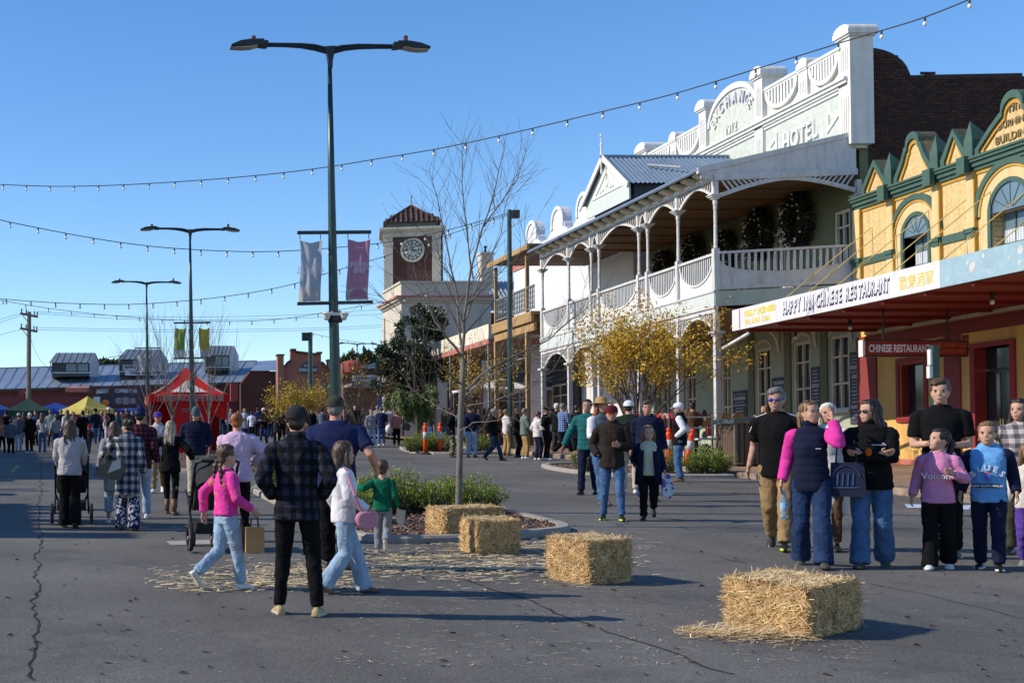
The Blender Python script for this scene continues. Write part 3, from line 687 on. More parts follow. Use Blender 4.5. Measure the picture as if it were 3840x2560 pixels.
# floor, fascia
bx('verandah_floor', HV+.05, HW, HY0, HY1, ZF0+.2, ZF1+.02, boards, hotel)
for k in range(13): bx('floor_joist', HV+.08, HW, HY0+.3+k*1.22, HY0+.38+k*1.22, ZF0+.05, ZF0+.2, boards, hotel)
bx('fascia', HV-.08, HV+.04, HY0-.08, HY1, ZF0+.02, ZF1-.02, fgreen, hotel); bx('fascia_trim', HV-.11, HV+.05, HY0-.11, HY1, ZF1-.02, ZF1+.04, whitew, hotel); bx('fascia_trim', HV-.1, HV+.05, HY0-.1, HY1, ZF0-.05, ZF0+.02, whitew, hotel)
text('fascia_lettering', 'Guest House', face_negX((HV-.083, 42.2, ZF0+.12)), .34, white, hotel, .003)
text('fascia_lettering', 'EXCHANGE HOTEL', face_negX((HV-.083, 52.6, ZF0+.12)), .34, white, hotel, .003)
# posts
def turned_post(y, x=HV, end=False):
    p = MB()
    prof = [(.075,ZF1+.04),(.075,ZR+.05),(.05,ZR+.1),(.068,ZR+.16),(.05,ZR+.22),(.058,ZR+.3),(.048,ZR+.75),(.058,ZR+.8),(.045,ZR+.84),(.05,ZR+1.1),(.045,ZR+1.3),(.06,ZR+1.36),(.052,ZR+1.45),(.07,ZR+1.5),(.07,ZC-.08)]
    p.lathe((x,y,0), prof, 10); o = p.build('post', whitew, hotel, smooth=False)
    bx('newel', x-.085, x+.085, y-.085, y+.085, ZF1+.04, ZR+.12, whitew, o)
    b = MB(); b.box(x-.1,x+.1,y-.1,y+.1,ZC-.1,ZC-.05); b.box(x-.15,x+.15,y-.15,y+.15,ZC-.05,ZC+.0); b.box(x-.19,x+.19,y-.19,y+.19,ZC,ZC+.03); b.build('capital', whitew, o)
    bx('post_head', x-.075, x+.075, y-.075, y+.075, ZC+.03, ZB, whitew, o)
for y in HP: turned_post(y)
turned_post(HY0-.05, HW-.18)
def fret(parent, X, ya, yb, zs, zt, m, ax='y', nsp=7, ex=1.7, arch_w=.075):
    """arched bracket between two posts: curved rail plus leaning spindles up to the beam"""
    yc = (ya+yb)/2; L_ = (yb-ya)/2
    az = lambda u: zs+(zt-zs-.005)*(1-min(1, abs(u))**ex)
    us = [-1+i/12 for i in range(25)]; A = [(X-.03, yc+L_*u, az(u)) for u in us]; B = [(X-.03, yc+(L_-.05)*u, max(zs-.04, az(u)-arch_w)) for u in us]
    b = MB(); b.strip(A, B, (.06,0,0) if ax == 'y' else (0,.06,0)); ar = b.build('arch', m, parent)
    for s in (-1, 1):
        for k in range(nsp):
            top = L_*(.985-.88*k/nsp); foot = foot2 = top-.12*min(1, L_)*(1-.4*k/nsp)
            zf = az(foot/L_)-.02
            # spindle leans: its top is nearer mid-span than its foot
            if zt-zf < .03: continue
            p0, p1 = ((X, yc+s*foot2, zf), (X, yc+s*top, zt+.02)) if ax == 'y' else ((yc+s*foot2, X, zf), (yc+s*top, X, zt+.02))
            bar('spindle', p0, p1, .04, .035, m, ar, (1,0,0) if ax == 'y' else (0,1,0))
    for s in (-1, 1):
        if ax == 'y': bx('arch_leg', X-.03, X+.03, yc+s*L_-.02 if s < 0 else yc+s*L_-.03, yc+s*L_+.03 if s < 0 else yc+s*L_+.02, zs-.0, zt, m, ar)
for i in range(7):
    a, c = HP[i]+.08, HP[i+1]-.08; w_ = c-a
    fret(hotel, HV, a, c, ZC+.04, ZB-.01, whitew, nsp=3 if w_ < 1 else (9 if w_ > 3 else 7))
# balustrade with scalloped openings
def balust(ya, yb, X=HV):
    yc = (ya+yb)/2; L_ = (yb-ya)/2; zt = ZR-.1; d = min(.78, L_*1.1+.25)
    lo = [(X, yc+L_*math.cos(a)*.97, zt-.02+d*math.sin(a)) for a in [math.pi+math.pi*i/16 for i in range(17)]]
    pts = [(X, ya, ZF1+.04), (X, yb, ZF1+.04), (X, yb, zt)]+lo[::-1]+[(X, ya, zt)]
    b = MB()
    for i in range(16):
        p, q = lo[i], lo[i+1]; b.prism([(X,p[1],ZF1+.04),(X,q[1],ZF1+.04),q,p], (.04,0,0))
    b.box(X, X+.04, ya, lo[0][1], ZF1+.04, zt); b.box(X, X+.04, lo[-1][1], yb, ZF1+.04, zt)
    pn = b.build('balustrade_panel', white, hotel)
    A = [(X-.035, p[1], p[2]) for p in lo]; B = [(X-.035, yc+(p[1]-yc)*.95, zt-.02+(p[2]-zt+.02)*.93) for p in lo]
    b = MB(); b.strip(A, B, (.06,0,0)); b.build('scallop_rim', white, pn)
    bx('handrail', X-.05, X+.07, ya, yb, ZR-.08, ZR, whitew, pn)
    n = max(4, int((yb-ya)/.125))
    for k in range(n):
        u = -1+2*(k+.5)/n; h = d*math.sqrt(max(0, 1-(u/.97)**2)) if abs(u) < .97 else 0
        if h > .06: bx('baluster', X+.005, X+.035, yc+u*L_-.022, yc+u*L_+.022, zt-.03-h, ZR-.07, white, pn)
for i in range(7): balust(HP[i]+.08, HP[i+1]-.08)
# verandah end (facing up the street to the camera): gable board, arch, balustrade; the floor falls outward
def ez(x): return .055*(x-HV)
EY = HY0-.1
b = MB(); b.prism([(18.95,EY,10.66),(HV,EY,10.62),(HW-.25,EY,10.64+.16),(HW-.25,EY,12.12),(18.95,EY,10.96)], (0,.05,0)); b.build('end_board', whitew, hotel)
b = MB(); b.prism([(18.85,EY-.04,10.98),(HW-.2,EY-.04,12.14),(HW-.2,EY-.04,12.0),(18.85,EY-.04,10.8)], (0,.12,0)); b.build('barge_board', whitew, hotel)
bar('end_beam', (HV-.05,EY-.03,10.68), (HW-.25,EY-.03,10.86), .2, .1, whitew, hotel, (0,1,0))
xa, xb = HV+.1, HW-.28; xc = (xa+xb)/2; L_ = (xb-xa)/2
def end_arc(d):
    return [(xc+L_*math.cos(a)*(1-d*.2), EY-.04, ZC+.06+.46*(1-abs(math.cos(a))**1.6)-d+ez(xc+L_*math.cos(a))*.7) for a in [math.pi*i/20 for i in range(21)]]
b = MB(); b.strip(end_arc(0), end_arc(.12), (0,.06,0)); ea = b.build('end_arch', whitew, hotel)
for s in (-1, 1):
    for k in range(9):
        t0 = xc+s*(L_-.06-k*.16); f0 = t0-s*(.26-.016*k); cz = (f0-xc)/L_
        zf = ZC+.03+.46*(1-min(1,abs(cz))**1.6)+ez(f0)*.7
        bar('spindle', (f0,EY-.01,zf), (t0,EY-.01,10.62+ez(t0)*.7), .05, .04, whitew, ea, (0,1,0))
b = MB(); n = 18; zt = lambda x: ZR+ez(x)-.14
sc = [(xa+(xb-xa)*i/n, zt(xa+(xb-xa)*i/n)-.12-.42*math.sqrt(max(0, 1-(2*i/n-1)**2))) for i in range(n+1)]
for i in range(n):
    (x0, z0), (x1, z1) = sc[i], sc[i+1]; b.prism([(x0,EY,ZF1+ez(x0)+.04),(x1,EY,ZF1+ez(x1)+.04),(x1,EY,z1),(x0,EY,z0)], (0,.05,0))
ep = b.build('end_balustrade_panel', whitew, hotel)
for i in range(21):
    x = xa+(xb-xa)*(i+.5)/21; k = (x-xa)/(xb-xa)*2-1; z0 = zt(x)-.14-.42*math.sqrt(max(0,1-k*k)); bx('baluster', x-.03, x+.03, EY-.02, EY+.04, z0, ZR+ez(x)-.06, whitew, ep)
bar('handrail', (xa-.05,EY,ZR-.02), (xb,EY,ZR+ez(xb)-.02), .07, .12, whitew, ep, (0,1,0))
bar('end_trim', (HV-.05,EY-.02,ZF1+.1), (xb,EY-.02,ZF1+ez(xb)+.1), .12, .06, whitew, hotel, (0,1,0))
bar('end_fascia', (HV-.05,EY+.03,(ZF0+ZF1)/2), (xb+.4,EY+.03,(ZF0+ZF1)/2+ez(xb)), .46, .06, mat('grey_green_board', (.40,.45,.40), .7, .1, 2), hotel, (0,1,0))
# street gable in the verandah roof
GY, GX = 47.75, 19.05
for s in (-1, 1):
    corr('gable_roof', (GX-.15, GY+s*2.15, 11.72), (24.2, GY+s*2.15, 11.72), (0,-s*2.15,1.42), iron, hotel, .16, .022)
    bar('barge_board', (GX-.12,GY+s*2.25,11.62), (GX-.12,GY,13.12), .2, .05, white, hotel, (1,0,0))
b = MB(); b.tube([(GX-.2,GY,13.16),(23.8,GY,13.16)], .06, 8); b.build('ridge_cap', iron, hotel)
b = MB(); b.prism([(GX+.05,GY-1.95,11.2),(GX+.05,GY+1.95,11.2),(GX+.05,GY+1.95,11.78),(GX+.05,GY,13.05),(GX+.05,GY-1.95,11.78)], (.06,0,0)); gb = b.build('gable_board', fgreen, hotel)
A = [(GX+.02,GY-1.35,11.78),(GX+.02,GY,12.72),(GX+.02,GY+1.35,11.78)]; B = [(GX+.02,GY-1.0,11.87),(GX+.02,GY,12.56),(GX+.02,GY+1.0,11.87)]
b = MB(); b.strip(A+[A[0]], B+[B[0]], (.05,0,0)); b.build('triangle_moulding', white, gb)
for q, (dy, z, r) in enumerate([(0,12.15,.13),(-.35,12.0,.09),(.35,12.0,.09),(-.6,11.94,.06),(.6,11.94,.06),(0,12.36,.06)]):
    b = MB(); b.ell((GX+.04,GY+dy,z), (.04,r,r), 8, 6); b.build('plaster_ornament', white, gb)
for y in (GY-1.8, GY+1.7): bx('gable_cheek', GX+.3, 23.6, y, y+.1, 11.0, 11.75, mat('dark_cheek', (.05,.055,.06), .8), hotel)
b = MB(); b.lathe((GX-.14,GY,12.5), [(.03,0),(.05,.1),(.03,.2),(.045,.5),(.06,.7),(.04,.78),(.035,1.0),(.05,1.1),(.02,1.2),(.018,1.36),(.045,1.41),(.045,1.46),(.01,1.5)], 8); b.build('finial', white, hotel)
bar('floodlight_tube', (20.2,GY-.95,12.62), (21.2,GY-1.3,12.45), .1, .1, white, hotel, (0,0,1), 'cyl')
# ground floor posts and arches
for i, y in enumerate(HP):
    if i in (2,5): continue
    z0 = fz(y)
    o = bx('ground_post', HV-.08, HV+.08, y-.08, y+.08, z0+.72, 5.9, whitew, hotel)
    bx('post_shoe', HV-.06, HV+.06, y-.06, y+.06, z0, z0+.72, leadg, o)
    b = MB(); b.box(HV-.12,HV+.12,y-.12,y+.12,5.8,5.86); b.box(HV-.18,HV+.18,y-.18,y+.18,5.86,5.93); b.build('capital', whitew, o); bx('post_head', HV-.075, HV+.075, y-.075, y+.075, 5.93, 6.5, whitew, o)
gp = [HP[0],HP[1],HP[3],HP[4],HP[6],HP[7]]
bx('ground_beam', HV-.05, HV+.05, HY0-.05, HY1, 6.52, 6.66, whitew, hotel)
for i in range(5): fret(hotel, HV, gp[i]+.08, gp[i+1]-.08, 5.95, 6.5, whitew, nsp=10 if gp[i+1]-gp[i] > 3 else 9, ex=2.1)
bx('ground_soffit', HV+.06, HW, HY0+.05, HY1, 6.62, 6.66, boards, hotel)
# menu boards on the hotel wall
slate = mat('menu_board', (.035,.037,.05), .6, .3, 6, dirt=(.25,.22,.22), dsc=14, damt=.5)
scr = mat('board_script', (.35,.33,.36), .8, .5, 20)
for y0, y1, z0, z1 in ((40.42,40.98,3.1,5.35),(42.65,43.18,3.5,5.05),(44.75,45.65,3.75,4.85),(47.4,48.4,3.4,4.55)):
    o = bx('menu_board', HW-.04, HW-.005, y0, y1, z0, z1, slate, hotel); zz = z1-.12
    random.seed(int(y0*10))
    while zz > z0+.12:
        hh = random.choice((.03,.03,.05,.12)); ww = random.uniform(.25,.42)*(y1-y0); bx('board_lettering', HW-.046, HW-.041, (y0+y1)/2-ww, (y0+y1)/2+ww, zz-hh, zz, scr, o); zz -= hh+.07
# fairy-light wreaths: things of their own, hung on the upper wall
wl_ = [leafmat('wreath_leaf', (.012,.016,.010), .4, .6, 8), leafmat('wreath_leaf_dark', (.006,.008,.006), .4, .6, 8)]
bulbm = mat('frosted_bulb', (.75,.73,.66), .35, .05, 2, spec=.6)
random.seed(9); fo = MB()
for i in range(2600):
    a, t = random.random()*6.283, random.random()*6.283; rr = .2*math.sqrt(random.random()); c = Vector((rr*1.25*math.cos(t)-.25, (.62+rr*1.3*math.sin(t))*math.cos(a), (.72+rr*1.3*math.sin(t))*math.sin(a)))
    leaf(fo, c, rnd(), random.uniform(.07,.14), random.randint(0,1), .6)
for i in range(0):
    r = .62*math.sqrt(random.random()); a = random.random()*6.283; leaf(fo, Vector((-.05-.1*random.random(), r*math.cos(a), r*1.1*math.sin(a))), rnd(), .13, 1, .7)
fom = fo.mesh('wreath_foliage', wl_); lt = MB()
for i in range(46):
    a = random.gauss(math.pi, .9) if i < 34 else random.random()*6.283; r_ = .62+random.uniform(-.16,.2); lt.ell((-.5+.06*random.random(), -r_*math.cos(a), (r_+.1)*math.sin(a)), (.036,.036,.036), 6, 4)
ltm = lt.mesh('wreath_lights', bulbm)
for i, (y, z, s, lab) in enumerate([(43.5,9.95,1.0,'dark leafy fairy-light wreath nearest the verandah end on the upper hotel wall'),(46.0,9.95,.98,'dark leafy wreath second from the verandah end on the upper hotel wall'),(48.5,9.7,.9,'dark leafy wreath in the middle of the five on the hotel wall'),(51.0,9.95,.9,'dark leafy wreath fourth from the verandah end on the hotel wall'),(53.7,9.8,.9,'dark leafy wreath farthest from the verandah end on the hotel wall')]):
    e = empty('wreath', (HW-.02, y, z), lab, 'wreath', 'wreaths on the upper hotel wall')
    for nm, me in (('foliage', fom), ('light', ltm)):
        o = bpy.data.objects.new(nm, me); own(o, e, WM[e.name] @ Matrix.Diagonal((s,s,s,1)))
        if nm == 'foliage': o['kind'] = 'stuff'
    bar('cord', (HW-.1,y,z+.8*s), (HW-.1,y,10.85), .012, .012, black, e)
e = empty('air_conditioner', (HW-.5, 43.0, 7.2), 'white air conditioner unit standing on the upper verandah floor', 'air conditioner')
bx('casing', HW-.75, HW-.3, 42.5, 43.5, 7.2, 8.1, white, e); b = MB(); b.lathe((0,0,0), [(.3,0),(.3,.03)], 16); o = b.build('fan_grille', leadg, e); M = Matrix.Translation((HW-.76,43.05,7.65)) @ Matrix.Rotation(R(-90),4,'Y'); o.matrix_basis = WM[e.name].inverted() @ M; WM[o.name] = M

# ---------------------------------------------------------------- the yellow restaurant building
ylw = mat('ochre_wall', (.66,.40,.12), .75, .1, 1.2, bump=.12, bsc=12, dirt=(.33,.19,.06), dsc=.9, damt=.65, streak=.3)
ylr = mat('yellow_roughcast', (.60,.43,.20), .9, .2, 16, bump=1., bsc=22, dirt=(.40,.25,.09), dsc=2.5, damt=.7, streak=.4)
yls = mat('yellow_smooth', (.62,.46,.23), .75, .08, 2, dirt=(.38,.26,.11), dsc=2, damt=.6, streak=.3)
ylt = mat('mustard_trim', (.46,.25,.04), .7, .15, 3)
grn = mat('dark_green_trim', (.05,.10,.078), .6, .12, 3, bump=.1, dirt=(.04,.09,.07), dsc=4, damt=.5)
redp = mat('oxide_red', (.26,.022,.02), .6, .15, 1.5); redd = mat('dull_red_pier', (.22,.035,.035), .65, .15, 1.5, dirt=(.12,.03,.03), dsc=1.5)
RY0, RY1, RX = 26.0, 39.95, 23.6
rest = empty('restaurant_building', (24, 33, fz(33)), 'yellow and green 1911 shop building with scalloped parapet and red awning', 'restaurant')
rop = [(36.75,37.85,3.2,4.75),(33.25,34.65,fz(34)+.05,4.9),(29.6,31.6,fz(31)+.6,4.6)]
wall_open('ground_wall', RX, .35, RY0, RY1-.02, fz(30)-.4, 6.1, rop, ylw, rest)
for a, c in ((38.95,39.9),(35.2,35.85),(32.2,32.7)): bx('pier', RX-.05, RX+.05, a, c, fz(a), 5.7, redd, rest)
bx('frieze', RX-.06, RX+.04, RY0, RY1-.03, 5.35, 5.7, redd, rest)
for yq in (36.05, 35.0):
    for k in range(3):
        for q in range(2): bx('frieze_block', RX-.045, RX+.02, yq-.12+q*.13, yq-.03+q*.13, 5.3-.16*k-.12, 5.3-.16*k, redd, rest)
b = MB(); b.box(RX-.08, RX-.02, RY0, RY1, fz(30)-.3, fz(30)-.29); 
plinth = mat('pink_plinth', (.46,.15,.11), .8, .15, 2, dirt=(.25,.12,.08), dsc=2)
b = MB()
for k in range(12):
    y0 = 34.9+k*.42; y1 = y0+.42; b.add([(RX-.012,y0,fz(y0)),(RX-.012,y1,fz(y1)),(RX-.012,y1,fz(y1)+.16),(RX-.012,y0,fz(y0)+.16)], [(0,3,2,1)])
b.build('plinth', plinth, rest)
sash(rest, RX, 36.75, 37.85, 3.2, 4.75, redp, darkg, mull=0, rails=(), fr=.06, dep=.2)
for (a, c, z0, z1) in ((36.6,38.0,3.05,4.9),):
    b = MB(); b.box(RX-.05,RX+.02,a,a+.14,z0,z1); b.box(RX-.05,RX+.02,c-.14,c,z0,z1); b.box(RX-.05,RX+.02,a+.14,c-.14,z1-.14,z1); b.box(RX-.07,RX+.02,a+.14,c-.14,z0,z0+.1); b.build('window_surround', redp, rest)
a, c, z0, z1 = rop[1]
b = MB(); b.box(RX-.06,RX+.3,a-.14,a+.04,z0-.1,z1+.14); b.box(RX-.06,RX+.3,c-.04,c+.14,z0-.1,z1+.14); b.box(RX-.06,RX+.3,a+.04,c-.04,z1,z1+.14); b.build('door_surround', redp, rest)
dk = mat('dark_door', (.012,.012,.016), .35, .3, 2)
for k in range(2):
    y0 = a+.06+k*(c-a-.12)/2; y1 = y0+(c-a-.12)/2; d_ = MB(); d_.box(RX+.25,RX+.3,y0,y1,z0,4.3); o = d_.build('door', dk, rest)
    b = MB(); b.box(RX+.235,RX+.25,y0+.1,y1-.1,z0+.5,4.2); b.build('pane', darkg, o); bar('handle', (RX+.2,y1-.05 if k == 0 else y0+.05,z0+.9), (RX+.2,y1-.05 if k == 0 else y0+.05,z0+1.3), .03, .03, mat('brass', (.5,.36,.12), .3, metal=.8), o)
bx('transom_window', RX+.25, RX+.3, a+.06, c-.06, 4.34, z1, darkg, rest)
sash(rest, RX, 29.6, 31.6, fz(31)+.6, 4.6, redp, darkg, mull=1, rails=())
# upper storey
awins = [(36.45,37.55,6.2,8.35),(32.5,33.9,6.2,8.35)]
wall_open('upper_wall', RX, .4, RY0, RY1, 6.105, 9.6, [(a,c,z0,z1+.0) for a,c,z0,z1 in awins], ylr, rest)
for a, c, z0, z1 in awins:
    yc = (a+c)/2; w_ = (c-a)/2
    b = MB(); b.box(RX+.3,RX+.33,a,c,z0,z1); wn_ = b.build('window', blueg, rest)
    A = arc((RX-.012,yc,z1), (w_+.01,w_+.01), 0, math.pi, 14)
    b = MB(); b.prism(A, (.09,0,0)); b.build('pane', blueg, wn_)
    for r0, r1, t, m_ in ((w_, w_+.12, .05, grn), (w_+.12, w_+.38, .035, yls), (w_+.38, w_+.46, .06, ylt), (w_+.46, w_+.62, .09, grn)):
        b = MB(); b.strip(arc((RX-t,yc,z1), (r1,r1), 0, math.pi, 20), arc((RX-t,yc,z1), (r0,r0), 0, math.pi, 20), (t+.02,0,0))
        for s in (-1, 1):
            ya_, yb_ = sorted((yc+s*r0, yc+s*r1))
            if m_ is not ylt and r1 < w_+.4: b.box(RX-t, RX+.3 if r0 == w_ else RX+.01, ya_, yb_, z0, z1)
        b.build('window_arch', m_, wn_)
    for k in range(2): bx('glazing_bar', RX+.27, RX+.3, a+(c-a)*(k+1)/3-.02, a+(c-a)*(k+1)/3+.02, z0, z1, grn, wn_)
    bx('transom', RX+.26, RX+.3, a, c, 7.5, 7.56, grn, wn_)
    for k in range(1,6):
        t = math.pi*k/6; bar('glazing_bar', (RX-.014,yc+.1*math.cos(t),z1+.1*math.sin(t)), (RX-.014,yc+w_*math.cos(t),z1+w_*math.sin(t)), .025, .02, grn, wn_)
    b = MB(); n_ = 26
    for k in range(n_): y0 = a+.05+(c-a-.1)*k/n_; b.box(RX+.27+.012*(k % 2), RX+.295, y0, y0+(c-a-.1)/n_, z0, 7.9)
    b.build('curtain', mat('lace_curtain', (.5,.52,.55), .9), wn_)
pil = [(39.55,39.93),(38.0,38.22),(37.95,38.25),(35.92,36.14),(34.5,34.72),(31.4,31.62)]
for a, c in ((39.6,39.93),(37.98,38.24),(35.9,36.16),(34.48,34.74),(31.4,31.66)):
    o = bx('pilaster', RX-.1, RX+.01, a, c, 6.1, 9.6, yls, rest); bx('pilaster_edge', RX-.098, RX+.005, a-.05, a, 6.1, 9.6, ylt, o)
    b = MB(); b.box(RX-.16,RX+.01,a-.06,c+.06,7.98,8.1); b.box(RX-.13,RX+.01,a-.03,c+.03,7.86,7.98); b.build('impost', grn, o)
for a, c in ((38.24,39.6),(34.74,35.9),(26,31.4)): bx('string_course', RX-.05, RX+.01, a, c, 7.88, 8.1, grn, rest)
for z0, z1, o_, m_ in ((9.5,9.6,.03,ylt),(9.6,9.7,.08,grn),(9.7,9.82,.14,grn),(9.82,9.9,.2,grn),(9.9,9.96,.24,grn)): bx('cornice', RX-o_, RX+.42, RY0, RY1, z0, z1, m_, rest)
for y in (38.11,36.03,34.61,31.53): 
    b = MB(); b.box(RX-.34,RX-.2,y-.16,y+.16,9.55,10.0); b.build('cornice_block', grn, rest)
# parapet gables and spikes
def gable(pts, dep=.5):
    """outline in (Y,Z), base at 9.96: roughcast field, mustard inner line, green coping"""
    yc = sum(p[0] for p in pts)/len(pts); n = len(pts)
    def ins(d):
        return [(yc+(y-yc)*(1-d/ (max(p[0] for p in pts)-yc)), 9.97+(z-9.97)*(1-d*1.25/(max(p[1] for p in pts)-9.97))) for y, z in pts]
    o1, o2 = ins(.16), ins(.27)
    b = MB(); b.prism([(RX+.05,y,z) for y, z in pts], (dep-.06,0,0)); g = b.build('gable', ylr, rest)
    b = MB(); b.strip([(RX-.06,y,z) for y, z in pts], [(RX-.06,y,z) for y, z in o1], (dep+.08,0,0)); b.build('coping', grn, g)
    b = MB(); b.strip([(RX-.0,y,z) for y, z in o1], [(RX-.0,y,z) for y, z in o2], (.06,0,0)); b.build('gable_edge', ylt, g)
    return g
def tri(yc, w, zt): return [(yc-w,9.97),(yc-w,10.2),(yc,zt),(yc+w,10.2),(yc+w,9.97)]
def ogee(yc, w, zt, r):
    P = [(yc-w,9.97),(yc-w,10.15),(yc-w*.62,10.6),(yc-r*1.22,zt-r*1.25),(yc-r*1.02,zt-r*1.15)]
    P += [(yc+r*math.cos(a), zt-r+r*math.sin(a)) for a in [math.pi-math.pi*i/10 for i in range(11)]]
    return P+[(2*yc-y, z) for y, z in P[:5][::-1]]
gable(tri(38.9,.62,10.95)); gable(ogee(37.07,.86,11.32,.3)); gable(tri(35.32,.52,10.95)); bigg = gable(ogee(33.05,1.4,11.36,.40)); gable(tri(30.6,.6,10.95)); gable(ogee(28.6,.86,11.32,.3))
for y in (38.11,36.03,34.61,31.5):
    b = MB(); b.box(RX-.12,RX+.42,y-.17,y+.17,9.97,10.45); b.add([(RX-.12,y-.17,10.45),(RX+.42,y-.17,10.45),(RX+.42,y+.17,10.45),(RX-.12,y+.17,10.45),(RX-.05,y,10.98)], [(0,1,4),(1,2,4),(2,3,4),(3,0,4)]); b.build('spike', grn, rest)
letb = mat('bronze_letter', (.24,.19,.09), .6)
for s_, sz, z, w_ in (('1911',.28,10.82,.30),("DURNINGS",.26,10.48,.66),('BUILDINGS',.29,10.12,.86)):
    text('parapet_lettering', s_, face_negX((RX+.03, 33.05, z)), sz, letb, bigg, .02, 'CENTER', sx=w_*2/(len(s_)*.66*sz))
# awning
AX = 19.6
rsof = mat('red_soffit', (.19,.014,.012), .55, .15, 1.2)
bx('awning_soffit', AX+.05, RX, 26.2, 39.45, 5.86, 5.92, rsof, rest)
for k in range(8): bx('awning_rafter', AX+.06, RX-.06, 27.2+k*1.65, 27.28+k*1.65, 5.78, 5.86, rsof, rest)
bx('awning_batten', RX-.1, RX-.06, 26.2, 39.4, 5.74, 5.84, cream, rest)
corr('awning_roof', (AX+.04,26.2,6.3), (AX+.04,39.45,6.3), (4.0,0,.1), ironw, rest)
signw = mat('white_sign_board', (.62,.61,.63), .55, .05, 3, dirt=(.42,.38,.33), dsc=3, damt=.6, streak=.4); signb = mat('sky_blue_board', (.27,.40,.46), .6, .08, 2, dirt=(.42,.50,.52), dsc=6, damt=.7)
o = bx('awning_fascia', AX-.04, AX+.04, 29.85, 39.5, 5.87, 6.5, signw, rest); bx('awning_fascia', AX-.04, AX+.04, 26.2, 29.845, 5.87, 6.5, signb, rest)
bx('awning_end', AX+.04, RX, 39.45, 39.5, 5.88, 6.42, mat('slate_blue_end', (.09,.11,.14), .6), rest)
bx('fascia_stripe', AX-.046, AX-.041, 39.02, 39.06, 5.9, 6.47, redp, rest)
yt = mat('yellow_lettering', (.66,.50,.03), .6); ink = mat('navy_ink', (.03,.03,.06), .6); inkp = mat('letter_white', (.72,.70,.76), .6)
text('sign_lettering', 'FULLY LICENSED', face_negX((AX-.043,38.75,6.22)), .235, yt, rest, .003, offset=.01)
text('sign_lettering', 'PH. 6343 1366', face_negX((AX-.043,38.75,5.97)), .24, yt, rest, .003, offset=.004)
hap = 'HAPPY INN CHINESE RESTAURANT'
adv = [.62 if c in ' I' else (1.1 if c in 'HN' else 1.) for c in hap]; tot_ = sum(adv)
for i, ch in enumerate(hap):
    if ch == ' ': continue
    y = 36.6-sum(adv[:i])/tot_*(36.6-31.72); tl = (.05, -.08, .03, -.03)[i % 4]
    for mm, dx, off, ext, dz in ((ink, .0, .030, .002, 0), (inkp, -.006, .0, .002, .0)):
        M = face_negX((AX-.044+dx, y, 6.04)) @ Matrix.Rotation(tl, 4, 'Z') @ Matrix.Translation((.0 if dz == 0 else .0, (.02 if mm is inkp else -.012), 0))
        text('letter', ch, M, .5, mm, rest, ext, sx=.5, offset=off, shear=.1)
text('sign_lettering', '歡樂酒家', face_negX((AX-.043,31.35,6.03)), .36, yt, rest, .003, sx=.9)
# peeling patches on the blue board
pl = mat('peeled_board', (.52,.50,.48), .8, .15, 9)
random.seed(8)
for yq, zq, r in ((28.75,6.18,.16),(28.9,6.3,.05),(28.4,6.36,.06),(27.6,6.2,.05),(27.3,6.05,.07),(27.25,6.3,.1)):
    P = [(AX-.043, yq+r*random.uniform(.4,1.1)*math.cos(a), zq+r*random.uniform(.5,1.2)*math.sin(a)) for a in [i*6.283/11 for i in range(11)]]
    b = MB(); b.add(P, [tuple(range(11))]); b.build('peeled_patch', pl, rest)
rodm = mat('yellow_rod', (.55,.40,.12), .5, .2, 5)
for y in (39.1, 37.9, 36.4, 34.8, 33.9, 31.9, 30.1):
    b = MB(); p0, p1 = Vector((AX+.6,y,6.2)), Vector((RX-.02,y,8.95)); b.tube([p0, p1], .014, 6)
    mid = p0.lerp(p1, .45); d = (p1-p0).normalized(); up = Vector((-.79,0,1)).normalized()
    for s in (-1, 1): b.tube([mid-d*.17, mid-d*.1+up*.045*s, mid+d*.1+up*.045*s, mid+d*.17], .009, 5)
    b.build('tie_rod', rodm, rest)
# hanging sign and lamps under the awning
e = empty('hanging_sign', (21.33, 33.6, 4.65), 'long red hanging sign reading CHINESE RESTAURANT under the awning', 'sign')
bx('sign_box', 20.02, 22.65, 33.55, 33.72, 4.63, 5.0, mat('sign_red', (.24,.018,.015), .45), e); 
b = MB(); b.box(20.0,22.67,33.54,33.73,5.0,5.03); b.box(20.0,22.67,33.54,33.73,4.6,4.63); b.box(22.65,22.68,33.54,33.73,4.63,5.0); b.build('sign_frame', black, e); bx('end_panel', 19.96, 20.018, 33.54, 33.73, 4.6, 5.03, white, e)
text('sign_lettering', 'CHINESE RESTAURANT', face_negY((20.12,33.545,4.72)), .27, inkp, e, .004, sx=.56, offset=.006)
text('sign_lettering', 'TAKE AWAY FOOD', face_negY((21.72,33.545,4.84)), .17, mat('dim_orange', (.42,.12,.02), .6), e, .004, sx=.68, shear=.2); text('sign_lettering', 'AIR CONDITIONED', face_negY((21.78,33.545,4.69)), .13, MATS['dim_orange'], e, .004, sx=.7)
for x in (20.55, 22.2): bar('hanger', (x,33.63,5.03), (x,33.63,5.87), .03, .03, black, e)
for i, (x, y, lab) in enumerate(((21.2,36.2,'white bulb lamp under the red awning above the hanging sign'),(21.2,30.5,'white bulb lamp under the red awning nearest the camera'),(21.2,39,'white bulb lamp under the far end of the red awning'))):
    e = empty('bulb_lamp', (x,y,5.6), lab, 'lamp', 'lamps under the red awning'); b = MB(); b.lathe((x,y,5.66), [(.03,0),(.05,.08),(.05,.2)], 8); b.build('socket', black, e); b = MB(); b.ell((x,y,5.62), (.05,.05,.06), 10, 6); b.build('bulb', bulbm, e)
b = MB(); b.tube([at(1661,800,38.9),at(1719,766,37.5)], .05, 10); b.build('tube_light', white, None, 'white tubular light leaning out below the awning end', 'lamp', smooth=True)
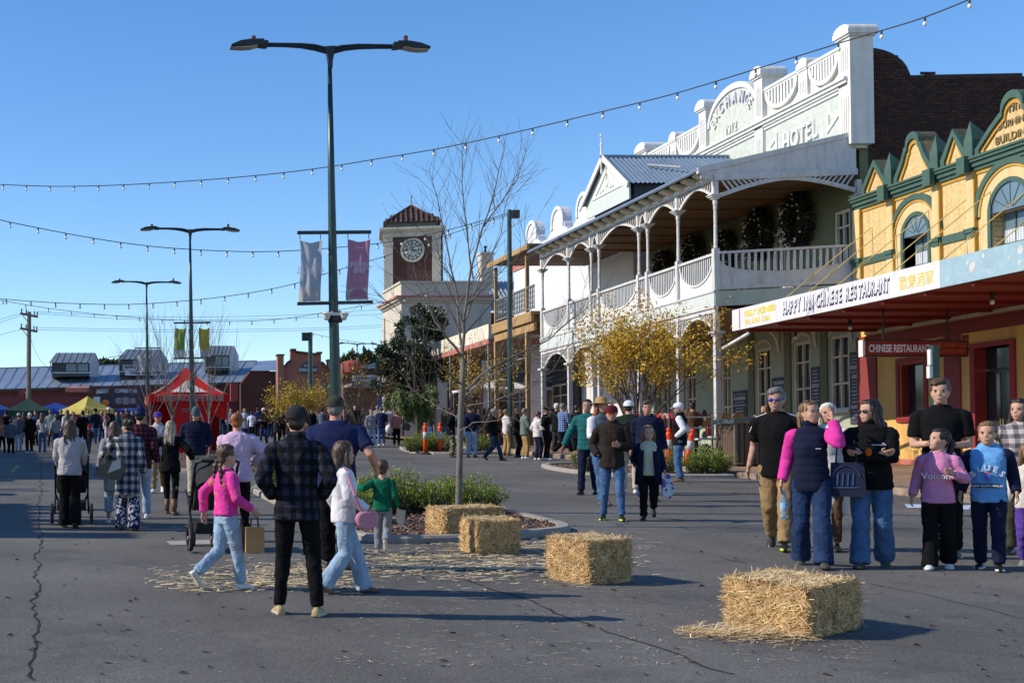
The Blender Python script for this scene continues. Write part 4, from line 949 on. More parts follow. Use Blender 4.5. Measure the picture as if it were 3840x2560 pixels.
# ================================================================ BUILDINGS FURTHER ALONG
timber = mat('raw_timber', (.36,.22,.09), .75, .2, 4, stretch=(3,3,.6), dirt=(.2,.12,.05), dsc=3)
timbd = mat('dark_timber', (.13,.085,.05), .8, .2, 4)
whiter = mat('whitewash', (.58,.59,.62), .7, .05, 1, dirt=(.5,.5,.5), dsc=1, damt=.3)
pink = mat('dusty_pink_trim', (.42,.16,.13), .7, .1, 2)
brickf = mat('far_brick', (.085,.036,.028), .85, .3, 4, bump=.2, dirt=(.07,.03,.025), dsc=2)
stone = mat('cream_stone', (.48,.44,.36), .8, .08, 1.5, dirt=(.36,.32,.25), dsc=1, damt=.4)
# white building with rounded pediments
e = empty('white_building', (26, 64, fz(64)), 'white rendered building with rounded parapet pediments beyond the hotel', 'building')
wb = MB(); wb.box(23.6, 33, 56.2, 72, 2.3, 12.95); wb.build('wall', whiter, e)
bx('stripe', 23.54, 23.62, 56.2, 72, 12.5, 12.85, pink, e); bx('parapet', 23.5, 23.95, 56.2, 72, 12.96, 13.35, whiter, e)
for yc in (58.2, 61.6, 65.0, 68.8):
    b = MB(); b.prism([(23.52,yc-1.35,13.35),(23.52,yc+1.35,13.35)]+[(23.52,yc+1.25,13.5),(23.52,yc+1.0,13.55),(23.52,yc+.95,13.75)]+arc((23.52,yc,13.9),(.85,.85),0,math.pi,12)+[(23.52,yc-.95,13.75),(23.52,yc-1.0,13.55),(23.52,yc-1.25,13.5)], (.42,0,0)); p_ = b.build('pediment', whiter, e)
    b = MB(); b.strip(arc((23.46,yc,13.9),(.87,.87),-.3,math.pi+.3,14), arc((23.46,yc,13.9),(.68,.68),-.3,math.pi+.3,14), (.06,0,0)); b.build('pediment_rim', whiter, p_)
bx('dado', 23.5, 23.6, 56.2, 72, 2.3, 3.3, pink, e)
for yy in (57.4, 60.5, 63.6): sash(e, 23.55, yy, yy+1.3, 3.6, 5.6, cream, darkg)
bx('chimney', 26, 27.2, 64, 65.2, 12.9, 15.4, stone, e)
# two-storey unpainted timber verandah in front of it
e = empty('timber_verandah', (19.3, 58.6, fz(58.6)), 'two-storey bare timber verandah with iron lace balustrade next to the hotel', 'verandah')
bx('roof', 18.9, 23.5, 55.75, 61.3, 11.2, 11.32, timbd, e); bx('roof_edge', 18.85, 18.95, 55.75, 61.35, 11.08, 11.3, timber, e)
bx('floor', 19.0, 23.5, 55.75, 61.2, 8.28, 8.42, timber, e)
for z0, z1, x in ((7.98,8.27,19.0),(7.6,7.94,19.12)): bx('floor_beam', x, x+.12, 55.75, 61.2, z0, z1, timber, e)
for k in range(5): bx('joist', 19.15, 23.4, 56+k*1.25, 56.1+k*1.25, 7.95, 8.27, timber, e)
for y in (56.7, 58.9, 61.05):
    bx('post', 19.1, 19.24, y-.07, y+.07, 8.43, 11.08, timber, e); o = bx('post', 19.08, 19.26, y-.09, y+.09, fz(y)+.6, 7.6, timber, e); bx('post_base', 19.0, 19.34, y-.17, y+.17, fz(y), fz(y)+.6, timbd, o)
lace = MB(); ir = mat('lace_iron', (.16,.17,.17), .6, .2, 6)
for y0, y1 in ((55.8,56.6),(56.8,58.8),(59.0,60.95)):
    lace.box(19.12,19.2,y0,y1,9.5,9.56); lace.box(19.13,19.19,y0,y1,8.55,8.6)
    y = y0
    while y < y1:
        lace.beam((19.16,y,8.6),(19.16,y,9.5),.03,.03,(1,0,0))
        for k in range(4):
            z = 8.62+k*.22; a = [(19.16, y+.11+.09*math.cos(t), z+.1+.1*math.sin(t)) for t in [i*6.283/7 for i in range(8)]]; lace.tube(a, .014, 3, caps=False)
        y += .23
lace.build('iron_lace', ir, e, kind='stuff')
# cream awning shop
e = empty('shop_awning_building', (24, 67, fz(67)), 'cream shop awning with red lower stripe on thin posts beyond the timber verandah', 'shop')
bx('fascia', 19.1, 19.22, 62.0, 72.3, 7.85, 8.55, cream, e); bx('fascia_stripe', 19.08, 19.22, 61.95, 72.3, 7.6, 7.84, pink, e); bx('end_board', 19.22, 23.4, 62.0, 62.1, 7.85, 8.5, cream, e); bx('end_stripe', 19.22, 23.4, 61.97, 62.1, 7.6, 7.84, pink, e)
bx('soffit', 19.2, 23.5, 62.1, 72.2, 7.62, 7.68, timbd, e)
for y in (62.3, 65.6, 68.9, 72.1): bx('post', 19.15, 19.25, y-.05, y+.05, fz(y), 7.6, leadg, e)
b = MB(); b.box(21.2,21.8,62.3,62.9,fz(62),7.6); b.build('column', whiter, e)
bx('shopfront', 23.3, 23.5, 62.2, 72, fz(62), 7.5, mat('dark_shopfront', (.03,.03,.035), .4, .3, 1), e)
for yy in (63, 66, 69): sash(e, 23.2, yy, yy+2.2, fz(66)+.5, 5.8, cream, darkg, rails=(.75,))
# white umbrella tent and white bench under it
def marquee(name, c, hw, hd, z_eave, z_top, z_val, m, m2=None, label='', legs=True, cat='tent', gzv=None, rot=0., legm=None, peak=None):
    c = Vector(c); e = empty(name, (c.x, c.y, gz(c.y) if gzv is None else gzv), label, cat)
    def P(x, y, z):
        q = Matrix.Rotation(rot, 3, 'Z') @ Vector((x, y, 0)); return (c.x+q.x, c.y+q.y, z)
    n = 8; b = MB(); cor = [(-hw,-hd),(hw,-hd),(hw,hd),(-hw,hd)]
    for s in range(4):
        a, d = cor[s], cor[(s+1) % 4]
        rows = []
        for i in range(n+1):
            t = i/n; f = t**1.25; rows.append([P((a[0]+(d[0]-a[0])*k/6)*(1-t), (a[1]+(d[1]-a[1])*k/6)*(1-t), z_eave+(z_top-z_eave)*f-.06*math.sin(math.pi*k/6)*(1-t)) for k in range(7)])
        base = len(b.v)
        for r_ in rows: b.v += r_
        for i in range(n):
            for k in range(6): q = base+i*7+k; b.f.append((q, q+1, q+8, q+7)); b.m.append(0)
    b.build('canopy', m, e, smooth=True)
    for s in range(4):
        a, d = cor[s], cor[(s+1) % 4]; v = MB(); N_ = 14
        for k in range(N_+1):
            t = k/N_; w = .015*math.sin(t*40+s); sc = .05*abs(math.sin(t*math.pi*4)) if m2 != 'flat' else 0
            x, y = a[0]+(d[0]-a[0])*t, a[1]+(d[1]-a[1])*t; L_ = math.hypot(x, y); x += w*x/L_; y += w*y/L_
            v.v += [P(x, y, z_eave-.06*math.sin(math.pi*t)), P(x, y, z_val+sc)]
        v.f = [(2*k, 2*k+1, 2*k+3, 2*k+2) for k in range(N_)]; v.m = [0]*N_; v.build('valance', m, e)
    if legs:
        for a in cor: p = P(a[0]*.97, a[1]*.97, 0); bx('leg', p[0]-.025, p[0]+.025, p[1]-.025, p[1]+.025, (gz(c.y) if gzv is None else gzv), z_eave, legm or leadg, e)
    return e
wt = mat('white_canvas', (.70,.71,.76), .8, .06, 2)
q = at(1150,905,66); k = 66/FOC
e = marquee('market_umbrella', (q.x, 66, 0), 2.0, 1.6, at(0,893,66).z, at(0,868,66).z, at(0,900,66).z, wt, label='white umbrella canopy with dark logo behind the green pole')
b = MB(); c = at(1152,882,64.9)
b.v = [(c.x+.42*math.cos(t), c.y-.1-.1*math.sin(t), c.z+.2*math.sin(t)) for t in [i*6.283/16 for i in range(16)]]; b.f = [tuple(range(16))]; b.m = [0]; b.build('logo', black, e)
text('logo_lettering', 'CK', face_negY((c.x, c.y-.24, c.z-.1)), .28, wt, e, .003, 'CENTER')
# white corrugated fence
e = empty('white_fence', (18.6, 74, fz(74)), 'white corrugated iron fence under the pepper tree', 'fence')
xa, xb = at(905,970,74).x, at(1022,970,74).x; n = int((xb-xa)/.19); zt_ = at(0,936,74).z
for i in range(n): bx('sheet', xa+i*.19, xa+i*.19+.165, 74-.02*(i % 2), 74.03, fz(74), zt_+random.uniform(-.02,.02), whiter, e)
bar('rail', (xa,74.06,zt_-.25), (xb,74.06,zt_-.25), .06, .05, timbd, e, (0,1,0))
# ---------------------------------------------------------------- post office with clock tower
po = empty('post_office', (21, 82, fz(80)), 'cream and brick post office with square clock tower and tiled roof', 'post office')
TW = Matrix.Translation((21.5, 86.2, -.11)) @ Matrix.Rotation(R(-12.2), 4, 'Z') @ Matrix.Diagonal((1.0,1.0,1.0625,1))
def tbuild(b, name, m, parent=po, **k):
    b.v = [tuple(TW @ Vector(v)) for v in b.v]; return b.build(name, m, parent, **k)
hw = 1.78
b = MB(); b.box(-hw+.5, hw-.5, -hw+.12, hw-.12, 12.4, 15.95); b.box(-hw+.12, hw-.12, -hw+.5, hw-.5, 12.4, 15.95); tbuild(b, 'tower_wall', brickf)
for sx in (-1,1):
    for sy in (-1,1):
        b = MB(); x, y = sx*(hw-.27), sy*(hw-.27); b.box(x-.27,x+.27,y-.27,y+.27,12.4,15.8); b.box(x-.3,x+.3,y-.3,y+.3,15.3,15.55); tbuild(b, 'tower_pilaster', stone)
b = MB(); b.box(-hw-.05,hw+.05,-hw-.05,hw+.05,15.8,16.1); b.box(-hw-.18,hw+.18,-hw-.18,hw+.18,16.1,16.22); b.box(-hw-.3,hw+.3,-hw-.3,hw+.3,16.22,16.36); tbuild(b, 'tower_cornice', stone)
b = MB(); b.box(-hw+.2,hw-.2,-hw+.2,hw-.2,16.36,16.68); tbuild(b, 'roof_base', mat('verdigris', (.08,.10,.09), .6))
terr = [mat('terracotta_tile_%d' % i, c, .75, .25, 6, dirt=(.05,.03,.025), dsc=2) for i, c in enumerate([(.062,.03,.025),(.045,.024,.021),(.08,.04,.032)])]
b = MB(); z0, z1, rr = 16.68, 18.0, hw+.02
b.add([(-rr,-rr,z0),(rr,-rr,z0),(rr,rr,z0),(-rr,rr,z0),(0,0,z1)], [(0,1,4),(1,2,4),(2,3,4),(3,0,4),(3,2,1,0)]); rf = tbuild(b, 'tower_roof', terr[1])
random.seed(4)
for s in range(4):
    Rm = Matrix.Rotation(s*math.pi/2, 4, 'Z')
    for row in range(5):
        t0, t1 = row/5, (row+1)/5+.03
        for c_ in range(11):
            u = -1+2*(c_+.5)/11
            if abs(u) > 1-t0-.06: continue
            w = rr*2/11*.3; y0, y1 = -rr*(1-t0), -rr*(1-min(t1,1)); za, zb = z0+(z1-z0)*t0+.01, z0+(z1-z0)*min(t1,1)+.01; x = u*rr
            b = MB(); b.add([(x-w,y0,za),(x,y0-.05,za+.085),(x+w,y0,za),(x-w*.8,y1,zb),(x,y1-.04,zb+.06),(x+w*.8,y1,zb)], [(0,1,4,3),(1,2,5,4),(0,2,1)])
            b.v = [tuple(Rm @ Vector(v)) for v in b.v]; tbuild(b, 'roof_tile', random.choice(terr), rf)
for sx, sy in ((-1,-1),(1,-1),(1,1),(-1,1)):
    b = MB(); b.tube([(sx*rr,sy*rr,z0+.03),(0,0,z1+.03)], .07, 6); tbuild(b, 'hip_tile', terr[2], rf)
b = MB(); b.lathe((0,0,17.95), [(.1,0),(.1,.12),(.04,.18),(.035,.6),(.06,.64),(.03,.72)], 8); tbuild(b, 'finial', leadg)
def disc(r, y, z, n=28, d=.05, r0=0.):
    b = MB()
    if r0: b.strip([(r*math.cos(t),y,z+r*math.sin(t)) for t in [i*6.2832/n for i in range(n+1)]], [(r0*math.cos(t),y,z+r0*math.sin(t)) for t in [i*6.2832/n for i in range(n+1)]], (0,d,0))
    else: b.prism([(r*math.cos(t),y,z+r*math.sin(t)) for t in [i*6.2832/n for i in range(n)]], (0,d,0))
    return b
CZ = 14.98; yf = -hw+.1
clock = tbuild(disc(.66,yf-.06,CZ), 'clock_face', mat('opal_dial', (.50,.50,.46), .4)); tbuild(disc(.76,yf-.1,CZ,d=.1,r0=.62), 'clock_rim', stone, clock)
b = disc(.6,yf-.075,CZ,d=.015,r0=.56); b2 = disc(.4,yf-.075,CZ,d=.015,r0=.37); b.add(b2.v, b2.f)
for k in range(12):
    a = k*math.pi/6; b.beam((.39*math.cos(a),yf-.068,CZ+.39*math.sin(a)), (.57*math.cos(a),yf-.068,CZ+.57*math.sin(a)), .055, .015)
for k in range(6):
    a = k*math.pi/3; b.beam((0,yf-.068,CZ), (.38*math.cos(a),yf-.068,CZ+.38*math.sin(a)), .02, .012)
tbuild(b, 'dial_ring', black, clock)
b = MB(); b.beam((0,yf-.085,CZ),(.30,yf-.085,CZ-.10),.06,.015); tbuild(b, 'hour_hand', black, clock); b = MB(); b.beam((0,yf-.095,CZ),(-.08,yf-.095,CZ+.5),.045,.015); tbuild(b, 'minute_hand', black, clock)
b = MB(); b.tube([(hw+.08,-hw+.3,12.5),(hw+.08,-hw+.3,16)], .07, 6); tbuild(b, 'downpipe', black)
# lower block
LX0, LX1, LY0, LY1 = 19.22, 24.6, 79.6, 84.5
bx('lower_wall', LX0, LX1, LY0, LY1, 3.4, 8.8, brickf, po); bx('upper_band', LX0-.015, LX1, LY0-.015, LY1, 8.8, 11.4, stone, po)
bx('parapet', LX0-.02, LX1, LY0-.02, LY1, 12.15, 12.95, stone, po); bx('parapet_cap', LX0-.1, LX1+.05, LY0-.1, LY1, 12.95, 13.08, stone, po)
for z0, z1, o_, m_ in ((11.3,11.75,.02,stone),(11.75,11.9,.12,stone),(11.9,12.04,.3,stone),(12.04,12.16,.42,pink)): bx('cornice', LX0-o_, LX1+.1, LY0-o_, LY1+.1, z0, z1, m_, po)
for x in (LX0, 21.4, 24.1): bx('pilaster', x-.03, x+.55, LY0-.1, LY0+.02, 3.4, 11.3, stone, po)
bx('pilaster', LX0-.1, LX0+.02, LY0-.05, LY0+.5, 3.4, 11.3, stone, po); bx('pilaster', LX0-.1, LX0+.02, LY1-.6, LY1, 3.4, 11.3, stone, po)
sash(po, LX0-.08, 81, 82.3, 7.6, 10.2, stone, darkg); sash(po, LX0-.08, 81, 82.3, 4.3, 6.6, stone, darkg)
bx('corner_pillar', 18.35, 19.0, 79.2, 79.9, 3.4, 8.2, mat('pink_pillar', (.42,.25,.2), .8, .1, 2), po)
# corrugated roof wing and chimneys
ry = 81.5
corr('wing_roof', (23.0,ry-1.5,11.3), (31.5,ry-1.5,11.3), (0,3.4,2.35), ironw, po, .26, .05)
bx('wing_wall', 24.7, 31.5, ry-1.0, ry+6, 3.4, 11.25, brickf, po)
for x in (25.2, 27.4): sash(po, 0, 0, 1, 0, 1, stone, darkg) if False else None
wv = MB(); wv.box(25.6,26.9,ry-1.04,ry-.98,8.6,10.4); wv.build('window', blueg, po)
corr('porch_roof', (20.6,78.9,13.0), (24.4,78.9,13.0), (0,1.9,.75), ironw, po, .22, .03) if False else None
o = bx('chimney', 25.0, 25.75, 82.5, 83.3, 12.6, 15.2, stone, po); bx('chimney_cap', 24.93, 25.82, 82.43, 83.37, 15.2, 15.32, stone, o); b = MB(); b.lathe((25.38,82.9,15.32), [(.1,0),(.07,.35),(.14,.4),(.03,.5)], 8); b.build('flue', black, o)

# ---------------------------------------------------------------- the far end of the street
shedr = mat('shed_roof', (.20,.25,.32), .42, .12, .25, metal=.25, dirt=(.27,.31,.35), dsc=.6, damt=.5)
sh = empty('railway_shed', (3, 112, gz(110)), 'long grey iron roofed brick shed with glazed roof dormers across the street end', 'shed')
def S(x, y, Y=110): return at(x, y, Y)
b = MB(); e0, e1, r0, r1 = S(-260,903,113), S(556,879,110), S(-230,852,121), S(590,829,119)
b.add([e0,e1,r1,r0], [(0,1,2,3)]); b.add([r0,r1,r1+Vector((6,9,-3)),r0+Vector((-3,9,-3))], [(0,1,2,3)]); b.build('roof', shedr, sh)
for k in range(34):
    t = k/33; p, q_ = e0.lerp(e1, t), r0.lerp(r1, t); bar('roof_seam', p+Vector((0,0,.03)), q_+Vector((0,0,.03)), .04, .035, shedr, sh, (0,0,1))
bar('ridge_cap', r0, r1, .3, .12, shedr, sh, (0,0,1)); bar('gutter', e0, e1, .16, .16, mat('dark_gutter', (.05,.03,.03), .6), sh, (0,0,1))
b = MB(); w0, w1 = e0+Vector((0,.5,-.1)), e1+Vector((0,.5,-.1)); b.add([(w0.x,w0.y,gz(110)-1),(w1.x,w1.y,gz(110)-1),w1,w0], [(0,1,2,3)]); b.build('wall', mat('dark_red_wall', (.13,.035,.03), .8, .2, 1), sh)
# brick end
b = MB(); z0 = gz(108)-.5; Yb = 109
P = [S(554,940,Yb),S(641,940,Yb),S(641,852,Yb),S(575,853,Yb),S(553,881,Yb)]; P[0].z = P[1].z = z0
b.prism(P, (0,8,0)); b.build('brick_end', brickf, sh)
P = [S(575,851,Yb-.3),S(644,851,Yb-.3),S(650,826,Yb+8),S(592,829,Yb+8)]; b = MB(); b.add(P, [(0,1,2,3)]); b.build('end_roof', shedr, sh)
red2 = mat('red_chimney', (.30,.055,.04), .8, .15, 2)
for x0, x1, y0, y1 in ((43.5,56,894,912),(910,936,0,0)):
    if y0: p, q_ = S(x0,y1,108), S(x1,y0,108); bx('chimney', p.x, q_.x, 107.8, 108.3, p.z, q_.z, red2, sh)
p, q_ = S(762,914,108.6), S(776,884,108.6)
b = MB(); pp = S(537,905,108.8); b.box(pp.x-.3,pp.x+.3,108.5,109,pp.z-.6,pp.z+.9); b.build('red_panel', red2, sh)
p = S(61,912,108); b = MB(); b.lathe((p.x,108,p.z), [(.18,0),(.18,.35),(.3,.36),(.05,.55)], 8); b.build('roof_vent', leadg, sh)
p, q_ = S(150,900,107.5), S(203,887,107.5); b = MB(); b.prism([(p.x,107.3,p.z),(p.x,107.3,p.z+.35),(p.x+.3,108.3,q_.z+.02),(p.x+.3,108.3,p.z)], (q_.x-p.x,0,0)); b.build('red_awning', mat('salmon_awning', (.52,.17,.12), .7, .1, 2), sh)
bx('verandah_fascia', S(-100,925,106).x, S(200,925,106).x, 105.9, 106.1, S(0,933,106).z, S(0,911,106).z, mat('maroon_fascia', (.16,.03,.03), .7, .15, 1), sh)
cor_ = mat('dormer_cladding', (.46,.48,.50), .5, .08, 2)
dgrey = mat('dormer_dark', (.045,.055,.06), .6)
def dormer(x0, x1, x2, yt, ye, yb, Y=113.5):
    """front wall x0..x1, gable end x1..x2"""
    a, b_, c_ = S(x0,yb,Y), S(x1,yb,Y), S(x2,yb,Y); ze, zt_, zb = S(0,ye,Y).z, S(0,yt,Y+1.5).z, a.z; d = 2.4
    e = MB(); e.box(a.x,b_.x,Y,Y+d,zb-.3,ze); dm = e.build('dormer', dgrey, sh)
    g = MB(); g.prism([(b_.x,Y,zb-.3),(c_.x,Y+.6,zb-.3),(c_.x,Y+.6,ze),((b_.x+c_.x)/2,Y+.3,zt_),(b_.x,Y,ze)], (0.02,.1,0)); g.build('gable_end', cor_, dm)
    m = (b_.x+c_.x)/2
    r_ = MB(); r_.add([(a.x-.25,Y-.25,ze-.05),(b_.x+.1,Y-.25,ze-.05),(m+.1,Y+1.3,zt_+.06),(a.x+(m-b_.x)*.9,Y+1.3,zt_+.06),(c_.x+.25,Y+d+.3,ze-.05),(a.x+(c_.x-b_.x),Y+d+.3,ze-.05)], [(0,1,2,3),(3,2,4,5)]); r_.build('dormer_roof', mat('dormer_roof', (.15,.18,.21), .5, .15, .5), dm)
    for k in range(6):
        t = (k+.5)/6; bar('roof_seam', (a.x+(b_.x-a.x)*t,Y-.25,ze-.02), (a.x+(m-b_.x)*.9+(m-a.x-(m-b_.x)*.9)*t,Y+1.3,zt_+.08), .05, .04, shedr, dm, (0,0,1))
    w = b_.x-a.x
    for k in range(3):
        xx0, xx1 = a.x+w*(.06+k*.31), a.x+w*(.06+k*.31+.28); f = bx('window', xx0, xx1, Y-.06, Y+.02, zb+.12, ze-.12, leadg if k else dgrey, dm); bx('pane', xx0+.05, xx1-.05, Y-.075, Y-.05, zb+.17, ze-.17, blueg if k else dgrey, f)
    bx('dormer_sill', a.x-.05, b_.x+.1, Y-.12, Y, zb-.05, zb+.06, cor_, dm); b2 = MB(); b2.tube([(a.x-.1,Y-.2,ze),(a.x-.05,Y-.15,zb)], .05, 6); b2.build('downpipe', dgrey, dm)
dormer(119,206,227,812,832,856); dormer(276,352,386,804,824,853); dormer(474,527,550,796,815,843)
# signs on the shed
p = S(282,849,112.9); q_ = S(316,837.5,112.9); e = empty('sign_board', (p.x,112.8,p.z), 'white sign reading GRENFELL on the shed dormer', 'sign', 'signs on the far shed'); bx('board', p.x, q_.x, 112.8, 112.86, p.z, q_.z, signw, e); text('sign_lettering', 'GRENFELL T', face_negY((p.x+.07,112.79,p.z+.1)), .42, black, e, .01, sx=.56, offset=.01)
p = S(287,862,112.5); q_ = S(316,850,112.5); e = empty('sign_board', (p.x,112.4,p.z), 'lower white sign reading YACH below the GRENFELL sign', 'sign', 'signs on the far shed'); bx('board', p.x, q_.x, 112.4, 112.46, p.z, q_.z, whiter, e); text('sign_lettering', 'YACH', face_negY((p.x+.45,112.39,p.z+.12)), .36, black, e, .01, sx=.6, offset=.008)
navy = mat('navy_sign', (.03,.035,.055), .5)
p = S(258,905,105); q_ = S(328,891,105); e = empty('sign_board', (p.x,104.9,p.z), 'navy sign reading COFFEES R US above the coffee shop', 'sign'); bx('board', p.x, q_.x, 104.9, 105, p.z, q_.z, navy, e); text('sign_lettering', "COFFEES R' US", face_negY((p.x+.22,104.88,p.z+.12)), .40, inkp, e, .01, sx=.68, offset=.006)
p = S(253,931,105); q_ = S(322,906,105); e = empty('picture_panel', (p.x,104.9,p.z), 'dark coffee shop picture panel with pale cups under the navy sign', 'sign'); bx('board', p.x, q_.x, 104.9, 105, p.z, q_.z, navy, e)
for dx, s_ in ((.7,.3),(1.25,.36),(1.8,.28)):
    b = MB(); b.v = [(p.x+dx+s_*math.cos(t), 104.89, p.z+.38+s_*.9*math.sin(t)) for t in [i*6.283/10 for i in range(10)]]; b.f = [tuple(range(10))]; b.m = [0]; b.build('cup_print', mat('mauve_print', (.28,.2,.22), .6), e)
p = S(221,904.5,104); q_ = S(249,892,104); e = empty('sign_board', (p.x,103.9,p.z), 'small grey projecting sign reading COFFEES R US', 'sign'); b = MB(); b.prism([(p.x,103.9,p.z-.02),(q_.x,103.9,p.z+.08),(q_.x,103.9,q_.z+.04),(p.x,103.9,q_.z-.08)], (0,.06,0)); b.build('board', leadg, e); text('sign_lettering', "coffees R us", face_negY((p.x+.04,103.88,p.z+.08)), .25, inkp, e, .01, sx=.58, offset=.008)
p = S(230,933,103); q_ = S(254,905,103); e = empty('poster', (p.x,102.9,p.z), 'coffee shop poster with a big orange cup', 'poster'); bx('board', p.x, q_.x, 102.9, 102.95, p.z, q_.z, black, e)
b = MB(); b.v = [(p.x+.42+.3*math.cos(t), 102.88, p.z+.3+.24*math.sin(t)) for t in [i*6.283/12 for i in range(12)]]; b.f = [tuple(range(12))]; b.m = [0]; b.build('cup_print', mat('orange_print', (.62,.16,.03), .6), e); text('sign_lettering', 'Claudio', face_negY((p.x+.1,102.87,p.z+.6)), .2, inkp, e, .005) if False else None
p = S(215,932,103); q_ = S(230,911,103); e = empty('shop_sign', (p.x,102.9,p.z), 'pale panel left of the orange cup poster', 'sign'); bx('board', p.x, q_.x, 102.9, 102.95, p.z, q_.z, whiter, e)
bx('shop_front', S(205,940,107).x, S(345,940,107).x, 106.4, 106.6, gz(106), S(0,887,107).z, mat('brown_shopfront', (.12,.045,.035), .8, .2, 1), sh)
# tv antenna on the shed
p = S(276,884,112); t_ = S(276,816,112)
b = MB(); b.tube([p, t_], .03, 5); b.beam(t_+Vector((-1.0,0,-.15)), t_+Vector((.5,0,0)), .04, .04)
for k in range(5): b.beam(t_+Vector((-.2+k*.12,0,.5-.05*k)), t_+Vector((-.1+k*.1,0,-.5+.1*k)), .025, .025)
b.build('tv_antenna', black, None, 'thin television antenna mast on the grey shed roof', 'antenna')
# community hub
salm = mat('salmon_render', (.33,.14,.09), .85, .12, 1.5, dirt=(.24,.10,.07), dsc=.7, damt=.5)
hub = empty('community_hub', (15, 108, gz(107)), 'salmon rendered community hub with scalloped parapet', 'building')
Y = 107; zb = gz(107)-.5
def H(x, y): p = S(x, y, Y); return (p.x, p.y, p.z)
scl = [(651,842),(656,839),(661,832),(667,828),(672,827)]
scr_ = [(737,832),(742,835),(747,842),(752,850),(756,853)]
P = [H(651,842)]+[H(*q) for q in scl[1:4]]+[H(667.5,828),H(667.5,804),H(678,804),H(678,808),H(727,814),H(727,811),H(737.5,811),H(737.5,832)]+[H(*q) for q in scr_[1:]]+[H(760,853)]
P = [(P[0][0], Y, zb)]+P+[(P[-1][0], Y, zb)]
b = MB(); b.prism(P, (0,.5,0)); b.build('facade', salm, hub)
dcap = mat('dark_coping', (.07,.05,.05), .7)
def cop(pts): 
    for i in range(len(pts)-1): bar('coping', H(*pts[i]), H(*pts[i+1]), .16, .7, dcap, hub, (0,1,0))
cop(scl[:4]); cop([(678,808),(727,814)]); cop(scr_); cop([(666.5,803.5),(679,803.5)]); cop([(726,810.5),(738.5,810.5)])
for x0, x1, yt in ((637,650.6,817),(752.5,762,829)):
    p, q_ = H(x0,940), H(x1,yt); bx('pillar', p[0], q_[0], Y-.3, Y+.5, zb, q_[2], salm, hub); bx('pillar_cap', p[0]-.06, q_[0]+.06, Y-.36, Y+.5, q_[2], q_[2]+.12, dcap, hub)
bx('side_block', H(640,900)[0], H(860,900)[0], Y+.6, Y+9, zb, H(0,850)[2], mat('brown_wall', (.13,.08,.065), .85, .2, 1), hub)
hg = mat('hub_green', (.035,.085,.085), .6)
p, q_ = H(684,857), H(727.5,841); b = MB(); b.prism([(p[0],Y-.1,p[2]),(q_[0],Y-.1,p[2]),(q_[0],Y-.1,q_[2]),(q_[0]-.35,Y-.1,q_[2]),(q_[0]-.55,Y-.1,q_[2]+.26),((p[0]+q_[0])/2,Y-.1,q_[2]+.38),(p[0]+.5,Y-.1,q_[2]+.26),(p[0]+.3,Y-.1,q_[2])], (0,.08,0)); sb = b.build('sign', hg, hub)
text('sign_lettering', 'COMMUNITY HUB', face_negY((p[0]+.08,Y-.11,p[2]+.14)), .36, inkp, sb, .01, sx=.48, offset=.005); text('sign_lettering', 'Grenfell', face_negY((p[0]+.5,Y-.11,q_[2]-.02)), .26, inkp, sb, .01, sx=.62)
bx('awning_band', H(725,900)[0], H(762,900)[0], Y-2, Y-1.9, H(0,900)[2], H(0,885)[2], mat('grey_green_band', (.10,.15,.13), .7), hub)
# chiropractor shop
ch = empty('chiropractor_shop', (23, 104, gz(104)), 'low brown shop with grey awning and white CHIROPRACTOR sign', 'shop')
brn = mat('brown_shop', (.14,.085,.065), .85, .2, 1)
bx('wall', S(790,900,105).x, S(905,900,105).x, 105, 110, gz(104)-.5, S(0,848,105).z, brn, ch); b = MB(); b.prism([S(815,846,104.5),S(862,832,104.5),S(905,846,104.5)], (0,5,0)); b.build('roof', ironw, ch)
bx('awning', S(806,885,101).x, S(905,885,101).x, 100.8, 104.9, S(0,886,101).z, S(0,880,101).z, leadg, ch); p, q_ = S(809,875.5,101), S(870,862,101); o = bx('sign', p.x, q_.x, 100.7, 100.78, p.z, q_.z, signw, ch); text('sign_lettering', 'CHIROPRACTOR', face_negY((p.x+.25,100.69,p.z+.12)), .33, black, o, .01, sx=.66, offset=.004)
bx('awning_sheet', S(815,900,101).x, S(905,900,101).x, 100.9, 101, S(0,890,101).z, S(0,877,101).z, leadg, ch)
b = MB(); p = S(808,842,104); b.lathe((p.x,104,p.z-.5), [(.9,0),(.9,.7),(.7,.9),(.2,1.0)], 12); b.build('water_tank', red2, ch)
tag(bx('parked_van_roof', S(885,915,95).x, S(905,915,95).x, 94, 96, gz(95), S(0,905,95).z, mat('blue_van', (.05,.09,.25), .3)), 'blue boxy van roof seen behind the pepper tree', 'van') if False else None
bx('blue_tarp_wall', S(868,930,98).x, S(905,930,98).x, 98, 98.1, gz(98), S(0,897,98).z, mat('blue_cloth', (.05,.08,.24), .7, .2, 2), ch)
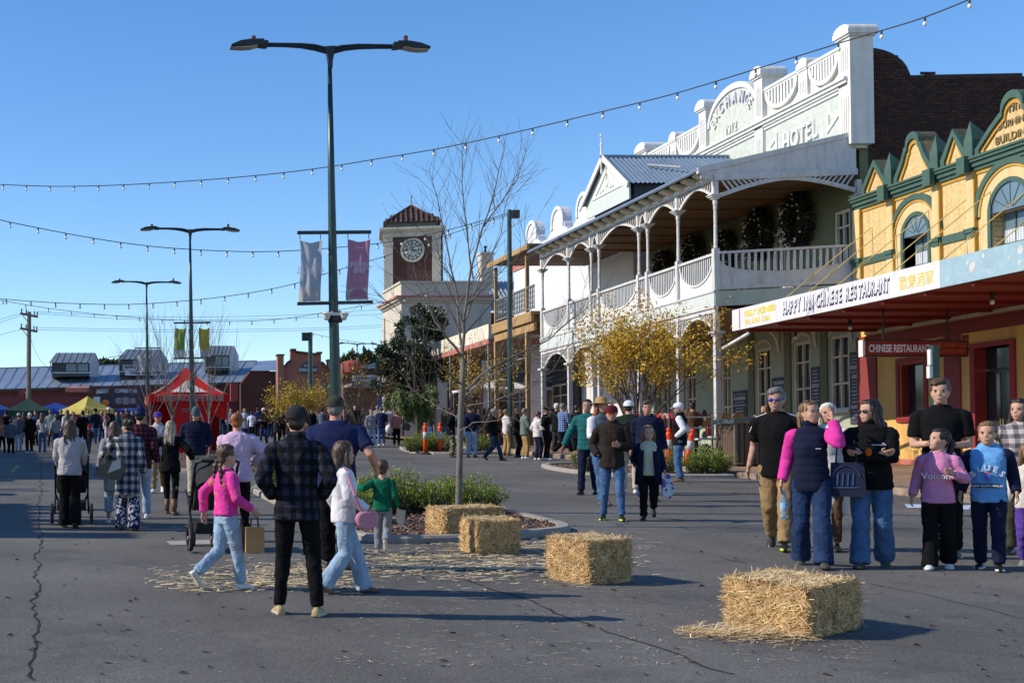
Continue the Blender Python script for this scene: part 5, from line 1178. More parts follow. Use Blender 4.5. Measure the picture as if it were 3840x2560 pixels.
# off-frame shops on the left-hand side whose parapets shade the road
random.seed(12); lw = mat('left_shop_wall', (.45,.33,.24), .8, .12, 1)
for y0, y1, h, col in ((-4,8,6.5,lw),(18.9,25.2,7.75,cream),(25.3,33.4,6.6,stone),(33.5,44,8.7,brickf),(44.1,56,7.2,lw)):
    e = empty('shop_building', (-15, (y0+y1)/2, fz(y0)), {lw:'tan rendered shop on the left-hand side of the street',cream:'cream shop on the left-hand side of the street',stone:'pale stone shop on the left-hand side of the street',brickf:'brick shop on the left-hand side of the street'}[col]+(' at its near end' if y0 < 0 else (' at its far end' if y0 > 44 else '')), 'shop')
    g0 = gz(y0); bx('wall', -22, -12.6, y0, y1, g0-.3, g0+h, col, e); bx('awning', -12.59, -9.4, y0+.1, y1-.1, g0+3.4, g0+3.7, ironw, e); bx('parapet_cap', -12.75, -12.4, y0-.05, y1+.05, g0+h, g0+h+.15, white, e)
    for k in range(3):
        yy = y0+(y1-y0)*(k+.5)/3; bx('window', -12.6, -12.57, yy-.9, yy+.9, g0+.7, g0+2.8, darkg, e)
    yy = y0
    while yy < y1-.6: w_ = random.uniform(.15,.8); bx('parapet_pier', -12.8, -12.3, yy, yy+w_, g0+h+.15, g0+h+.15+random.uniform(.1,1.25), col, e); yy += w_+random.uniform(.1,.7)  # uneven piers added so the cast shadow edge comes out jagged
    for k in range(3): yy = y0+.3+(y1-y0-.6)*k/2; bx('post', -9.55, -9.45, yy-.05, yy+.05, fz(yy), g0+3.4, white, e)
# ================================================================ STREET FURNITURE
lampm = mat('lamp_green', (.008,.036,.033), .35, .15, 2, spec=.5); lampd = mat('lamp_dark', (.014,.02,.026), .4, .2, 2); lens_ = mat('lamp_lens', (.45,.45,.42), .3)
def make_lamp():
    Y = 22.5; bx_, bz = 4.31, gz(22.5)
    e = empty('street_lamp', (bx_, Y, bz), 'tall dark green double-arm street lamp nearest the camera with grey and pink banners', 'street lamp', 'double-arm lamps along the median')
    def P(x, y): p = at(x, y, Y); return (p.x, p.y-.06, p.z)
    b = MB(); b.tube([(bx_,Y,bz),at(773,1000,Y),at(766,700,Y),at(761,400,Y),at(757,125,Y)], [.1,.095,.082,.06,.034], 14); b.build('pole', lampm, e, smooth=True)
    b = MB(); b.lathe((bx_,Y,bz), [(.2,0),(.2,.03),(.14,.05),(.13,.4),(.1,.45)], 14); b.build('pole_base', lampm, e)
    D = lambda zx, zy: P(514.5+.2083*zx, 73.5+.2083*zy)
    b = MB(); b.prism([D(1115,170),D(1180,166),D(1225,165),D(1212,240),D(1195,320),D(1190,410),D(1152,410),D(1150,360),D(1130,245)], (0,.12,0)); b.build('neck', lampd, e)
    for nm, up, lo in (('arm', [(1125,170),(1000,140),(850,128),(480,124)], [(1130,240),(1000,205),(850,178),(660,165),(480,163)]), ('arm', [(1215,168),(1300,150),(1480,136),(1850,142)], [(1215,238),(1330,207),(1480,190),(1680,184),(1850,184)])):
        b = MB(); U = [D(*q) for q in up]; Lo = [D(*q) for q in lo]
        b.tube([(p[0],Y,p[2]-.02) for p in U], .028, 6); b.tube([(p[0],Y,p[2]+.025) for p in Lo], .035, 6); b.build(nm, lampd, e)
    for s, pts, ln, cellx in ((-1, [(70,180),(75,165),(180,122),(300,106),(430,106),(432,122),(478,126),(478,168),(440,170),(375,160),(300,178),(200,186)], [(80,182),(200,178),(300,165),(368,156),(300,180),(200,188)], (308,345,78)), (1, [(2254,205),(2252,190),(2150,150),(2020,128),(1900,126),(1900,142),(1852,142),(1858,184),(1880,188),(1955,178),(2050,200),(2150,210)], [(2246,206),(2150,200),(2050,186),(1960,176),(2050,202),(2150,212)], (1985,2020,100))):
        b = MB(); b.prism([D(*q) for q in pts], (0,.26,0)); b.v = [(x, y-.1, z) for x, y, z in b.v]; h = b.build('lamp_head', lampd, e)
        b = MB(); b.prism([D(*q) for q in ln], (0,.2,0)); b.v = [(x, y-.07, z-.012) for x, y, z in b.v]; b.build('lens', lens_, h)
        c = D((cellx[0]+cellx[1])/2, 108); b = MB(); b.lathe((c[0],Y,c[2]-.01), [(.04,0),(.04,.1),(.03,.11)], 8); b.build('light_sensor', mat('maroon_cap', (.10,.02,.02), .5), h)
    for y in (533.5, 696.5):
        bar('banner_bracket', at(683,y+1,Y), at(852 if y < 600 else 856,y-.5 if y < 600 else y-3,Y), .055, .055, lampd, e, (0,1,0))
    return e
lamp1 = make_lamp()
L1 = WM[lamp1.name].translation.copy()
for X, Y, lab in ((3.66,45,'second double-arm street lamp with green and yellow banners in front of the red tent'),(3.02,64,'third double-arm street lamp with pale banners in the distance'),(23.3,112,'small distant double-arm street lamp right of the clock tower tree' ),):
    c = copy_tree(lamp1, Matrix.Translation((X, Y, gz(Y)-.1))); c['label'] = lab
    if Y == 112: c['label'] = 'small distant double-arm street lamp left of the dark evergreen tree'
# speakers/cameras on the near lamp
e = empty('camera_cluster', at(770,727,22.4), 'pair of white security cameras clamped to the near lamp post', 'camera')
bar('bracket', at(744,721,22.4), at(797,721,22.4), .05, .05, white, e, (0,1,0))
b = MB(); p = at(770,727,22.5); b.lathe((p.x,22.5,p.z-.1), [(.12,0),(.125,.02),(.125,.16),(.12,.18)], 12); b.build('clamp', black, e)
for x in (750, 790): p = at(x,736,22.4); b = MB(); b.lathe((p.x,22.4,p.z), [(.01,0),(.05,.03),(.075,.1),(.09,.12),(.05,.14)], 12); b.build('camera_dome', white, e)
def banner(x0, x1, y0, y1, Y, m1, m2, frac, label, seed, words=(), sun=0):
    random.seed(seed); e = empty('banner', at((x0+x1)/2, y1, Y), label, 'banner', 'banners on the street lamps'); nx, nz = 12, 30; b = MB()
    for j in range(nz+1):
        for i in range(nx+1):
            u, v = i/nx, j/nz; sag = 8*math.sin(math.pi*u)*(1-v)**3*(y1-y0)/140; nar = .06*math.sin(math.pi*v)*(u-.5)
            p = at(x0+(x1-x0)*(u-nar)+3*math.sin(v*3+seed), y0+(y1-y0)*v+sag, Y); p.y += .03*math.sin(u*6+v*5+seed)+.022*math.sin(u*14-v*9+seed); b.v.append(tuple(p))
    for j in range(nz):
        for i in range(nx):
            q = j*(nx+1)+i; b.f.append((q, q+nx+1, q+nx+2, q+1)); b.m.append(1 if j/nz > frac+(.012*math.sin(i)) else 0)
    cl = b.build('cloth', [m1, m2], e, smooth=True)
    for x in (x0+2, x1-2):
        for ya, yb in ((y0-14*(y1-y0)/140,y0),(y1,y1+6*(y1-y0)/140)): bar('cord', at(x,ya,Y), at(x,yb,Y), .012, .012, lampd, e, (0,1,0))
    for w, yy, sz in words:
        p = at((x0+x1)/2, yy, Y); M = Matrix(((-1,0,0,p.x),(0,0,-1,p.y-.062),(0,1,0,p.z),(0,0,0,1)))
        text('banner_lettering', w, M, sz, mat('banner_print', (.58,.53,.60), .7), e, .001, 'CENTER', sx=.85)
    return e
bl, pk, bw, gn, yw = (leafmat('banner_'+n, c, .08, .85, 2, .2, .55) for n, c in (('blue', (.46,.50,.56)), ('magenta', (.55,.26,.36)), ('pale', (.55,.52,.49)), ('green', (.28,.36,.09)), ('yellow', (.56,.46,.07))))
banner(687,738,550,692,22.5,bl,bw,.79,'faded blue-grey banner on the near lamp post',1,(('WANDER',614,.09),('WEDDIN TO',622,.09),('QUANDIALLA',631,.09)))
eb_ = banner(797,849,548,689,22.5,pk,bw,.79,'magenta pink banner on the near lamp post',2,(('WANDER',611,.09),('WEDDIN TO',619,.09),('BIMBI',628,.1),('weddin',572,.06)))
c = at(823,683,22.42); b = MB()
b.v = [(c.x, c.y, c.z)]+[(c.x+(.145 if k % 2 else .165)*math.cos(math.pi*k/32), c.y, c.z+(.145 if k % 2 else .165)*math.sin(math.pi*k/32)) for k in range(33)]; b.f = [(0,k+1,k+2) for k in range(32)]; b.m = [0]*32; b.build('flower_print', pk, eb_)
banner(402,428,752,822,45,gn,bw,.72,'green banner on the second lamp post',3); banner(459,484,752,822,45,yw,bw,.72,'yellow banner on the second lamp post',4)
banner(318,341,815,862,64,bw,signw,.6,'left pale banner on the third lamp post',5); banner(345,369,815,862,64,bw,signw,.6,'right pale banner on the third lamp post',6)
# -- festoon strings: cable with hanging bulbs
cab = mat('festoon_cable', (.05,.05,.055), .45, .2, 3)
def spline(P, n):
    out = []
    for i in range(len(P)-1):
        p0, p1, p2, p3 = P[max(i-1,0)], P[i], P[i+1], P[min(i+2,len(P)-1)]
        for k in range(n):
            t = k/n; out.append(.5*((2*p1)+(p2-p0)*t+(2*p0-5*p1+4*p2-p3)*t*t+(3*p1-p0-3*p2+p3)*t**3))
    out.append(P[-1]); return out
bu = MB(); bu.ell((0,0,-.13), (.038,.038,.05), 10, 8); BUM = bu.mesh('festoon_bulb', bulbm, True); bs = MB(); bs.lathe((0,0,-.09), [(.018,0),(.022,.03),(.022,.08)], 8); BSM = bs.mesh('festoon_socket', black)
def festoon(pts, Y0, Y1, r, spacing, label, s=1.):
    n = len(pts); x0, x1 = pts[0][0], pts[-1][0]
    P = [at(x, y, Y0+(Y1-Y0)*(x-x0)/(x1-x0)) for x, y in pts]; Q = spline(P, 8)
    e = empty('festoon_lights', Q[len(Q)//2], label, 'string lights', 'festoon light strings over the street')
    b = MB(); b.tube(Q, r, 5); b.build('cable', cab, e); acc = 0; nxt = .3
    for i in range(len(Q)-1):
        L_ = (Q[i+1]-Q[i]).length
        while acc+L_ > nxt:
            p = Q[i].lerp(Q[i+1], (nxt-acc)/L_); M = Matrix.Translation(p) @ Matrix.Diagonal((s,s,s,1)) @ Matrix.Rotation(random.uniform(-.15,.15), 4, 'X')
            o = bpy.data.objects.new('bulb', BUM); own(o, e, M); k = bpy.data.objects.new('socket', BSM); own(k, o, M); nxt += spacing
        acc += L_
    return e
festoon([(-60,420),(26,425),(135,428),(250,426),(370,420),(500,411),(640,398),(757,383),(855,367),(1010,341),(1180,305),(1353,264),(1540,218),(1740,158),(1950,93),(2110,45),(2240,-6),(2330,-45)], 48, 25, .016, 1.02, 'highest festoon string rising across the sky to the upper right', 1.05)
festoon([(-60,488),(0,505),(70,520),(190,543),(300,560),(410,571),(565,578),(690,575),(800,566),(900,555),(1000,535),(1090,512),(1168,490)], 46, 52, .016, 1.05, 'second festoon string running to the top of the green corner pole', 1.2)
festoon([(-60,682),(0,686),(75,692),(170,697),(290,699),(400,693),(500,683),(600,668),(690,648),(760,625),(880,590),(970,560),(1080,522),(1168,494)], 50, 52, .014, .95, 'third festoon string passing behind the banners up to the green corner pole', 1.1)
festoon([(-60,680),(0,689),(60,700),(150,713),(260,725),(370,733),(490,738),(600,736),(680,728),(760,715),(900,690),(1000,668)], 62, 64, .013, 1.1, 'lowest festoon string sagging low over the street', 1.1)
festoon([(714,765),(740,771),(770,777),(810,784),(860,791),(905,798)], 86, 95, .014, 1.2, 'short distant festoon string from the slim pole', 1.0)
def festoon_pole(x, yt, Y, gx, box_side, label):
    p = at(x, yt, Y); q = Vector((gx, Y, gz(Y)+(.15 if gx > 16 else 0)))
    e = empty('festoon_pole', q, label, 'pole'); b = MB(); b.tube([q, p], [.1*Y/52,.085*Y/52], 10); b.build('pole', lampm, e)
    s = .28*Y/52; bx('junction_box', p.x+(.1 if box_side > 0 else -.1-s), p.x+(.1+s if box_side > 0 else -.1), Y-.12, Y+.12, p.z-s*1.2, p.z-.02, lampd, e); return e
pe = festoon_pole(1170,482,52,(1172-200)/57.7,1,'green festoon pole with a dark box on top beside the timber verandah')
for X, Y, lab in ((16.95,52.3,'grey round planter pot at the foot of the green festoon pole'),(18.2,54.5,'dark square planter behind the people queueing at the kerb')):
    e = empty('planter_pot', (X,Y,fz(Y)), lab, 'planter'); b = MB(); b.lathe((X,Y,fz(Y)), [(.2,0),(.26,.55),(.3,.6),(.3,.68),(.24,.68),(.22,.6)], 14); b.build('pot', leadg if X < 17 else timbd, e)
festoon_pole(713,763,86,(713-200)/34.9,-1,'slim distant green pole with a box in front of the community hub')
festoon_pole(-120,470,46,-6.2,1,'green festoon pole on the left-hand kerb'); festoon_pole(-105,676,51,-6.6,1,'second green festoon pole on the left-hand kerb')
# -- power pole and wires
e = empty('power_pole', (at(66,940,92).x, 92, gz(92)), 'wooden power pole with two crossarms behind the market tents', 'power pole')
wood = mat('pole_wood', (.17,.13,.10), .85, .2, 2)
b = MB(); b.tube([(at(66,0,92).x,92,gz(92)-.3), at(67,716,92)], [.2,.15], 10); b.build('pole', wood, e)
for y, x0, x1 in ((723,46.5,87),(757,46,86)):
    p, q_ = at(x0,y-3.5,91.8), at(x1,y+4.5,91.8); bar('crossarm', p, q_, .16, .12, wood, e, (0,1,0))
    for t in (.08,.35,.8,.96): r_ = p.lerp(q_, t); b = MB(); b.lathe((r_.x,r_.y,r_.z+.06), [(.04,0),(.05,.12),(.03,.16),(.06,.2),(.03,.3)], 8); b.build('insulator', lampd, e)
    bar('brace', at(52 if y < 740 else 52,y+1,91.8), at(65,y+17,91.8), .05, .05, wood, e, (0,1,0))
wire = mat('wire', (.05,.06,.07), .5)
def wires(lines, label):
    e = empty('power_lines', at(lines[0][0][0], lines[0][0][1], 92), label, 'power lines')
    for L_, Ya, Yb in lines:
        x0, x1 = L_[0], L_[-1]; 
    for L_, Ya, Yb in lines: pass
    return e
e = empty('power_lines', at(300,735,95), 'thin power lines strung from the wooden pole across the sky', 'power lines')
for pts, Ya, Yb in (([(87,716),(250,724),(430,728),(700,722),(960,704)],92,110),([(86,720),(300,733),(450,735),(700,730),(960,716)],92,110),([(85,752),(300,756),(500,757),(760,752),(930,743)],92,110),([(85,757),(300,761),(500,762),(760,757),(930,748)],92,110),([(48,720),(20,727),(-40,748)],92,86),([(48,724),(10,737),(-40,756)],92,86),([(47,757),(10,766),(-40,782)],92,86),([(70,775),(78,800),(95,830),(125,858),(142,864)],92,106)):
    P = [at(x, y, Ya+(Yb-Ya)*i/(len(pts)-1)) for i, (x, y) in enumerate(pts)]; b = MB(); b.tube(spline(P, 6), .014, 3, caps=False); b.build('wire', wire, e)
# -- market tents
def cloth(n, c): return leafmat('canvas_'+n, c, .1, .8, 1.5, .2, .4)
rc = cloth('red', (.68,.03,.028)); Y = 50.
tl_, tr_ = at(342,905,Y), at(526,902,Y); hw_ = (tr_.x-tl_.x)/2; cx = (tl_.x+tr_.x)/2
e = marquee('market_tent', (cx, Y+hw_, 0), hw_, hw_, at(0,905,Y).z, at(0,843,Y+hw_).z, at(0,923,Y).z, rc, 'flat', 'red peaked market tent lettered TURKISH GOZLEME HOUSE', gzv=gz(Y))
# white printed panels on the canopy slopes
z0_, z1_ = at(0,905,Y).z, at(0,843,Y+hw_).z
def canopy_pt(u, t): f = t**1.25; return (cx+u*hw_*(1-t), Y+hw_-hw_*(1-t)-.02, z0_+(z1_-z0_)*f+.02)
b = MB(); up = [canopy_pt(u*.52*(1+.0), .10+.0*u) for u in [-1+2*i/10 for i in range(11)]]; dn = [canopy_pt(u*.5, .16+.42*(1-abs(u)**1.5)) for u in [-1+2*i/10 for i in range(11)]]
for i in range(10): b.add([up[i], up[i+1], dn[i+1], dn[i]], [(0,1,2,3)])
b.build('canopy_print', mat('canopy_print', (.55,.46,.42), .8, .35, 3), e)
for s in (-1,1):
    b = MB(); A = [canopy_pt(s*(.97-.0*t), t) for t in [.04+.7*i/8 for i in range(9)]]; B = [canopy_pt(s*(.88-.35*t*.3), t) for t in [.04+.7*i/8 for i in range(9)]]
    for i in range(8): b.add([A[i],A[i+1],B[i+1],B[i]], [(0,1,2,3)])
    b.build('canopy_print', bw, e)
text('tent_lettering', 'TURKISH GÖZLEME HOUSE', face_negY((at(358,0,Y).x, Y-.09, at(0,920,Y).z)), .30, bw, e, .005, sx=.70, offset=.012)
text('tent_lettering', 'TURKISH', Matrix(((0,0,-1,cx-hw_-.06),(-1,0,0,Y+2.2),(0,1,0,at(0,920,Y).z),(0,0,0,1))), .30, bw, e, .005, sx=.7, offset=.012)
b = MB(); y_ = Y+.02
b.box(at(394,0,Y).x, at(484,0,Y).x, y_, y_+.02, gz(Y)+.02, at(0,922,Y).z); b.box(at(347,0,Y).x, at(394,0,Y).x, y_, y_+.02, gz(Y)+.02, gz(Y)+.75); b.build('side_wall', rc, e)
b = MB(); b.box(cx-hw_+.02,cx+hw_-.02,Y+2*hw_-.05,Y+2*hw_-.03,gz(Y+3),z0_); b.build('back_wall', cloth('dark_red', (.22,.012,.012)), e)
b = MB(); p0 = at(416,938,Y); p1 = at(436,945,Y)
for bx0 in ((p0.x,p1.x,p0.z-.025,p0.z),(p0.x,p1.x,p1.z,p1.z+.025),(p0.x,p0.x+.025,p1.z,p0.z),(p1.x-.025,p1.x,p1.z,p0.z)): b.box(bx0[0],bx0[1],Y-.0,Y+.015,bx0[2],bx0[3])
b.build('frame_print', bw, e)
b = MB(); pts = [(484,918),(527,920),(524,965),(510,962),(484,950)]; P = [at(x,y,Y+.4) for x, y in pts]; b.add([tuple(p) for p in P], [tuple(range(5))]); b.build('loose_flap', rc, e)
yc_ = cloth('yellow', (.62,.52,.14)); Y = 80.
pk_ = at(198,906,Y); hwy = (at(265,0,Y).x-at(150,0,Y).x)/2/1.414*1.06
marquee('market_tent', (pk_.x+.1, Y+1.5, 0), hwy, hwy, at(0,937,Y).z, pk_.z, at(0,948,Y).z, yc_, 'flat', 'yellow peaked market tent', rot=R(38), gzv=gz(Y))
gc_ = cloth('green', (.035,.075,.06)); Y = 70.
p = at(46,911,Y); q_ = at(117,941,Y); marquee('market_tent', ((at(9,0,Y).x+q_.x)/2, Y+1.3, 0), (q_.x-at(9,0,Y).x)/2, 1.4, q_.z, p.z, at(0,952,Y).z, gc_, 'flat', 'dark green market tent at the far left', gzv=gz(Y))
bc_ = cloth('blue', (.025,.07,.32)); Y = 86.
for x0, x1, yt, ye, yv, lab, Yy in ((84,168,921,936,947,'bright blue market tent behind the yellow tent',88),(-40,30,927,938,950,'blue market tent at the left edge behind the green tent',90),(120,160,932,942,952,'small blue tent right of the dark green tent',82),(255,340,934,940,946,'long blue awning under the coffee shop signs',96)):
    p, q_ = at(x0,ye,Yy), at(x1,ye,Yy); marquee('market_tent', ((p.x+q_.x)/2, Yy+1.5, 0), (q_.x-p.x)/2, 1.5, q_.z, at(0,yt,Yy).z, at(0,yv,Yy).z, bc_, 'flat', lab, gzv=gz(Yy))
# trestle tables in front of the left tents so the stalls have something to sell
for i, (x, Y, lab) in enumerate(((60,69,'trestle table with a pale cloth under the green tent'),(205,78,'trestle table with a pale cloth under the yellow tent'),(425,50.6,'serving table inside the red tent'))):
    c = at(x,1000,Y); e = empty('trestle_table', (c.x,Y,gz(Y)), lab, 'table'); bx('tabletop', c.x-.9,c.x+.9,Y-.35,Y+.35,gz(Y)+.72,gz(Y)+.75,bw,e); bx('cloth', c.x-.91,c.x+.91,Y-.36,Y-.35,gz(Y)+.2,gz(Y)+.755,bw,e)
    for sx in (-.8,.8): bx('leg', c.x+sx-.02,c.x+sx+.02,Y+.2,Y+.24,gz(Y),gz(Y)+.72,leadg,e)
# teardrop flag
p = at(788,905,88); e = empty('teardrop_flag', (p.x,88,gz(88)), 'white and orange teardrop flag beside the lamp post', 'flag'); b = MB(); q_ = at(786,832,88); b.tube([(p.x+.6,88,gz(88)),p,q_], .03, 5); b.build('pole', leadg, e)
for ya, yb, m_ in ((834,850,bw),(850,862,cloth('orange',(.65,.16,.02))),(862,872,gc_),(872,880,MATS['canvas_orange'])):
    b = MB(); b.prism([at(785,ya,88),at(789+(ya-830)*.1,ya,88),at(792,yb,88),at(786,yb,88)], (0,.02,0)); b.build('cloth', m_, e)
# -- bollards
org = mat('safety_orange', (.75,.07,.012), .45, .1, 2); refl = mat('reflective_band', (.42,.42,.42), .35, .1, 3); rub = mat('rubber_black', (.02,.02,.02), .7)
def bollard(p, label, tilt=0, az=0):
    e = empty('bollard', p, label, 'bollard', 'orange plastic bollards'); M0 = Matrix.Translation(p) @ Matrix.Rotation(tilt, 4, Vector((math.cos(az), math.sin(az), 0)))
    for nm, prof, m_ in (('base', [(.0,0),(.3,.0),(.28,.05),(.12,.07)], rub), ('post', [(.085,.06),(.08,.62),(.08,1.0),(.085,1.02),(.085,1.06),(.05,1.08),(.045,1.12),(.07,1.14),(.06,1.19),(.02,1.2)], org), ('reflective_band', [(.084,.58),(.084,.86)], refl)):
        b = MB(); b.lathe((0,0,0), prof, 8 if nm == 'base' else 12); me = b.mesh(nm, m_, nm != 'base'); o = bpy.data.objects.new(nm, me); own(o, e, M0)
bollard(gr(977,1043), 'left orange bollard of the pair in front of the shrubs'); bollard(gr(1011,1043), 'right orange bollard of the pair in front of the shrubs')
bollard(gr(1574,1080), 'tilted orange bollard right of the man in the white cap', R(11), R(90)); bollard(gr(1537,1078), 'orange bollard half hidden left of the man in the white cap')
# -- bin enclosure
Yb = 36.4; zb = fz(Yb); X0, X1 = 18.05, 19.3
slatw = mat('bin_slat', (.10,.065,.045), .8, .3, 4, stretch=(4,4,.5), dirt=(.05,.03,.02), dsc=3); bint = mat('bin_top', (.10,.12,.11), .5, .15, 2)
e = empty('bin_enclosure', ((X0+X1)/2, Yb, zb), 'dark slatted timber bin enclosure with sloping metal top under the awning', 'bin')
bx('frame', X0+.04, X1-.04, Yb+.04, Yb+1.1, zb+.06, zb+1.2, black, e)
for k in range(9): x = X0+.01+k*(X1-X0)/9; bx('slat', x, x+.115, Yb, Yb+.03, zb+.05, zb+1.2+.07*k/9, slatw, e)
for k in range(8): y = Yb+.02+k*.135; bx('slat', X0, X0+.03, y, y+.115, zb+.05, zb+1.19, slatw, e)
b = MB(); b.prism([(X0-.04,Yb-.05,zb+1.2),(X1+.05,Yb-.05,zb+1.33),(X1+.05,Yb-.05,zb+1.45),(X0-.04,Yb-.05,zb+1.34)], (0,1.25,0)); b.build('lid', bint, e)
for x in (X0,X1-.06): bx('post', x, x+.06, Yb-.02, Yb+.02, zb, zb+1.22, bint, e)
# -- sign post beside the tall boy
p = Vector(((2147-200)/113., 26.5, fz(26.5))); t_ = at(2146,793,26.5)
e = empty('sign_post', p, 'slim dark green parking sign post behind the tall young man', 'sign post'); bx('post', t_.x-.06, t_.x+.06, 26.44, 26.56, p.z, t_.z, mat('sign_post_green', (.012,.055,.04), .4), e)
for y0, y1 in ((800,838),(838,868)): bx('sign_plate', t_.x-.11-.02*(y0 > 820), t_.x-.066, 26.46, 26.56, at(0,y1,26.5).z, at(0,y0,26.5).z-.02, white, e)
# -- hay bales
straw = [mat('straw_%d' % i, c, .7, .25, 9, coord='obj') for i, c in enumerate([(.50,.31,.125),(.62,.43,.20),(.38,.21,.08),(.70,.54,.30),(.86,.72,.44)])]
core = mat('straw_core', (.29,.165,.065), .9, .5, 26, bump=1., bsc=60, coord='obj')
def blade(b, p, d, L_, w, n, mi):
    d = d.normalized(); x = d.cross(n)
    if x.length < 1e-3: return
    x = x.normalized()*w/2; b.add([p-x, p+x, p+d*L_+x*.6, p+d*L_-x*.6], [(0,1,2,3)], mi)
def bale(C, u, v, H, nst, label, seed, wst=.005):
    random.seed(seed); e = empty('hay_bale', C+(u+v)/2, label, 'hay bale', 'straw bales on the road')
    nx, ny, nz_ = 10, 10, 6; b = MB()
    def pt(a, c, h):
        p = C+u*a+v*c; q = Vector((p.x, p.y, gz(p.y)+h*H)); n = noise.noise_vector(q*7)*.018+noise.noise_vector(q*22)*.009; n.z *= .6
        if h < .01: n.z = 0
        ce = C+(u+v)/2; r = (1-.035*(abs(2*a-1)**8+abs(2*h-1)**8*.6+abs(2*c-1)**8)/1)
        q.x = ce.x+(q.x-ce.x)*r; q.y = ce.y+(q.y-ce.y)*r; return q+n
    def grid(f, na, nb, flip):
        s = len(b.v)
        for i in range(na+1):
            for j in range(nb+1): b.v.append(tuple(f(i/na, j/nb)))
        for i in range(na):
            for j in range(nb):
                q = s+i*(nb+1)+j; fc = (q, q+nb+1, q+nb+2, q+1); b.f.append(fc if not flip else fc[::-1]); b.m.append(0)
    grid(lambda a,c: pt(a,0,c), nx, nz_, False); grid(lambda a,c: pt(a,1,c), nx, nz_, True); grid(lambda a,c: pt(0,a,c), ny, nz_, True); grid(lambda a,c: pt(1,a,c), ny, nz_, False); grid(lambda a,c: pt(a,c,1), nx, ny, False)
    b.build('bale_body', core, e)
    s = MB(); un, vn = u.normalized(), v.normalized(); up = Vector((0,0,1)); lu, lv = u.length, v.length; A = [('f',lu*H),('l',lv*H),('t',lu*lv*1.5),('r',lv*H),('k',lu*H)]; tot = sum(x for _, x in A)
    for nm, ar in A:
        for i in range(int(nst*ar/tot)):
            a, c = random.random(), random.random(); h = min(1, random.random()**.9)
            if nm == 'f': p, n, t1 = pt(a,0,h), -vn, un
            elif nm == 'k': p, n, t1 = pt(a,1,h), vn, un
            elif nm == 'l': p, n, t1 = pt(0,a,h), -un, vn
            elif nm == 'r': p, n, t1 = pt(1,a,h), un, vn
            else: p, n, t1 = pt(a,c,1), up, un
            t2 = n.cross(t1)
            q = random.gauss(0,.55) if random.random() < .6 else random.random()*6.28
            if nm in ('f',) : q += math.pi/2 if random.random() < .35 else 0
            d = t1*math.cos(q)+t2*math.sin(q)+n*random.uniform(-.05,.42 if random.random() < .25 else .16)
            L_ = random.uniform(.03,.13); q0 = p+n*random.uniform(.0,.018)-d*L_*.3
            blade(s, q0, d, L_, wst*random.uniform(.6,1.4), (n+rnd()*.5), random.choice((0,0,0,1,1,2,2,3) if nm != 't' else (0,1,1,3,3,4)))
    for i in range(int(nst*.05)):                       # stray ends standing off the edges
        a = random.random(); p = random.choice((pt(a,0,1), pt(0,a,1), pt(1,a,1), pt(a,1,1), pt(0,0,a), pt(1,0,a))); d = rnd(); d.z = abs(d.z)*.7
        blade(s, p-d*.02, d, random.uniform(.03,.10), wst, rnd(), random.choice((0,1,3)))
    s.build('straw', straw, e, kind='stuff')
    for t in (.3,.7):
        w = MB(); P = [pt(t,0,0),pt(t,0,1),pt(t,1,1),pt(t,1,0)]; o_ = [-vn,-vn+up,vn+up,vn]; w.tube([P[i]+o_[i].normalized()*.012 for i in range(4)], .004, 4, caps=False); w.build('twine', mat('baling_twine', (.30,.20,.09), .8), e)
def balepx(c, l, r, lu, lv, H, nst, lab, seed, wst=.005):
    C, L_, R_ = gr(*c), gr(*l), gr(*r); u = (R_-C); u.z = 0; u = u.normalized()*lu; v = Vector((-u.y, u.x, 0)).normalized()
    w = (L_-C); w.z = 0; w.normalize(); v = (v*.5+w*.5).normalized()*lv; C.z = gz(C.y); bale(C, u, v, H, nst, lab, seed, wst)
balepx((1858,1468),(1668,1432),(1994,1440), .86,.74,.385,15000,'nearest hay bale in the right foreground',101,.0058)
balepx((1354,1344),(1270,1328),(1473,1334), .62,.62,.43,9000,'hay bale standing alone left of the nearest one',102,.005)
balepx((1096,1275),(1080,1266),(1207,1272), .58,.60,.40,6500,'smaller hay bale in front of the longer bale by the median tip',103,.006)
balepx((1022,1243),(986,1236),(1182,1236), 1.0,.50,.42,7000,'long hay bale lying across the tip of the median',104,.006)
random.seed(77); s = MB(); n_ = 0
while n_ < 4600:
    x, y = random.uniform(300,1520), random.uniform(1236,1362); c = 1262+(1520-x)*.052+ (18 if x < 800 else 0); dens = math.exp(-((y-c)/(26+ (14 if x > 1000 else 0)))**2)
    if x > 1215: dens *= math.exp(-((x-1215)/170)**2)
    if x < 520: dens *= max(0,(x-300)/220)
    p = gr(x, y); nv = noise.noise(Vector((p.x*1.7, p.y*1.7, 0)))
    if random.random() > dens*(.35+1.5*max(0, nv+.25)): continue
    z = gz(p.y)+random.uniform(.006,.022); a = random.gauss(0,.7); d = Vector((math.cos(a), math.sin(a), random.uniform(-.08,.12))); blade(s, Vector((p.x,p.y,z)), d, random.uniform(.04,.16), random.uniform(.008,.014), Vector((0,0,1))+rnd()*.25, random.choice((1,3,4,4,4,4))); n_ += 1
for i in range(520):
    p = gr(random.uniform(760,2000), random.uniform(1300,1530)); a = random.random()*6.28; blade(s, Vector((p.x,p.y,gz(p.y)+.008)), Vector((math.cos(a),math.sin(a),0)), random.uniform(.03,.1), .006, Vector((0,0,1)), random.choice((3,4)))
s.build('scattered_straw', straw, None, 'loose straw strewn over the asphalt between the bales', kind='stuff')
s = MB()
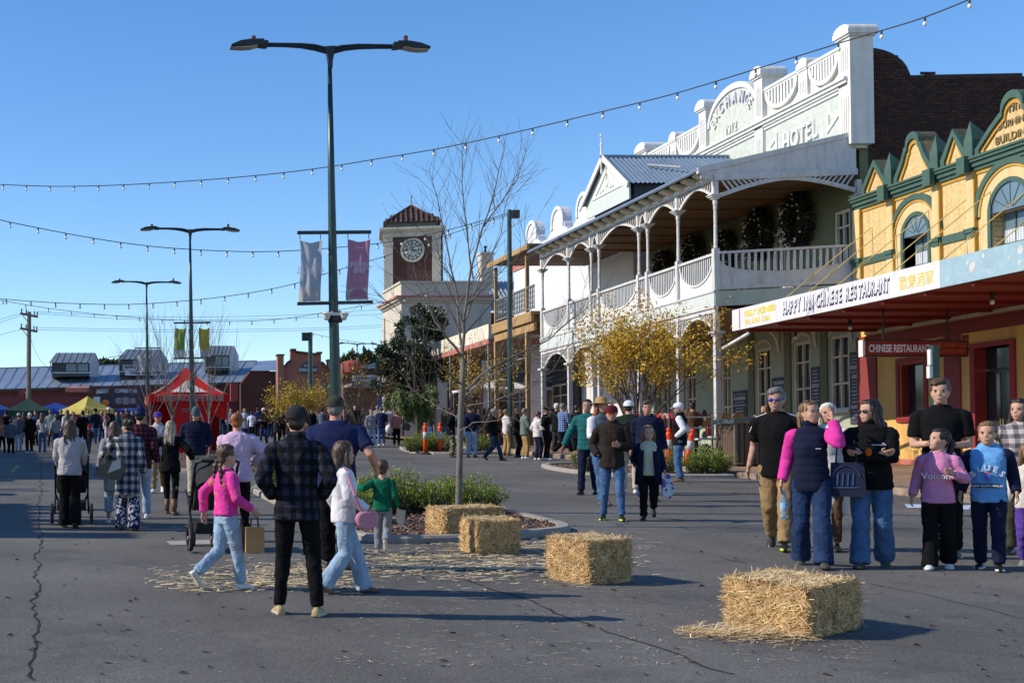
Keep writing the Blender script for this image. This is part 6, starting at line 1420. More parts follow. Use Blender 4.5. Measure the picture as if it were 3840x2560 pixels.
for i in range(1300):
    t = random.random()**.7; x = 1545+305*t; y = 1452+random.gauss(0,5+9*t)+10*t-14*(t > .6)*(t-.6); p = gr(x, y)
    a = random.gauss(.0,.8); blade(s, Vector((p.x,p.y,gz(p.y)+random.uniform(.005,.07*t+.012))), Vector((math.cos(a),math.sin(a)*.8,random.uniform(-.12,.3))), random.uniform(.05,.2), random.uniform(.004,.008), Vector((0,0,1))+rnd()*.3, random.choice((0,1,1,3,4)))
s.build('straw_spill', straw, None, 'little heap of straw spilled at the foot of the nearest bale', kind='stuff')
# -- stall clutter on the footpath by the hotel
e = empty('white_table', (at(1622,1040,38).x, 38, fz(38)), 'white slatted side table with potted plant under the verandah', 'table'); c = WM[e.name].translation
bx('tabletop', c.x-.35,c.x+.35,37.75,38.25,c.z+.7,c.z+.74,white,e)
for sx in (-.3,.3):
    for sy in (-.2,.2): bar('leg', (c.x+sx*1.1,38+sy,c.z), (c.x+sx*.9,38+sy,c.z+.7), .04, .04, white, e)
e = empty('potted_plant', (c.x-.1,38,c.z), 'white pot with leafy plant standing under the white table', 'plant'); b = MB(); b.lathe((c.x-.05,37.9,c.z), [(.12,0),(.17,.3),(.18,.33),(.14,.33)], 12); b.build('pot', white, e); b = MB()
for i in range(260): leaf(b, Vector((c.x-.05,37.9,c.z+.38))+rnd()*.16, rnd()+Vector((0,0,.6)), .08, 0, .5)
b.build('foliage', shrubg[2], e, kind='stuff')
e = empty('wooden_chair', (c.x+.9,37.6,c.z), 'brown wooden chair beside the white table', 'chair'); x = c.x+.75
for sx in (-.2,.2):
    for sy in (-.2,.2): bar('leg', (x+sx,37.6+sy,c.z), (x+sx,37.6+sy,c.z+(.45 if sy < 0 else .9)), .035, .035, timber, e)
bx('seat', x-.23,x+.23,37.38,37.82,c.z+.45,c.z+.49,timber,e); bx('backrest', x-.2,x+.2,37.78,37.81,c.z+.6,c.z+.9,timber,e)
e = empty('shelf_rack', (c.x,39,c.z), 'white rack with small brown goods behind the chair', 'rack')
for k in range(3): o = bx('shelf', c.x-.2,c.x+.7,38.9,39.3,c.z+.75+k*.32,c.z+.78+k*.32,white,e)
for sx in (-.2,.66): bx('upright', c.x+sx,c.x+sx+.04,39.0,39.04,c.z,c.z+1.5,white,e)
random.seed(5)
for k in range(9): b = MB(); r = random.uniform(.05,.09); b.lathe((c.x-.1+(k % 3)*.28, 39.05, c.z+.78+.32*(k//3)), [(r*.8,0),(r,.1),(r*.6,.16),(r*.4,.2)], 8); b.build('jar', random.choice((timber,brickf,leadg)), e)
red_cloth = [mat('garment_red', (.45,.04,.05), .8), mat('garment_coral', (.55,.14,.08), .8), mat('garment_navy', (.03,.04,.10), .8), mat('garment_pale', (.5,.45,.4), .8)]
q_ = at(1495,1010,42); e = empty('clothes_rack', (q_.x,42,fz(42)), 'clothes rack of red garments under the hotel verandah', 'clothes rack'); z = fz(42)
bar('rail', (q_.x-.7,42,z+1.5), (q_.x+.7,42,z+1.5), .03, .03, leadg, e)
for s in (-.7,.7): bar('upright', (q_.x+s,42,z), (q_.x+s,42,z+1.5), .03, .03, leadg, e)
for k in range(9):
    b = MB(); x = q_.x-.6+k*.15; b.prism([(x,41.78,z+.55),(x,42.22,z+.55),(x,42.2,z+1.3),(x,42.04,z+1.46),(x,41.96,z+1.46),(x,41.8,z+1.3)], (.07,0,0)); b.build('garment', red_cloth[(0,0,1,0,2,0,1,3,0)[k]], e)
q_ = at(1700,950,42); e = empty('craft_stand', (q_.x,43,fz(43)), 'display stand of small hanging crafts against the hotel wall', 'stand'); z = fz(43)
for s in (-.45,.0,.45):
    b = MB(); b.prism([(q_.x+s-.2,43,z+.7),(q_.x+s+.2,43,z+.7),(q_.x+s+.2,43,z+1.35)]+[(q_.x+s+.2*math.cos(t),43,z+1.35+.12*math.sin(t)) for t in [i*math.pi/6 for i in range(1,6)]]+[(q_.x+s-.2,43,z+1.35)], (0,.04,0)); o = b.build('board', timber, e)
    for k in range(4): bx('hanging_craft', q_.x+s-.15+k*.09, q_.x+s-.09+k*.09, 42.96, 42.99, z+.75, z+1.1, red_cloth[k], o)
bx('leg', q_.x-.02,q_.x+.02,43.05,43.1,z,z+.7,timber,e)
e = empty('light_blue_chair', at(1062,1008,53), 'pale blue folding chair behind the shrubs and bollards', 'chair'); c = WM[e.name].translation; z = fz(53)
bx('seat', c.x-.25,c.x+.25,52.8,53.2,z+.42,z+.46,mat('pale_blue', (.3,.42,.55), .6),e); bx('backrest', c.x-.25,c.x+.25,53.2,53.24,z+.5,z+.85,MATS['pale_blue'],e)
for sx in (-.22,.22): bar('leg', (c.x+sx,52.8,z),(c.x+sx,53.2,z+.8),.03,.03,leadg,e); bar('leg', (c.x+sx,53.2,z),(c.x+sx,52.8,z+.43),.03,.03,leadg,e)
# ================================================================ PEOPLE
V = Vector
def ik(a, c, l1, l2, pole):
    d = c-a; L_ = min(d.length, (l1+l2)*.999); dn = d.normalized(); c = a+dn*L_
    x = (l1*l1-l2*l2+L_*L_)/(2*L_); h = math.sqrt(max(0, l1*l1-x*x)); p = pole-dn*pole.dot(dn)
    p = p.normalized() if p.length > 1e-4 else V((0,1,0)); return a+dn*x+p*h, c
def sec(c, rx, ry, n=18, ex=2.3, rot=0.):
    P = []
    for k in range(n):
        t = 2*math.pi*k/n; q, s = math.cos(t), math.sin(t)
        P.append((c[0]+rx*abs(q)**(2/ex)*(1 if q > 0 else -1), c[1]+ry*abs(s)**(2/ex)*(1 if s > 0 else -1), c[2]))
    return P
def chain(b, pts, rs, n=10):
    """tapered tube with rounded ends through joints"""
    Q = []; RR = []; 
    for i in range(len(pts)-1):
        for k in range(5): t = k/5; Q.append(pts[i].lerp(pts[i+1], t)); RR.append(rs[i]+(rs[i+1]-rs[i])*t)
    Q.append(pts[-1]); RR.append(rs[-1])
    b.tube(Q, RR, n)
def add_hand(b, w, fore, palm, s, curl):
    """palm with four unequal bent fingers and a thumb leaving its side; w wrist, fore forearm direction, palm palm-facing direction"""
    f = fore.normalized(); n = (palm-f*palm.dot(f)).normalized(); sd = f.cross(n)*s
    b.rings([[tuple(w+f*t+sd*(q[0]*wd)+n*(q[1]*.013)) for q in ((1,.5),(.6,1),(-.6,1),(-1,.5),(-1,-.5),(-.6,-1),(.6,-1),(1,-.5))] for t, wd in ((-.02,.024),(.02,.032),(.06,.041),(.088,.040))])
    for k, (L_, off) in enumerate(((.068,.031),(.078,.0105),(.072,-.0105),(.056,-.030))):
        p = w+f*.08+sd*off; a = curl*(1+.12*k); pts = [p]; d = f.copy()
        for j, q in enumerate((.45,.32,.23)):
            a_ = a*(.35+.5*j); dd = f*math.cos(a_)+n*math.sin(a_); p = p+dd*L_*q; pts.append(p)
        b.tube(pts, [.0095,.009,.008,.006], 5)
    p = w+f*.025+sd*.032; d1 = (f*.75+sd*.6+n*.3).normalized(); d2 = (f*.9+sd*.1+n*.5).normalized(); b.tube([p-sd*.012, p+d1*.035, p+d1*.035+d2*.028], [.012,.0105,.007], 5)
ARM = dict(down=((.275,.03,.86),(-.0,-1,0)), fwd=((.25,.22,.93),(.2,-1,0)), back=((.27,-.17,.88),(.2,-1,0)), pocket=((.20,.07,.95),(.55,-1,0)), bent=((.10,.30,1.10),(.6,-.6,-.6)),
           phone=((.09,.30,1.30),(.5,-.3,-1)), raise_=((.20,.24,1.50),(.6,-.2,-1)), cross=((-.07,.21,1.14),(1,-.1,-.4)), push=((.19,.38,.99),(.45,-.8,-.6)), hip=((.22,.15,1.02),(1,-.5,0)), out=((.40,.12,1.0),(.4,-1,0)), hold=((.12,.24,1.18),(.7,-.5,-.7)))
PK = {}            # mesh key -> dict(name -> (mesh, post))
PENDING = []       # (temp object, key, part, post)
def queue(key, part, b, vox, post=None, smooth=2):
    me = b.mesh('person_'+part, mat('blank', (.5,.5,.5))); o = bpy.data.objects.new('tmp', me); COL.objects.link(o)
    m = o.modifiers.new('r', 'REMESH'); m.mode = 'VOXEL'; m.voxel_size = vox; m.use_smooth_shade = True
    if smooth: s = o.modifiers.new('s', 'SMOOTH'); s.factor = .5; s.iterations = smooth
    PENDING.append((o, key, part, post)); PK[key][part] = me
def folds(amp, sc, z0=-9, seed=0):
    def f(co, no):
        out = co.copy()
        for i in range(len(co)):
            p = V(co[i]); n1 = noise.noise(V((p.x*sc+seed, p.y*sc, p.z*sc*.8))); n2 = noise.noise(V((p.x*sc*2.3, p.y*sc*2.3+seed, p.z*sc*3.1)))
            d = amp*((1-2.2*abs(n1))*.7+(.6-1.6*abs(n2))*.5); out[i] += no[i]*d
        return out
    return f
def strands(co, no):
    out = co.copy()
    for i in range(len(co)):
        p = V(co[i]); out[i] += no[i]*(.010*noise.noise(V((p.x*70, p.y*70, p.z*11)))+.006*noise.noise(V((p.x*22, p.y*22, p.z*9))))
    return out
def headM(spec, dz, nb):
    return Matrix.Translation((0, spec.get('lean', 0)*.35-.0, nb+dz)) @ Matrix.Rotation(R(spec.get('hy', 0)), 4, 'Z') @ Matrix.Rotation(R(spec.get('hp', 0)), 4, 'X')
def make_person(key, sp, vox):
    """builds (or queues) the meshes of one figure, 1.75 m tall in its own space, facing +Y"""
    D = PK[key] = {}; ch = sp.get('child', 0); bulk = sp.get('bulk', 1.); fem = sp.get('fem', 0)
    hs = 1.0+.36*ch; hh = .235*hs; chin = 1.755-hh; sh = chin-.060-.014*(1-ch); hipz = .93-.07*ch; k_arm = 1-.10*ch; sw = (.187-.018*fem)*(1-.04*ch)*(.5+.5*bulk)
    L1, L2 = .44*(hipz/.93), .415*(hipz/.93)
    # feet
    st = sp.get('legs', 'stand'); feet = {'stand': ((-.11,-.02,0,0),(.11,.02,0,0)), 'wide': ((-.16,0,0,0),(.16,0,0,0)), 'walkR': ((-.085,-.27,.07,-38),(.085,.25,0,0)), 'walkL': ((-.085,.25,0,0),(.085,-.27,.07,-38)), 'stepR': ((-.1,-.12,0,0),(.1,.15,0,0)), 'stepL': ((-.1,.15,0,0),(.1,-.12,0,0)), 'liftL': ((-.08,-.30,.17,-62),(.09,.10,0,0)), 'liftR': ((-.09,.10,0,0),(.08,-.30,.17,-62)), 'mid': ((-.09,.06,0,0),(.09,-.16,.03,-22)), 'narrow': ((-.115,.05,0,0),(.115,-.07,0,0))}[st] if isinstance(st, str) else st
    ank = [V((f[0], f[1]+.0, .085+f[2])) for f in feet]
    pel = min(hipz, *[math.sqrt(max(.1, (L1+L2)**2*.992-(a.y*.9)**2-(abs(a.x)-.09)**2))+a.z for a in ank]); dz = pel-hipz; lean = sp.get('lean', 0)
    hip = [V((-.09,0,pel)), V((.09,0,pel))]; kn = []
    for i in range(2): q, ank[i] = ik(hip[i], ank[i], L1, L2, V((sp.get('kout', .0)*(-1 if i == 0 else 1),1,.05))); kn.append(q)
    # arms
    W, E, S_ = [], [], []; nbz = sh+.07
    def T(z): return lean*(max(0, z-.95))*.55
    for i, an in enumerate(sp.get('arms', ('down','down'))):
        sx = -1 if i == 0 else 1; s0 = V((sx*sw, T(sh)-.005, sh-.048+dz)); t, pole = ARM[an] if isinstance(an, str) else an
        t = V((t[0]*sx, t[1]+T(1.1), sh+dz-(1.40-t[2])*1.0*(1 if ch < .3 else .93))); pole = V((pole[0]*sx, pole[1], pole[2]))
        e, w = ik(s0, t, .285*k_arm, .262*k_arm, pole); S_.append(s0); E.append(e); W.append(w)
    HMx = headM(sp, dz, chin-.0); HMx.translation = V((0, T(chin)*1.0+.005, chin+dz))
    HMx = Matrix.Translation(HMx.translation) @ Matrix.Rotation(R(sp.get('hy',0)),4,'Z') @ Matrix.Rotation(R(sp.get('hp',0)),4,'X') @ Matrix.Rotation(R(sp.get('hr',0)),4,'Y') @ Matrix.Diagonal((hs,hs,hs,1))
    D['_head'] = HMx; D['_wrist'] = W; D['_fore'] = [(W[i]-E[i]).normalized() for i in range(2)]; D['_dz'] = dz
    # --- body
    b = MB()
    b.rings([sec((0,T(z)+cy,z+dz), rx*(.5+.5*bulk), ry*(.5+.5*bulk)) for z, rx, ry, cy in ((hipz-.10,.13,.09,-.005),(hipz,.145,.098,-.01),(hipz+.12,.125,.085,0),(sh-.22,.140,.095,0),(sh-.10,.155,.095,-.005),(sh-.02,.135,.07,-.01),(sh+.03,.07,.055,-.015))])
    for i in range(2):
        chain(b, [S_[i],E[i],W[i]], [.05*(.6+.4*bulk),.042*(.6+.4*bulk),.028]); chain(b, [hip[i],kn[i],ank[i]], [.082,.053,.036])
    hd = MB()
    hd.rings([sec((0,cy,z), rx, ry, 18, 2.15) for z, cy, rx, ry in ((-.002,.052,.018,.022),(.008,.05,.032,.038),(.03,.036,.048,.058),(.06,.018,.065,.078),(.09,.006,.073,.089),(.125,.0,.079,.094),(.16,-.003,.080,.096),(.19,-.005,.073,.089),(.215,-.006,.053,.068),(.23,-.006,.032,.042),(.235,-.006,.012,.015))])
    hd.ell((0,.094,.092), (.0125,.019,.012), 8, 6); hd.ell((0,.09,.108), (.008,.014,.028), 8, 6); hd.ell((0,.086,.05), (.026,.012,.017), 8, 6); hd.ell((0,.082,.14), (.05,.014,.012), 8, 6)
    for s in (-1,1): hd.ell((s*.073,-.008,.108), (.010,.02,.031), 8, 6); hd.ell((s*.042,.068,.085), (.022,.02,.024), 8, 6)
    hd.tube([V((0,-.03,-.075)),V((0,-.012,.0)),V((0,-.008,.06))], [.060*(1+.4*(bulk-1)),.056*(1+.3*(bulk-1)),.054], 12)
    b.add([tuple(HMx @ V(v)) for v in hd.v], hd.f)
    hb = MB()
    for i, an in enumerate(sp.get('arms', ('down','down'))):
        if an != 'pocket':
            sx = -1 if i == 0 else 1; pd = V((-sx,.15,0)) if an in ('down','fwd','back','out') else (V((0,.2,-1)) if an in ('push','hold') else V((-sx*.8,.1,.2)))
            add_hand(hb, W[i], (W[i]-E[i]).normalized()+ (V((0,0,-.25)) if an in ('down','back','fwd') else V((0,0,0))), pd, 1 if i else -1, sp.get('curl', .55))
    queue(key, 'body', b, vox, ('append', hb), 1)
    # --- face bits, in head space
    if sp.get('face'):
        for s in (-1,1):
            e = MB(); e.ell((s*.031,.089,.118), (.0125,.006,.0065), 8, 5); D.setdefault('_face', []).append(('eye', e, 'eye'))
            e = MB(); e.ell((s*.032,.091,.134), (.019,.006,.0042), 8, 4); D['_face'].append(('eyebrow', e, 'brow'))
        e = MB(); e.ell((0,.0965,.047), (.021,.006,.0055), 8, 5); D['_face'].append(('mouth', e, 'lip'))
    # --- hair and headgear (head space)
    hb_ = MB(); kind = sp.get('hair', 'short'); hv = vox*.85
    def hc(c, r): hb_.ell(c, r, 14, 10)
    if kind not in ('bald', 'none'):
        hc((0,-.016,.158), (.090,.097,.091)); hc((0,-.05,.105), (.068,.05,.07)); hc((0,.03,.207), (.068,.055,.036))
        for s in (-1,1): hc((s*.066,.012,.15), (.017,.045,.04))
    if kind == 'bald': hc((0,-.045,.11), (.077,.058,.045))
    if kind in ('thick','fringe'): hc((0,.01,.215), (.078,.085,.045)); hc((.02,.06,.20), (.055,.04,.03)); hc((0,-.06,.12), (.075,.05,.08))
    if kind in ('long','longfront','bob'):
        Lg = {'long':-.26,'longfront':-.20,'bob':-.05}[kind]*sp.get('hairlen', 1); w0 = .086
        hb_.rings([sec((0,cy,z), rx, ry) for z, cy, rx, ry in ((.16,-.045,.082,.07),(.06,-.06,.088,.062),(-.04,-.082,.098 if fem else .09,.05),(min(-.05,Lg*.55),-.098,.10,.042),(min(-.06,Lg*.85),-.102,.075,.034),(min(-.07,Lg),-.10,.03,.016))])
        for s in (-1,1): hb_.tube([V((s*.07,.02,.16)),V((s*.083,.012,.06)),V((s*.085,.03 if kind == 'longfront' else -.03,-.06)),V((s*.08,.07 if kind == 'longfront' else -.07,max(-.19,Lg)))], [.026,.027,.026,.010], 8)
        for q in range(9): x = -.08+.02*q; hb_.tube([V((x,-.115,-.0)),V((x*1.1+.01*math.sin(q*3),-.135,Lg*.6)),V((x*1.0,-.125,Lg-.03*math.sin(q*2.3)))], [.014,.013,.004], 6)
    if kind == 'pony': hc((0,-.105,.165), (.026,.026,.026)); hb_.tube([V((0,-.105,.165)),V((0,-.15,.12)),V((.01,-.145,.0)),V((.015,-.12,-.12))], [.022,.034,.032,.008], 8)
    if kind == 'lowpony': hb_.tube([V((0,-.09,.09)),V((0,-.115,.0)),V((0,-.11,-.12)),V((0,-.10,-.2))], [.03,.034,.03,.008], 8)
    if kind == 'bun': hc((0,-.10,.185), (.05,.045,.045))
    if kind == 'braids':
        for s in (-1,1):
            P = [V((s*.05,-.085,.08)),V((s*.06,-.105,0)),V((s*.07,-.10,-.09)),V((s*.072,-.085,-.19)),V((s*.07,-.08,-.235))]; Q = spline(P, 6); hb_.tube(Q, [(.022+.007*math.sin(i*1.7))*(1 if i < len(Q)-4 else .45) for i in range(len(Q))], 8)
    if kind == 'messy':
        random.seed(5)
        for q in range(16): a = q*.4; p = V((.07*math.cos(a),-.05+.05*math.sin(a),.12)); hb_.tube([p, p+V((.015*math.cos(a),-.03,-.05)), p+V((.03*math.cos(a),-.04+.01*math.sin(a*5),-.10))], [.014,.012,.003], 5)
    if hb_.v:
        hb_.v = [tuple(HMx @ V(v)) for v in hb_.v]; queue(key, 'hair', hb_, max(.007, hv*.8), strands, 1)
    hat = sp.get('hat'); hb2 = MB()
    if hat in ('cap','capback'):
        hb2.rings([sec((0,-.004,z), r*.092, r*.109, 18, 2.1) for z, r in ((.140,1.03),(.150,1.02),(.165,1.03),(.19,1.0),(.215,.9),(.235,.72),(.25,.42),(.255,.1))])
        sgn = 1 if hat == 'cap' else -1; P = [(.075*math.cos(t), -.004+sgn*(.075+.105*math.sin(t)), .156-.018*math.sin(t)) for t in [math.pi*i/10 for i in range(11)]]; hb2.prism(P, (0,0,.010)); hb2.ell((0,-.004,.256), (.012,.012,.008), 8, 4)
    if hat == 'beanie':
        hb2.rings([sec((0,-.006,z), r*.084, r*.1, 18, 2.1) for z, r in ((.118,1.06),(.135,1.1),(.16,1.08),(.165,1.02),(.20,1.0),(.235,.86),(.262,.6),(.285,.32),(.295,.1))])
    if hat == 'pombeanie':
        hb2.rings([sec((0,-.006,z), r*.084, r*.1, 18, 2.1) for z, r in ((.118,1.06),(.16,1.08),(.20,1.0),(.235,.86),(.262,.6),(.28,.2))]); hb2.ell((0,-.006,.30), (.035,.035,.03), 10, 8)
    if hat == 'brim':
        hb2.rings([sec((0,-.004,z), rx, ry, 24, 2.05) for z, rx, ry in ((.148,.165,.185),(.155,.19,.205),(.162,.165,.185),(.165,.09,.11),(.21,.085,.104),(.25,.078,.095),(.268,.055,.07),(.262,.02,.03))])
    if hb2.v:
        D['_hat'] = hb2
    if sp.get('glasses'):
        g = MB(); up = .0 if sp['glasses'] != 'top' else .105; yy = .099 if not up else .055
        for s in (-1,1): g.ell((s*.033,yy,.117+up), (.029,.008,.019), 10, 6); g.beam((s*.06,yy-.006,.121+up), (s*.079,yy-.1,.118+up), .007, .005, (1,0,0))
        g.beam((-.02,yy+.004,.122+up), (.02,yy+.004,.122+up), .007, .005, (0,1,0)); D['_glasses'] = g
    # --- top
    tp = sp.get('top', 'jumper'); hem = {'jumper':.86,'jacket':.80,'long':.56,'tee':.80,'vest':.80,'hoodie':.83,'puffer':.82,'coat':.42,'crop':.93}[tp]; hem = hipz+(hem-.93)*1.0; pad = {'puffer':.030,'jacket':.018,'vest':.022,'hoodie':.020,'long':.026,'coat':.024,'jumper':.016,'tee':.010,'crop':.014}[tp]; pad *= sp.get('pad', 1.)
    b = MB(); bk = .45+.55*bulk; hemw = sp.get('hemw', 1.)
    lv = [(hem,.152,.106,-.005),(hem+.02,.158,.112,-.005),(hipz+.06 if hem < hipz+.03 else hem+.06,.150,.104,-.003),(sh-.32,.140-.01*fem,.100,0),(sh-.20,.150,.110+.012*fem,.004),(sh-.09,.163,.104,-.002),(sh-.025,.165,.085,-.008),(sh+.015,.125,.070,-.012),(sh+.045,.075,.062,-.014),(sh+.06,.064,.060,-.014)]
    if hem > hipz+.01: lv = [l for l in lv if l[0] >= hem]
    collar = sp.get('collar', 0)
    if tp == 'tee': lv = lv[:-2]+[(sh+.035,.088,.076,-.016),(sh+.058,.074,.072,-.018),(sh+.066,.068,.068,-.018)]; collar = 0
    if collar: lv += [(sh+.075,.070,.068,-.012),(sh+.075+collar,.072,.070,-.008)]
    R_ = []
    for i, (z, rx, ry, cy) in enumerate(lv):
        f = pad if z < sh+.02 else pad*.35
        if tp in ('puffer',) and i > 1: f += .0
        hw = hemw if i < 2 else 1.
        sway = (kn[0].y+kn[1].y)*.5*max(0, (hipz-z))*.8
        R_.append(sec((0, T(z)+cy+sway, z+dz), (rx*bk+f)*hw*(sw/.187 if z > sh-.25 else 1), (ry*bk+f)*hw))
    b.rings(R_)
    sl = sp.get('sleeve', 'long'); slv = MB() if sp.get('sleevemat') else b
    for i in range(2):
        if sl == 'none': continue
        r0, r1, r2 = (.060+pad*.6)*bk**.5, (.048+pad*.75), (.040+pad*.5); sx = -1 if i == 0 else 1; i0 = V((S_[i].x*.62, S_[i].y-.004, S_[i].z+.028))
        if sl == 'short': q = S_[i].lerp(E[i], .72); chain(slv, [i0, S_[i], q], [.045, r0, r0*.98])
        elif sl == '34': chain(slv, [i0, S_[i], E[i], E[i].lerp(W[i],.45)], [.045,r0,r1,r2*1.1])
        else: chain(slv, [i0, S_[i], E[i], W[i]-(W[i]-E[i]).normalized()*.012], [.045, r0, r1, r2])
    if sp.get('hood'): b.rings([sec((0,T(sh)-.055,z+dz), rx, ry) for z, rx, ry in ((sh-.02,.09,.05),(sh+.03,.115,.075),(sh+.07,.10,.065),(sh+.10,.06,.04))])
    am = sp.get('fold', {'tee':.006,'jumper':.011,'hoodie':.013,'jacket':.014,'puffer':.006,'vest':.005,'long':.009,'coat':.01,'crop':.008}[tp])
    def puff(co, no, base=folds(am, 7.5, seed=len(key)*1.3), q=tp in ('puffer','vest')):
        out = base(co, no)
        if q:
            ph = np.abs(np.sin((co[:,2]-hem)*math.pi/.085)); out += no*(.012*(ph**.5-.6)*.7)[:,None]
        return out
    queue(key, 'top', b, vox, puff, 4)
    if slv is not b and slv.v: queue(key, 'sleeves', slv, vox, folds(.007, 8), 2)
    # --- trousers / skirt
    bt = sp.get('bottom', 'straight'); b = MB(); b.rings([sec((0,T(z)*.5,z+dz), rx*(.5+.5*bulk), ry*(.5+.5*bulk)) for z, rx, ry in ((hipz-.10,.145,.102),(hipz-.02,.152,.108),(hipz+.06,.138,.098),(hipz+.11,.128,.092))])
    for i in range(2):
        a = ank[i]; cut = {'straight':0,'slim':.0,'wide':-.045,'crop':.12,'leggings':.02,'short':.9,'widecrop':.10}[bt]
        rr = {'straight':(.096,.070,.062),'slim':(.092,.062,.047),'wide':(.098,.078,.092),'crop':(.098,.075,.070),'leggings':(.088,.056,.040),'short':(.1,.085,.08),'widecrop':(.1,.082,.1)}[bt]; rr = [r*(.6+.4*bulk) for r in rr]
        end = a-(a-kn[i]).normalized()*(cut if bt != 'short' else .34) if bt != 'wide' else a+V((0,0,-.04))
        chain(b, [hip[i]+V((0,-.005,.0)), kn[i], end], rr, 12)
    queue(key, 'trousers', b, vox, folds(sp.get('tfold', .013), 9, seed=2), 2)
    # --- shoes
    kind = sp.get('shoe', 'sneaker'); D['_shoes'] = []
    for i, f in enumerate(feet):
        s = MB(); fl = .255; prof = [(-.075,.026,.050),(-.06,.034,.075),(-.02,.036,.085),(.03,.037,.078),(.08,.044,.062),(.12,.046,.050),(.155,.038,.040),(.178,.018,.028)]
        if kind in ('boot','tallboot'): prof = [(y, w, h*1.05) for y, w, h in prof]
        for y in range(0): pass
        rg = []
        for y, w, h in prof: rg.append([(w*1.02,y,.0),(w*1.08,y,.012),(w*1.05,y,.024),(w*.95,y,h*.6),(w*.55,y,h*.95),(0,y,h),(-w*.55,y,h*.95),(-w*.95,y,h*.6),(-w*1.05,y,.024),(-w*1.08,y,.012),(-w*1.02,y,.0)])
        s.rings(rg)
        mi = []
        for fc in s.f: zc = sum(s.v[q][2] for q in fc)/len(fc); mi.append(1 if zc < .021 and len(fc) == 4 else 0)
        s.m = mi
        if kind == 'boot': s.tube([V((0,-.03,.05)),V((0,-.028,.16))], [.042,.046], 12)
        if kind == 'tallboot': s.tube([V((0,-.03,.05)),V((0,-.03,.15)),V((0,-.03,.30))], [.042,.047,.056], 12)
        fy = sp.get('toe', 8)*(1 if i == 0 else -1)
        M = Matrix.Translation((ank[i].x, ank[i].y, ank[i].z-.085*math.cos(R(f[3])))) @ Matrix.Rotation(R(fy),4,'Z') @ Matrix.Rotation(R(f[3]),4,'X')
        if f[3]: # pitch about the ball so the toe rests on the ground
            M = Matrix.Translation(ank[i]) @ Matrix.Rotation(R(fy),4,'Z') @ Matrix.Rotation(R(f[3]),4,'X') @ Matrix.Translation((0,.02,-.085))
        D['_shoes'].append((s, M))
SKIN = [mat('skin_fair', (.47,.27,.19), .7, .16, 22, coord='obj'), mat('skin_tan', (.38,.21,.145), .7, .16, 22, coord='obj'), mat('skin_ruddy', (.44,.22,.16), .7, .18, 22, coord='obj')]
facem = {'eye': mat('eye_dark', (.02,.014,.012), .3), 'brow': mat('brow_brown', (.09,.055,.04), .8), 'lip': mat('lip', (.35,.12,.10), .5)}
def cl(name, c, rough=.9, var=.14, bump=.35, bsc=260, sc=7): return mat('cloth_'+name, c, rough, var, sc, bump=bump, bsc=bsc, coord='obj', spec=.1)
def plaid(name, c0, c1, c2, s, s2=None):
    n_ = 'cloth_'+name
    if n_ in MATS: return MATS[n_]
    m = cl(name, c0); N = m.node_tree.nodes; L = m.node_tree.links; p = N['Principled BSDF']; tc = N.new('ShaderNodeTexCoord'); sp_ = N.new('ShaderNodeSeparateXYZ'); L.new(tc.outputs['Object'], sp_.inputs[0])
    def mth(op, a, v=None, v2=None):
        q = N.new('ShaderNodeMath'); q.operation = op; (L.new(a, q.inputs[0]) if not isinstance(a, float) else None)
        if v is not None: (L.new(v, q.inputs[1]) if hasattr(v, 'links') or hasattr(v, 'is_linked') else setattr(q.inputs[1], 'default_value', v))
        return q.outputs[0]
    xy = mth('ADD', sp_.outputs['X'], mth('MULTIPLY', sp_.outputs['Y'], .6))
    bx_ = mth('GREATER_THAN', mth('SINE', mth('MULTIPLY', xy, s)), .0); bz_ = mth('GREATER_THAN', mth('SINE', mth('MULTIPLY', sp_.outputs['Z'], s2 or s)), .0)
    f = mth('ADD', mth('MULTIPLY', bx_, .5), mth('MULTIPLY', bz_, .5)); r = N.new('ShaderNodeValToRGB'); r.color_ramp.interpolation = 'CONSTANT'; e = r.color_ramp.elements
    e[0].position = 0; e[0].color = (*c0,1); e[1].position = .75; e[1].color = (*c2,1); q = r.color_ramp.elements.new(.25); q.color = (*c1,1); L.new(f, r.inputs[0])
    L.new(r.outputs[0], p.inputs['Base Color']); return m
def spots(name, c0, c1, sc, th=.5):
    n_ = 'cloth_'+name
    if n_ in MATS: return MATS[n_]
    m = cl(name, c0); N = m.node_tree.nodes; L = m.node_tree.links; p = N['Principled BSDF']; tc = N.new('ShaderNodeTexCoord'); nz = N.new('ShaderNodeTexNoise'); nz.inputs['Scale'].default_value = sc; nz.inputs['Detail'].default_value = 2; L.new(tc.outputs['Object'], nz.inputs[0])
    r = N.new('ShaderNodeValToRGB'); e = r.color_ramp.elements; e[0].position = th; e[0].color = (*c0,1); e[1].position = th+.03; e[1].color = (*c1,1); L.new(nz.outputs[0], r.inputs[0]); L.new(r.outputs[0], p.inputs['Base Color']); return m
